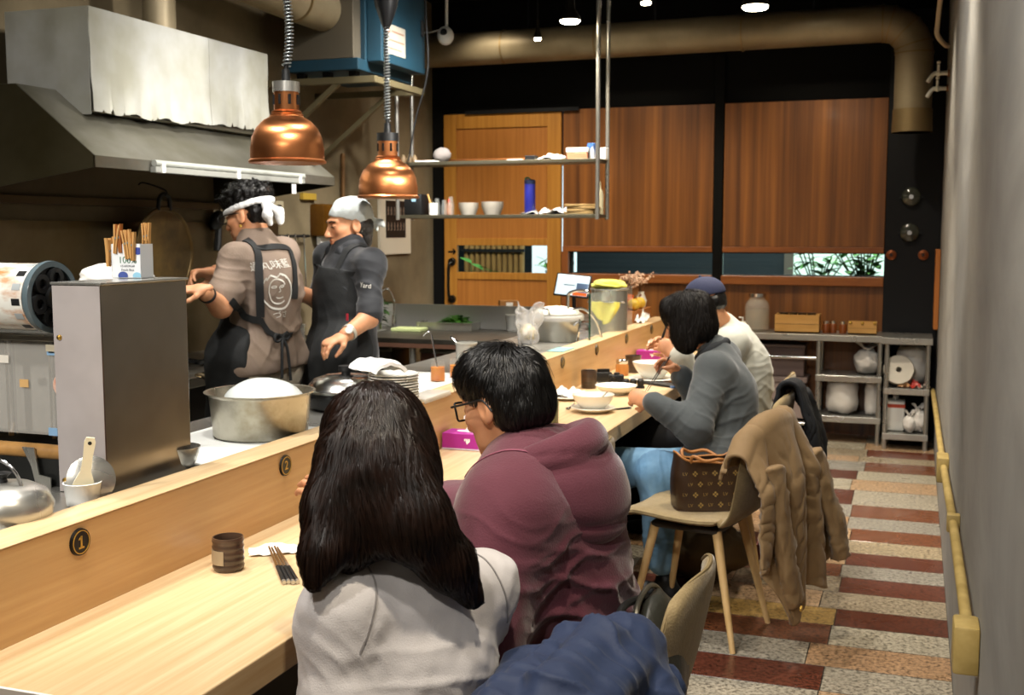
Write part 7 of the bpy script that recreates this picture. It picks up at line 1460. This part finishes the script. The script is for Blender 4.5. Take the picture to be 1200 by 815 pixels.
# ---------------------------------------------------------------- standing cooks
def stand(J, F_, hipz, stance=.1):
    for sd, s_ in (('l', -1), ('r', 1)):
        J['h' + sd] = F_(s_ * .085, 0, -.02); k_ = F_(s_ * (stance), .03, 0); k_.z = .5; J['k' + sd] = k_; a = F_(s_ * (stance + .01), -.02, 0); a.z = .085; J['a' + sd] = a
def cook_a():
    H = Fr(at(291, 252, 4.93), 90, 12, sc=1.); pv = at(306, 418, 4.95); org = Vector((pv.x, pv.y, 0)); t = thing('person', 'person with curly hair, white headband, brown printed shirt and black apron working at the range', 'person', org)
    F_ = Fr(pv, 78); J = {'pelvis': pv}; stand(J, F_, .95); J['sl'] = at(277, 306, 4.78); J['sr'] = at(330, 298, 5.06); m_ = (J['sl'] + J['sr']) / 2; J['neck'] = m_ + Vector((-.02, 0, .07)); J['chest'] = pv.lerp(m_, .68) + Vector((.03, 0, 0)); J['el'] = at(259, 360, 4.66); J['wl'] = at(247, 338, 4.55); J['er'] = at(285, 340, 5.15); J['wr'] = at(254, 318, 4.95)
    J['wl'] = at(240, 343, 4.52)
    S = SDF(); torso(S, J, 0, 1.)
    for s in 'lr': leg(S, J, s); arm(S, J, s, (.05, .042, .031))
    Sh = SDF(); sdf_head(Sh, H, J['neck'], .054); Sg = SDF(); hand(Sg, at(243, 338, 4.52), (-.75, -.5, -.05), (.1, .3, -1), 1, (.18, .25, .3, .3), .45, .4); hand(Sg, J['wr'], (-.8, -.5, -.1), (.2, -.4, -.9), -1, (.5, .55, .6, .65))
    ch = [S.mesh(.008), Sh.mesh(.0042), Sg.mesh(.0042)]; place('body', ch, m_skin, t, org, [skin_cols(ch[0][0]), skin_cols(ch[1][0], H), skin_cols(ch[2][0])])
    S = SDF(); R, r, f, u = torso(S, J, .028, 1.02, .05); S.cap(A3(J['hl'] + u * .02), A3(J['hr'] + u * .02), .122, None, .05)
    for s in 'lr': S.cap(A3(J['s' + s]), A3(J['s' + s].lerp(J['e' + s], .72)), .066, .074, .04); 
    for s in 'lr': d_ = (J['e' + s] - J['s' + s]).normalized()
    S._b(A3(pv + u * -.06), A3(-u), .01); bk = pv.lerp(m_, .35) - f * .12
    fo = [(bk + u * .05 + r * .06, (1, .2, .15), .07, .14, .014), (bk - r * .08, (1, .1, .3), .08, .12, .01), (J['sl'].lerp(J['el'], .4), (.3, 0, 1), .045, .08, .008), (pv + u * .03 - f * .12, (1, .2, .1), .05, .12, .01)]
    V, Fc = S.mesh(.0065, wrk((fo, .004, 8, 11)), 1); place('shirt', [(V, Fc)], M('brown_cotton', '#7d6c5c', .85, col2='#87766a', vs=4, bump=.2, bs=120), t, org); bv = bvh_of(V, Fc)
    m_ap = M('black_apron', '#17191a', .75, bump=.2, bs=150); pj = lambda u_, v_: at(u_, v_, 4.7)
    for pts, w_ in (([(288, 282), (296, 288), (302, 300), (304, 335), (305, 372)], .034), ([(299, 291), (318, 290), (340, 294)], .028), ([(338, 292), (344, 315), (344, 350)], .03), ([(305, 374), (316, 390), (328, 394), (342, 392)], .022), ([(270, 352), (285, 368), (305, 376)], .03)): ribbon([hit(bv, *p) for p in pts], w_, bv, .004, .004, name='apron_strap', mat=m_ap, par=t, org=org)
    bw = MB(); c0 = hit(bv, 327, 396) - org - f * .015
    for sg in (-1, 1): bw.tube(smooth_path([c0, c0 + r * .035 * sg + u * .02, c0 + r * .05 * sg, c0 + r * .03 * sg - u * .012, c0], 5), .006, 8)
    for dx, L in ((-.03, .17), (.03, .19)): bw.tube(smooth_path([c0, c0 + r * dx * .6 - u * .05 - f * .008, c0 + r * dx - u * L], 6), .0065, 8)
    bw.build('apron_bow', m_ap, t)
    S = SDF()
    for s in 'lr': leg(S, J, s, (.1, .078, .065), .01, 1.)
    S.cap(A3(J['hl']), A3(J['hr']), .125, None, .05); place('trousers', [S.mesh(.009, wrk(([(J['hl'] - u * .15, (0, 0, 1), .06, .15, .007)], .004, 9, 4)))], M('beige_trousers', '#b5aa96', .85), t, org)
    S = SDF(); S.cap(A3(J['hl'] + f * .01 + u * .04), A3(J['hr'] + f * .01 + u * .04), .146, None, .05); S.cap(A3(J['hl'] + f * .03), A3(J['kl'] + f * .05), .146, .135, .05); S.cap(A3(J['hr'] + f * .03), A3(J['kr'] + f * .05), .14, .13, .05); S.cap(A3(pv.lerp(m_, .1) + f * .03), A3(pv.lerp(m_, .5) + f * .05), .15, .13, .05); S._b(A3(pv - f * .05), A3(-f + r * .15), .01); S._b(np.array([0, 0, .42]), np.array([0, 0, -1.]), .01)
    place('apron', [S.mesh(.008, wrk(([(J['kl'], (1, 0, 0), .08, .2, .008)], .004, 7, 3)))], m_ap, t, org); tg = at(271, 392, 4.6)
    # print on the back
    n0 = -f; base = hit(bv, 327, 336); wht = M('white_print', '#d9d6cc', .7)
    def onback(x, z, off=.0035):
        q = base + r * x + u * z + n0 * .25; h = bv.ray_cast(q, -n0); return (h[0] + n0 * off if h[0] else q - n0 * .25) - org
    tm = text_mesh('通丸味藍', .042, 0); pr = MB().add([onback(v.co.x, v.co.y + .09) for v in tm.vertices], [list(p.vertices) for p in tm.polygons])
    def stroke(pts, w=.0035):
        q = [onback(*p) for p in pts]
        for a, b in zip(q, q[1:]):
            s = (b - a).cross(n0).normalized() * w; pr.add([a - s, b - s, b + s, a + s], [(0, 1, 2, 3)])
    E_ = lambda cx_, cz_, a_, b_, t0, t1, n=20: [(cx_ + a_ * math.cos(q), cz_ + b_ * math.sin(q)) for q in np.linspace(t0, t1, n)]
    stroke(E_(0, -.02, .062, .075, 2.2, 7.6, 40), .0045); stroke(E_(-.005, -.02, .035, .052, .5, 5.4, 30)); stroke(E_(.012, .0, .01, .004, 0, 6.28, 10), .002); stroke(E_(-.02, .0, .01, .004, 0, 6.28, 10), .002); stroke([(-.002, .0), (.006, -.02), (-.004, -.024)], .002); stroke(E_(0, -.043, .014, .006, 3.3, 6.1, 8), .002); stroke([(-.04, .03), (-.02, .05), (.0, .038), (.02, .052), (.045, .03)], .004)
    tm = text_mesh('づさ', .032, 0); pr.add([onback(v.co.x, v.co.y - .12) for v in tm.vertices], [list(p.vertices) for p in tm.polygons]); pr.build('shirt_print', wht, t, smooth=0)
    for s in 'lr': shoe('shoe', J, s, F_.f, m_rub, t, org)
    # curly hair, band, glasses, earring
    S = SDF(); S.ell(A3(H(0, -.01, .056)), (.085, .1, .064), .02, H.R); rg = random.Random(3)
    for k in range(90):
        a = rg.random() * 6.283; e = rg.uniform(.05, 1.35); d = Vector((math.cos(a) * math.cos(e), math.sin(a) * math.cos(e), math.sin(e))); S.ell(A3(H(d.x * .086, -.01 + d.y * .103, .056 + d.z * .064)), (rg.uniform(.013, .024),) * 3, .008)
    S.ell(A3(H(0, -.05, -.0)), (.07, .055, .06), .02, H.R); hv = S.mesh(.0045, lambda V, N: V + N * (.003 * fbm(V, 60, 3, 2))[:, None], 1); ho = place('hair', [hv], m_hairb, t, org); bv2 = bvh_of(*hv); rt = samp(*hv, 900, lambda c: ((c - A3(H.c)) @ A3(H.u) > .03) * 1., 4); strands('hair_strands', rt, lambda p, n: Vector((math.sin(p.x * 160), math.cos(p.y * 160), math.sin(p.z * 170))), bv2, 7, .007, .009, .0018, m_hairb, ho, org, 4, .3)
    S = SDF(); S.path([A3(H(.086 * math.sin(a), -.012 + .105 * math.cos(a), .032 - .012 * math.cos(a))) for a in np.linspace(0, 2 * PI, 30)], .012, .01, flat=(A3(H.f), 1.)); S.ell(A3(H(-.035, -.118, .012)), (.025, .02, .018), .012, H.R); S.path([A3(H(-.04, -.122, .01)), A3(H(-.06, -.13, -.03)), A3(H(-.045, -.125, -.065))], [.013, .022, .012], .012); S.path([A3(H(-.02, -.125, .01)), A3(H(.02, -.14, -.02)), A3(H(.025, -.135, -.06))], [.012, .022, .016], .012)
    place('headband', [S.mesh(.0045, wrk(([], .0015, 40, 3)))], M('white_towel', '#eceeee', .9), t, org)
    MB().tube([H(*p) - org for p in smooth_path([(-.08, -.01, .006), (-.078, .06, .01), (-.06, .1, .008)], 5)], .0025, 6).tube([H(-.033 + .026 * math.cos(a), .108 - .01 * math.cos(a), .002 + .02 * math.sin(a)) - org for a in np.linspace(0, 2 * PI, 20, endpoint=False)], .0025, 6, closed=True).build('glasses', m_rub, t)
    MB().ball(H(-.083, -.002, -.05) - org, .007, 10, 8).build('earring', m_gold, t); w0, w1 = J['wl'].lerp(J['el'], .12), J['wl'].lerp(J['el'], .2); MB().tube([w0 - org, w1 - org], .036, 18).build('wristband', m_rub, t)
    b0 = at(254, 374, 4.62); 
cook_a()

def cook_b():
    H = Fr(at(409, 263, 5.2), 136, 8, sc=1.0); pv = at(403, 412, 5.2); org = Vector((pv.x, pv.y, 0)); t = thing('person', 'person in a white bandana, black shirt and black apron with a pale wristwatch', 'person', org)
    F_ = Fr(pv, 128); J = {'pelvis': pv}; stand(J, F_, .95); J['sl'] = at(434, 311, 5.06); J['sr'] = at(386, 303, 5.36); m_ = (J['sl'] + J['sr']) / 2; J['neck'] = m_ + Vector((-.0, 0, .075)); J['chest'] = pv.lerp(m_, .68); J['el'] = at(433, 372, 4.98); J['wl'] = at(405, 393, 4.86); J['er'] = at(376, 354, 5.36); J['wr'] = at(340, 338, 5.2)
    S = SDF(); torso(S, J, 0, .98)
    for s in 'lr': leg(S, J, s); arm(S, J, s, (.05, .042, .031))
    Sh = SDF(); sdf_head(Sh, H, J['neck'], .053); Sg = SDF(); hand(Sg, J['wl'], at(378, 405, 4.8) - J['wl'], (.3, .6, -.5), 1, (.35, .45, .5, .55), .2, .7); hand(Sg, J['wr'], at(318, 334, 5.1) - J['wr'], (.1, .4, -1), -1, (.4, .4, .45, .5))
    ch = [S.mesh(.008), Sh.mesh(.0036), Sg.mesh(.0042)]; place('body', ch, m_skin, t, org, [skin_cols(ch[0][0]), skin_cols(ch[1][0], H), skin_cols(ch[2][0])])
    S = SDF(); R, r, f, u = torso(S, J, .024, 1., .05); S.cap(A3(J['hl'] + u * .02), A3(J['hr'] + u * .02), .13, None, .05)
    for s in 'lr': S.cap(A3(J['s' + s]), A3(J['s' + s].lerp(J['e' + s], .9)), .057, .058, .04); S.cap(A3(J['s' + s].lerp(J['e' + s], .8)), A3(J['s' + s].lerp(J['e' + s], .92)), .063, .062, .01)
    fo = [(J['sl'].lerp(J['el'], .5), (.3, .6, 1), .08, .1, .005), (J['sl'].lerp(J['el'], .85), (.1, .5, 1), .05, .06, .004), (J['chest'] + r * -.1, (.5, 0, 1), .06, .12, .007)]
    V, Fc = S.mesh(.0065, wrk((fo, .0035, 9, 13)), 1); place('shirt', [(V, Fc)], M('black_cotton', '#24262a', .75, col2='#2a2c30', vs=4, sheen=.25), t, org); bv = bvh_of(V, Fc)
    S = SDF(); nk = J['neck']; S.path([A3(p) for p in smooth_path([nk + f * .075 - r * .02 - u * .065, nk + f * .045 - r * .06 - u * .005, nk - r * .068 + u * .015, nk - f * .055 + u * .03, nk + r * .068 + u * .015, nk + f * .045 + r * .06 - u * .005, nk + f * .075 + r * .02 - u * .065], 5)], .016, .012); S.ell(A3(nk + f * .075 - r * .045 - u * .04), (.03, .012, .03), .012, R); S.ell(A3(nk + f * .075 + r * .045 - u * .04), (.03, .012, .03), .012, R); place('collar', [S.mesh(.005)], M('black_cotton2', '#2b2d31', .75), t, org)
    m_ap = M('black_apron', '#17191a', .75)
    S = SDF(); torso(S, J, .036, 1., .05); S.cap(A3(J['hl']), A3(J['hr']), .15, None, .05); S.cap(A3(J['hl'] + f * .02), A3(J['kl'] + f * .03), .15, .14, .05); S.cap(A3(J['hr'] + f * .02), A3(J['kr'] + f * .03), .15, .14, .05); S._b(A3(pv - f * .02), A3(-f), .01); S._b(A3(m_ - u * .03), A3(u), .005); S._b(np.array([0, 0, .42]), np.array([0, 0, -1.]), .01)
    place('apron', [S.mesh(.008, wrk(([(pv + f * .12, (1, 0, .3), .08, .15, .006)], .004, 7, 3)))], m_ap, t, org)
    S = SDF(); S.ell(A3(m_ - u * .03), (.2, .16, .01), .01, R)
    for s_ in (-1, 1): ribbon([m_ + r * s_ * .1 + f * .12 - u * .05, m_ + r * s_ * .09 + f * .06 + u * .05, m_ + r * s_ * .07 - f * .06 + u * .06], .03, bv, .004, .004, name='apron_strap', mat=m_ap, par=t, org=org)
    q0 = bv.find_nearest(at(421, 332, 4.9)); tm = text_mesh('Yard', .03, 0); n0 = f * .7 - r * .7; n0.normalize(); rx = u.cross(n0).normalized()
    MB().add([bv.find_nearest(q0[0] + rx * v.co.x + u * v.co.y)[0] + n0 * .018 - org for v in tm.vertices], [list(p.vertices) for p in tm.polygons]).build('chest_print', M('white_print', '#d9d6cc', .7), t, smooth=0)
    q1 = at(407, 372, 4.94); MB().box(-.004, .004, -.004, .004, -.016, .016).build('red_tab', M('red_tab', '#a8283a', .6), t, loc=q1 - org + Vector((0, 0, 0)))
    S = SDF()
    for s in 'lr': leg(S, J, s, (.095, .075, .06), .008)
    S.cap(A3(J['hl']), A3(J['hr']), .12, None, .05); place('trousers', [S.mesh(.009)], M('black_trousers', '#15161a', .8), t, org)
    for s in 'lr': shoe('shoe', J, s, F_.f, m_rub, t, org)
    w0, w1 = J['wl'].lerp(J['el'], .1), J['wl'].lerp(J['el'], .2); wb = MB().tube([w0 - org, w1 - org], .037, 22).build('watch_strap', M('pale_watch', '#cfcabc', .35, .5), t); MB().cyl((w0 + w1) / 2 - org + Vector((.02, -.035, .012)), (w0 + w1) / 2 - org + Vector((.022, -.045, .016)), .016, n=18).build('watch_face', M('watch_face', '#e6e2da', .3), wb)
    S = SDF(); S.ell(A3(H(0, -.035, -.005)), (.077, .078, .07), .02, H.R); S.ell(A3(H(0, -.065, -.07)), (.06, .035, .05), .03, H.R)
    hv = S.mesh(.0045, lambda V, N: V + N * (.003 * fbm(V, 34, 3, 2))[:, None]); ho = place('hair', [hv], M('greying_hair', '#221f1c', .45, col2='#4a4642', vs=40, lo=.5, hi=.75), t, org)
    S = SDF(); S.ell(A3(H(0, -.016, .042)), (.084, .104, .086), .02, H.R); S._b(A3(H(0, .095, .05)), A3(-H.u + H.f * .38), .006); S.ell(A3(H(0, -.1, .0)), (.034, .024, .028), .02, H.R); S.path([A3(H(-.015, -.115, -.0)), A3(H(-.035, -.14, -.012)), A3(H(-.045, -.15, -.03))], [.013, .014, .008], .01); S.path([A3(H(.015, -.115, -.0)), A3(H(.03, -.135, -.02)), A3(H(.025, -.14, -.045))], [.013, .013, .008], .01)
    place('bandana', [S.mesh(.0042, wrk(([(H(0, -.09, .03), H.u, .02, .06, .003)], .002, 22, 4)))], M('white_bandana', '#dfe8e8', .85, bump=.3, bs=260), t, org)
    for x in (-1, 1):
        MB().tube([H(x * .046, .079, .001) - org, H(x * .031, .0935, -.002) - org, H(x * .017, .091, -.001) - org], .0022, 6).build('eyelash', m_rub, t)
        MB().tube([H(x * .052, .08, .02) - org, H(x * .034, .0935, .025) - org, H(x * .016, .0965, .021) - org], .0028, 6).build('eyebrow', m_hairb, t)
cook_b()
# ================================================================= light, camera, world
def spot(name, loc, tgt, power, ang=70, blend=.6, size=.08, col=(1, .9, .74)):
    l = bpy.data.lights.new(name, 'SPOT'); l.energy = power; l.spot_size = math.radians(ang); l.spot_blend = blend; l.shadow_soft_size = size; l.color = col
    o = bpy.data.objects.new(name, l); C.objects.link(o); o.location = loc; o.rotation_euler = (Vector(tgt) - Vector(loc)).to_track_quat('-Z', 'Y').to_euler(); return o
WARM = (1, .87, .68); NEU = (1, .95, .88)
# downlights over the counter, aisle and kitchen (the room's own ceiling lamps)
for i, (x, y) in enumerate(((-1.45, .7), (-1.4, 2.2), (-1.35, 3.7), (-1.35, 5.2), (-1.4, 6.6))): spot('counter_downlight', (x, y, 3.35), (x - .08, y + .1, 0), 105, 82, .8, .07, NEU)
for i, (x, y) in enumerate(((-.35, 1.4), (-.3, 4.6), (-.35, 7.1))): spot('aisle_downlight', (x, y, 3.3), (x, y + .1, 0), 115, 86, .7, .06, WARM)
for i, (x, y) in enumerate(((-2.35, 2.6), (-2.4, 4.6), (-2.6, 6.2))): spot('kitchen_downlight', (x, y, 3.35), (x - .35, y + .3, .6), 150, 95, .8, .08, NEU)
spot('hood_downlight', (-.5, 4.2, 3.2), (-3.3, 4.7, 2.12), 200, 36, .8, .08, NEU)
spot('fill_spot', (-.35, 3.9, 2.6), (-3.9, 5.2, 1.42), 260, 40, .8, .08, NEU)  # unseen spot added to brighten the wall below the hood
spot('fill_spot', (-2.7, -.9, 3.3), (-1.95, 2.2, 1.12), 420, 26, .8, .1, NEU)  # unseen spot added to brighten the sealing machine's front
spot('fill_spot', (-.9, 2.0, 3.35), (-3.8, 5.1, 1.25), 150, 50, .8, .1, NEU)  # unseen spot added to lift the wall behind the range
spot('fill_spot', (-1.0, .4, 3.35), (-1.0, -2.6, 1.2), 160, 90, .8, .1, NEU)  # unseen spot added to brighten the front wall that the steel reflects
spot('fill_spot', (-1.2, 1.2, 3.35), (.17, 3.0, 1.6), 130, 75, .8, .1, (1, .96, .9))  # unseen fill added for the near part of the grey wall
spot('fill_spot', (-1.2, 4.2, 3.35), (.17, 5.6, 1.7), 110, 75, .8, .1, NEU)  # unseen fill added for the grey wall further back
spot('fill_spot', (-.9, -.4, 3.3), (-2.6, 4.0, 1.2), 70, 62, .7, .1, NEU)  # unseen fill added from the camera side onto the kitchen
spot('fill_spot', (-.5, -.6, 3.3), (.0, 3.6, .6), 110, 55, .8, .1, NEU)  # unseen fill added along the aisle
spot('fill_spot', (-1.9, 5.6, 3.35), (-3.6, 6.6, 1.6), 90, 80, .8, .1, NEU)  # unseen fill added for the far kitchen wall
spot('panel_downlight', (-.7, 7.6, 3.3), (-.7, 9.0, 1.1), 46, 80, .8, .06, WARM); spot('panel_downlight', (-2.1, 7.6, 3.3), (-2.2, 9.0, 1.1), 42, 80, .8, .06, WARM); spot('panel_downlight', (-3.1, 7.9, 3.3), (-3.2, 9.0, 1.5), 45, 80, .8, .06, WARM)
for p, e in zip(LAMPS, (90, 90, 40, 14)): spot('ceiling_lamp_light', p + Vector((0, 0, -.012)), p + Vector((0, .05, -1)), e, 110, .7, .04, WARM)
for p in HL:
    spot('heat_lamp_light', p + Vector((0, 0, .02)), p + Vector((0, 0, -1)), 40, 90, .6, .04, (1, .8, .55))
spot('sink_fill', (-2.5, 5.9, 3.3), (-3.0, 7.5, .9), 150, 70, .8, .08, NEU)  # unseen spot added to brighten the sink counter and backsplash
spot('wall_fill', (-1.9, 6.0, 3.2), (-3.9, 7.7, 1.5), 130, 50, .8, .08, NEU)  # unseen spot added to brighten the wall around the poster
spot('planting_fill', (-.55, 9.45, 3.0), (-.55, 9.95, 1.2), 220, 90, .8, .06, NEU); spot('planting_fill', (-3.9, 9.45, 3.0), (-3.9, 10.2, 1.2), 160, 90, .8, .06, NEU); spot('planting_fill', (-2.6, 9.4, 3.0), (-2.8, 9.6, 1.2), 25, 70, .8, .06, NEU)  # unseen spots added to brighten the plants and ornaments outside
g = bpy.data.lights.new('lane_fill', 'AREA'); g.energy = 160; g.size = 2.0; g.color = (.9, 1, .95); o = bpy.data.objects.new('lane_fill', g); C.objects.link(o); o.location = (-1.5, 11, 3.6); o.rotation_euler = (0, 0, 0)  # unseen area light added above the lane to brighten the planting
w = bpy.data.worlds.new('night'); bpy.context.scene.world = w; w.use_nodes = True
w.node_tree.nodes['Background'].inputs[0].default_value = (.55, .5, .42, 1); w.node_tree.nodes['Background'].inputs[1].default_value = .02
cam = bpy.data.cameras.new('camera'); co = bpy.data.objects.new('camera', cam); C.objects.link(co); bpy.context.scene.camera = co
cam.sensor_fit = 'HORIZONTAL'; cam.sensor_width = 36; cam.lens = FPX / 1200 * 36; cam.clip_start = .03
co.matrix_world = frame(RT, UP, -FW, CAM)
cam.dof.use_dof = True; cam.dof.focus_distance = 2.6; cam.dof.aperture_fstop = 7.5
sc_ = bpy.context.scene; vs_ = sc_.view_settings; vs_.view_transform = 'Standard'; vs_.look = 'None'; vs_.gamma = 1; vs_.use_curve_mapping = False; vs_.exposure = .52
sc_.cycles.sample_clamp_indirect = 4; sc_.cycles.max_bounces = 10; sc_.cycles.caustics_reflective = False; sc_.cycles.caustics_refractive = False
sc_.cycles.use_denoising = True
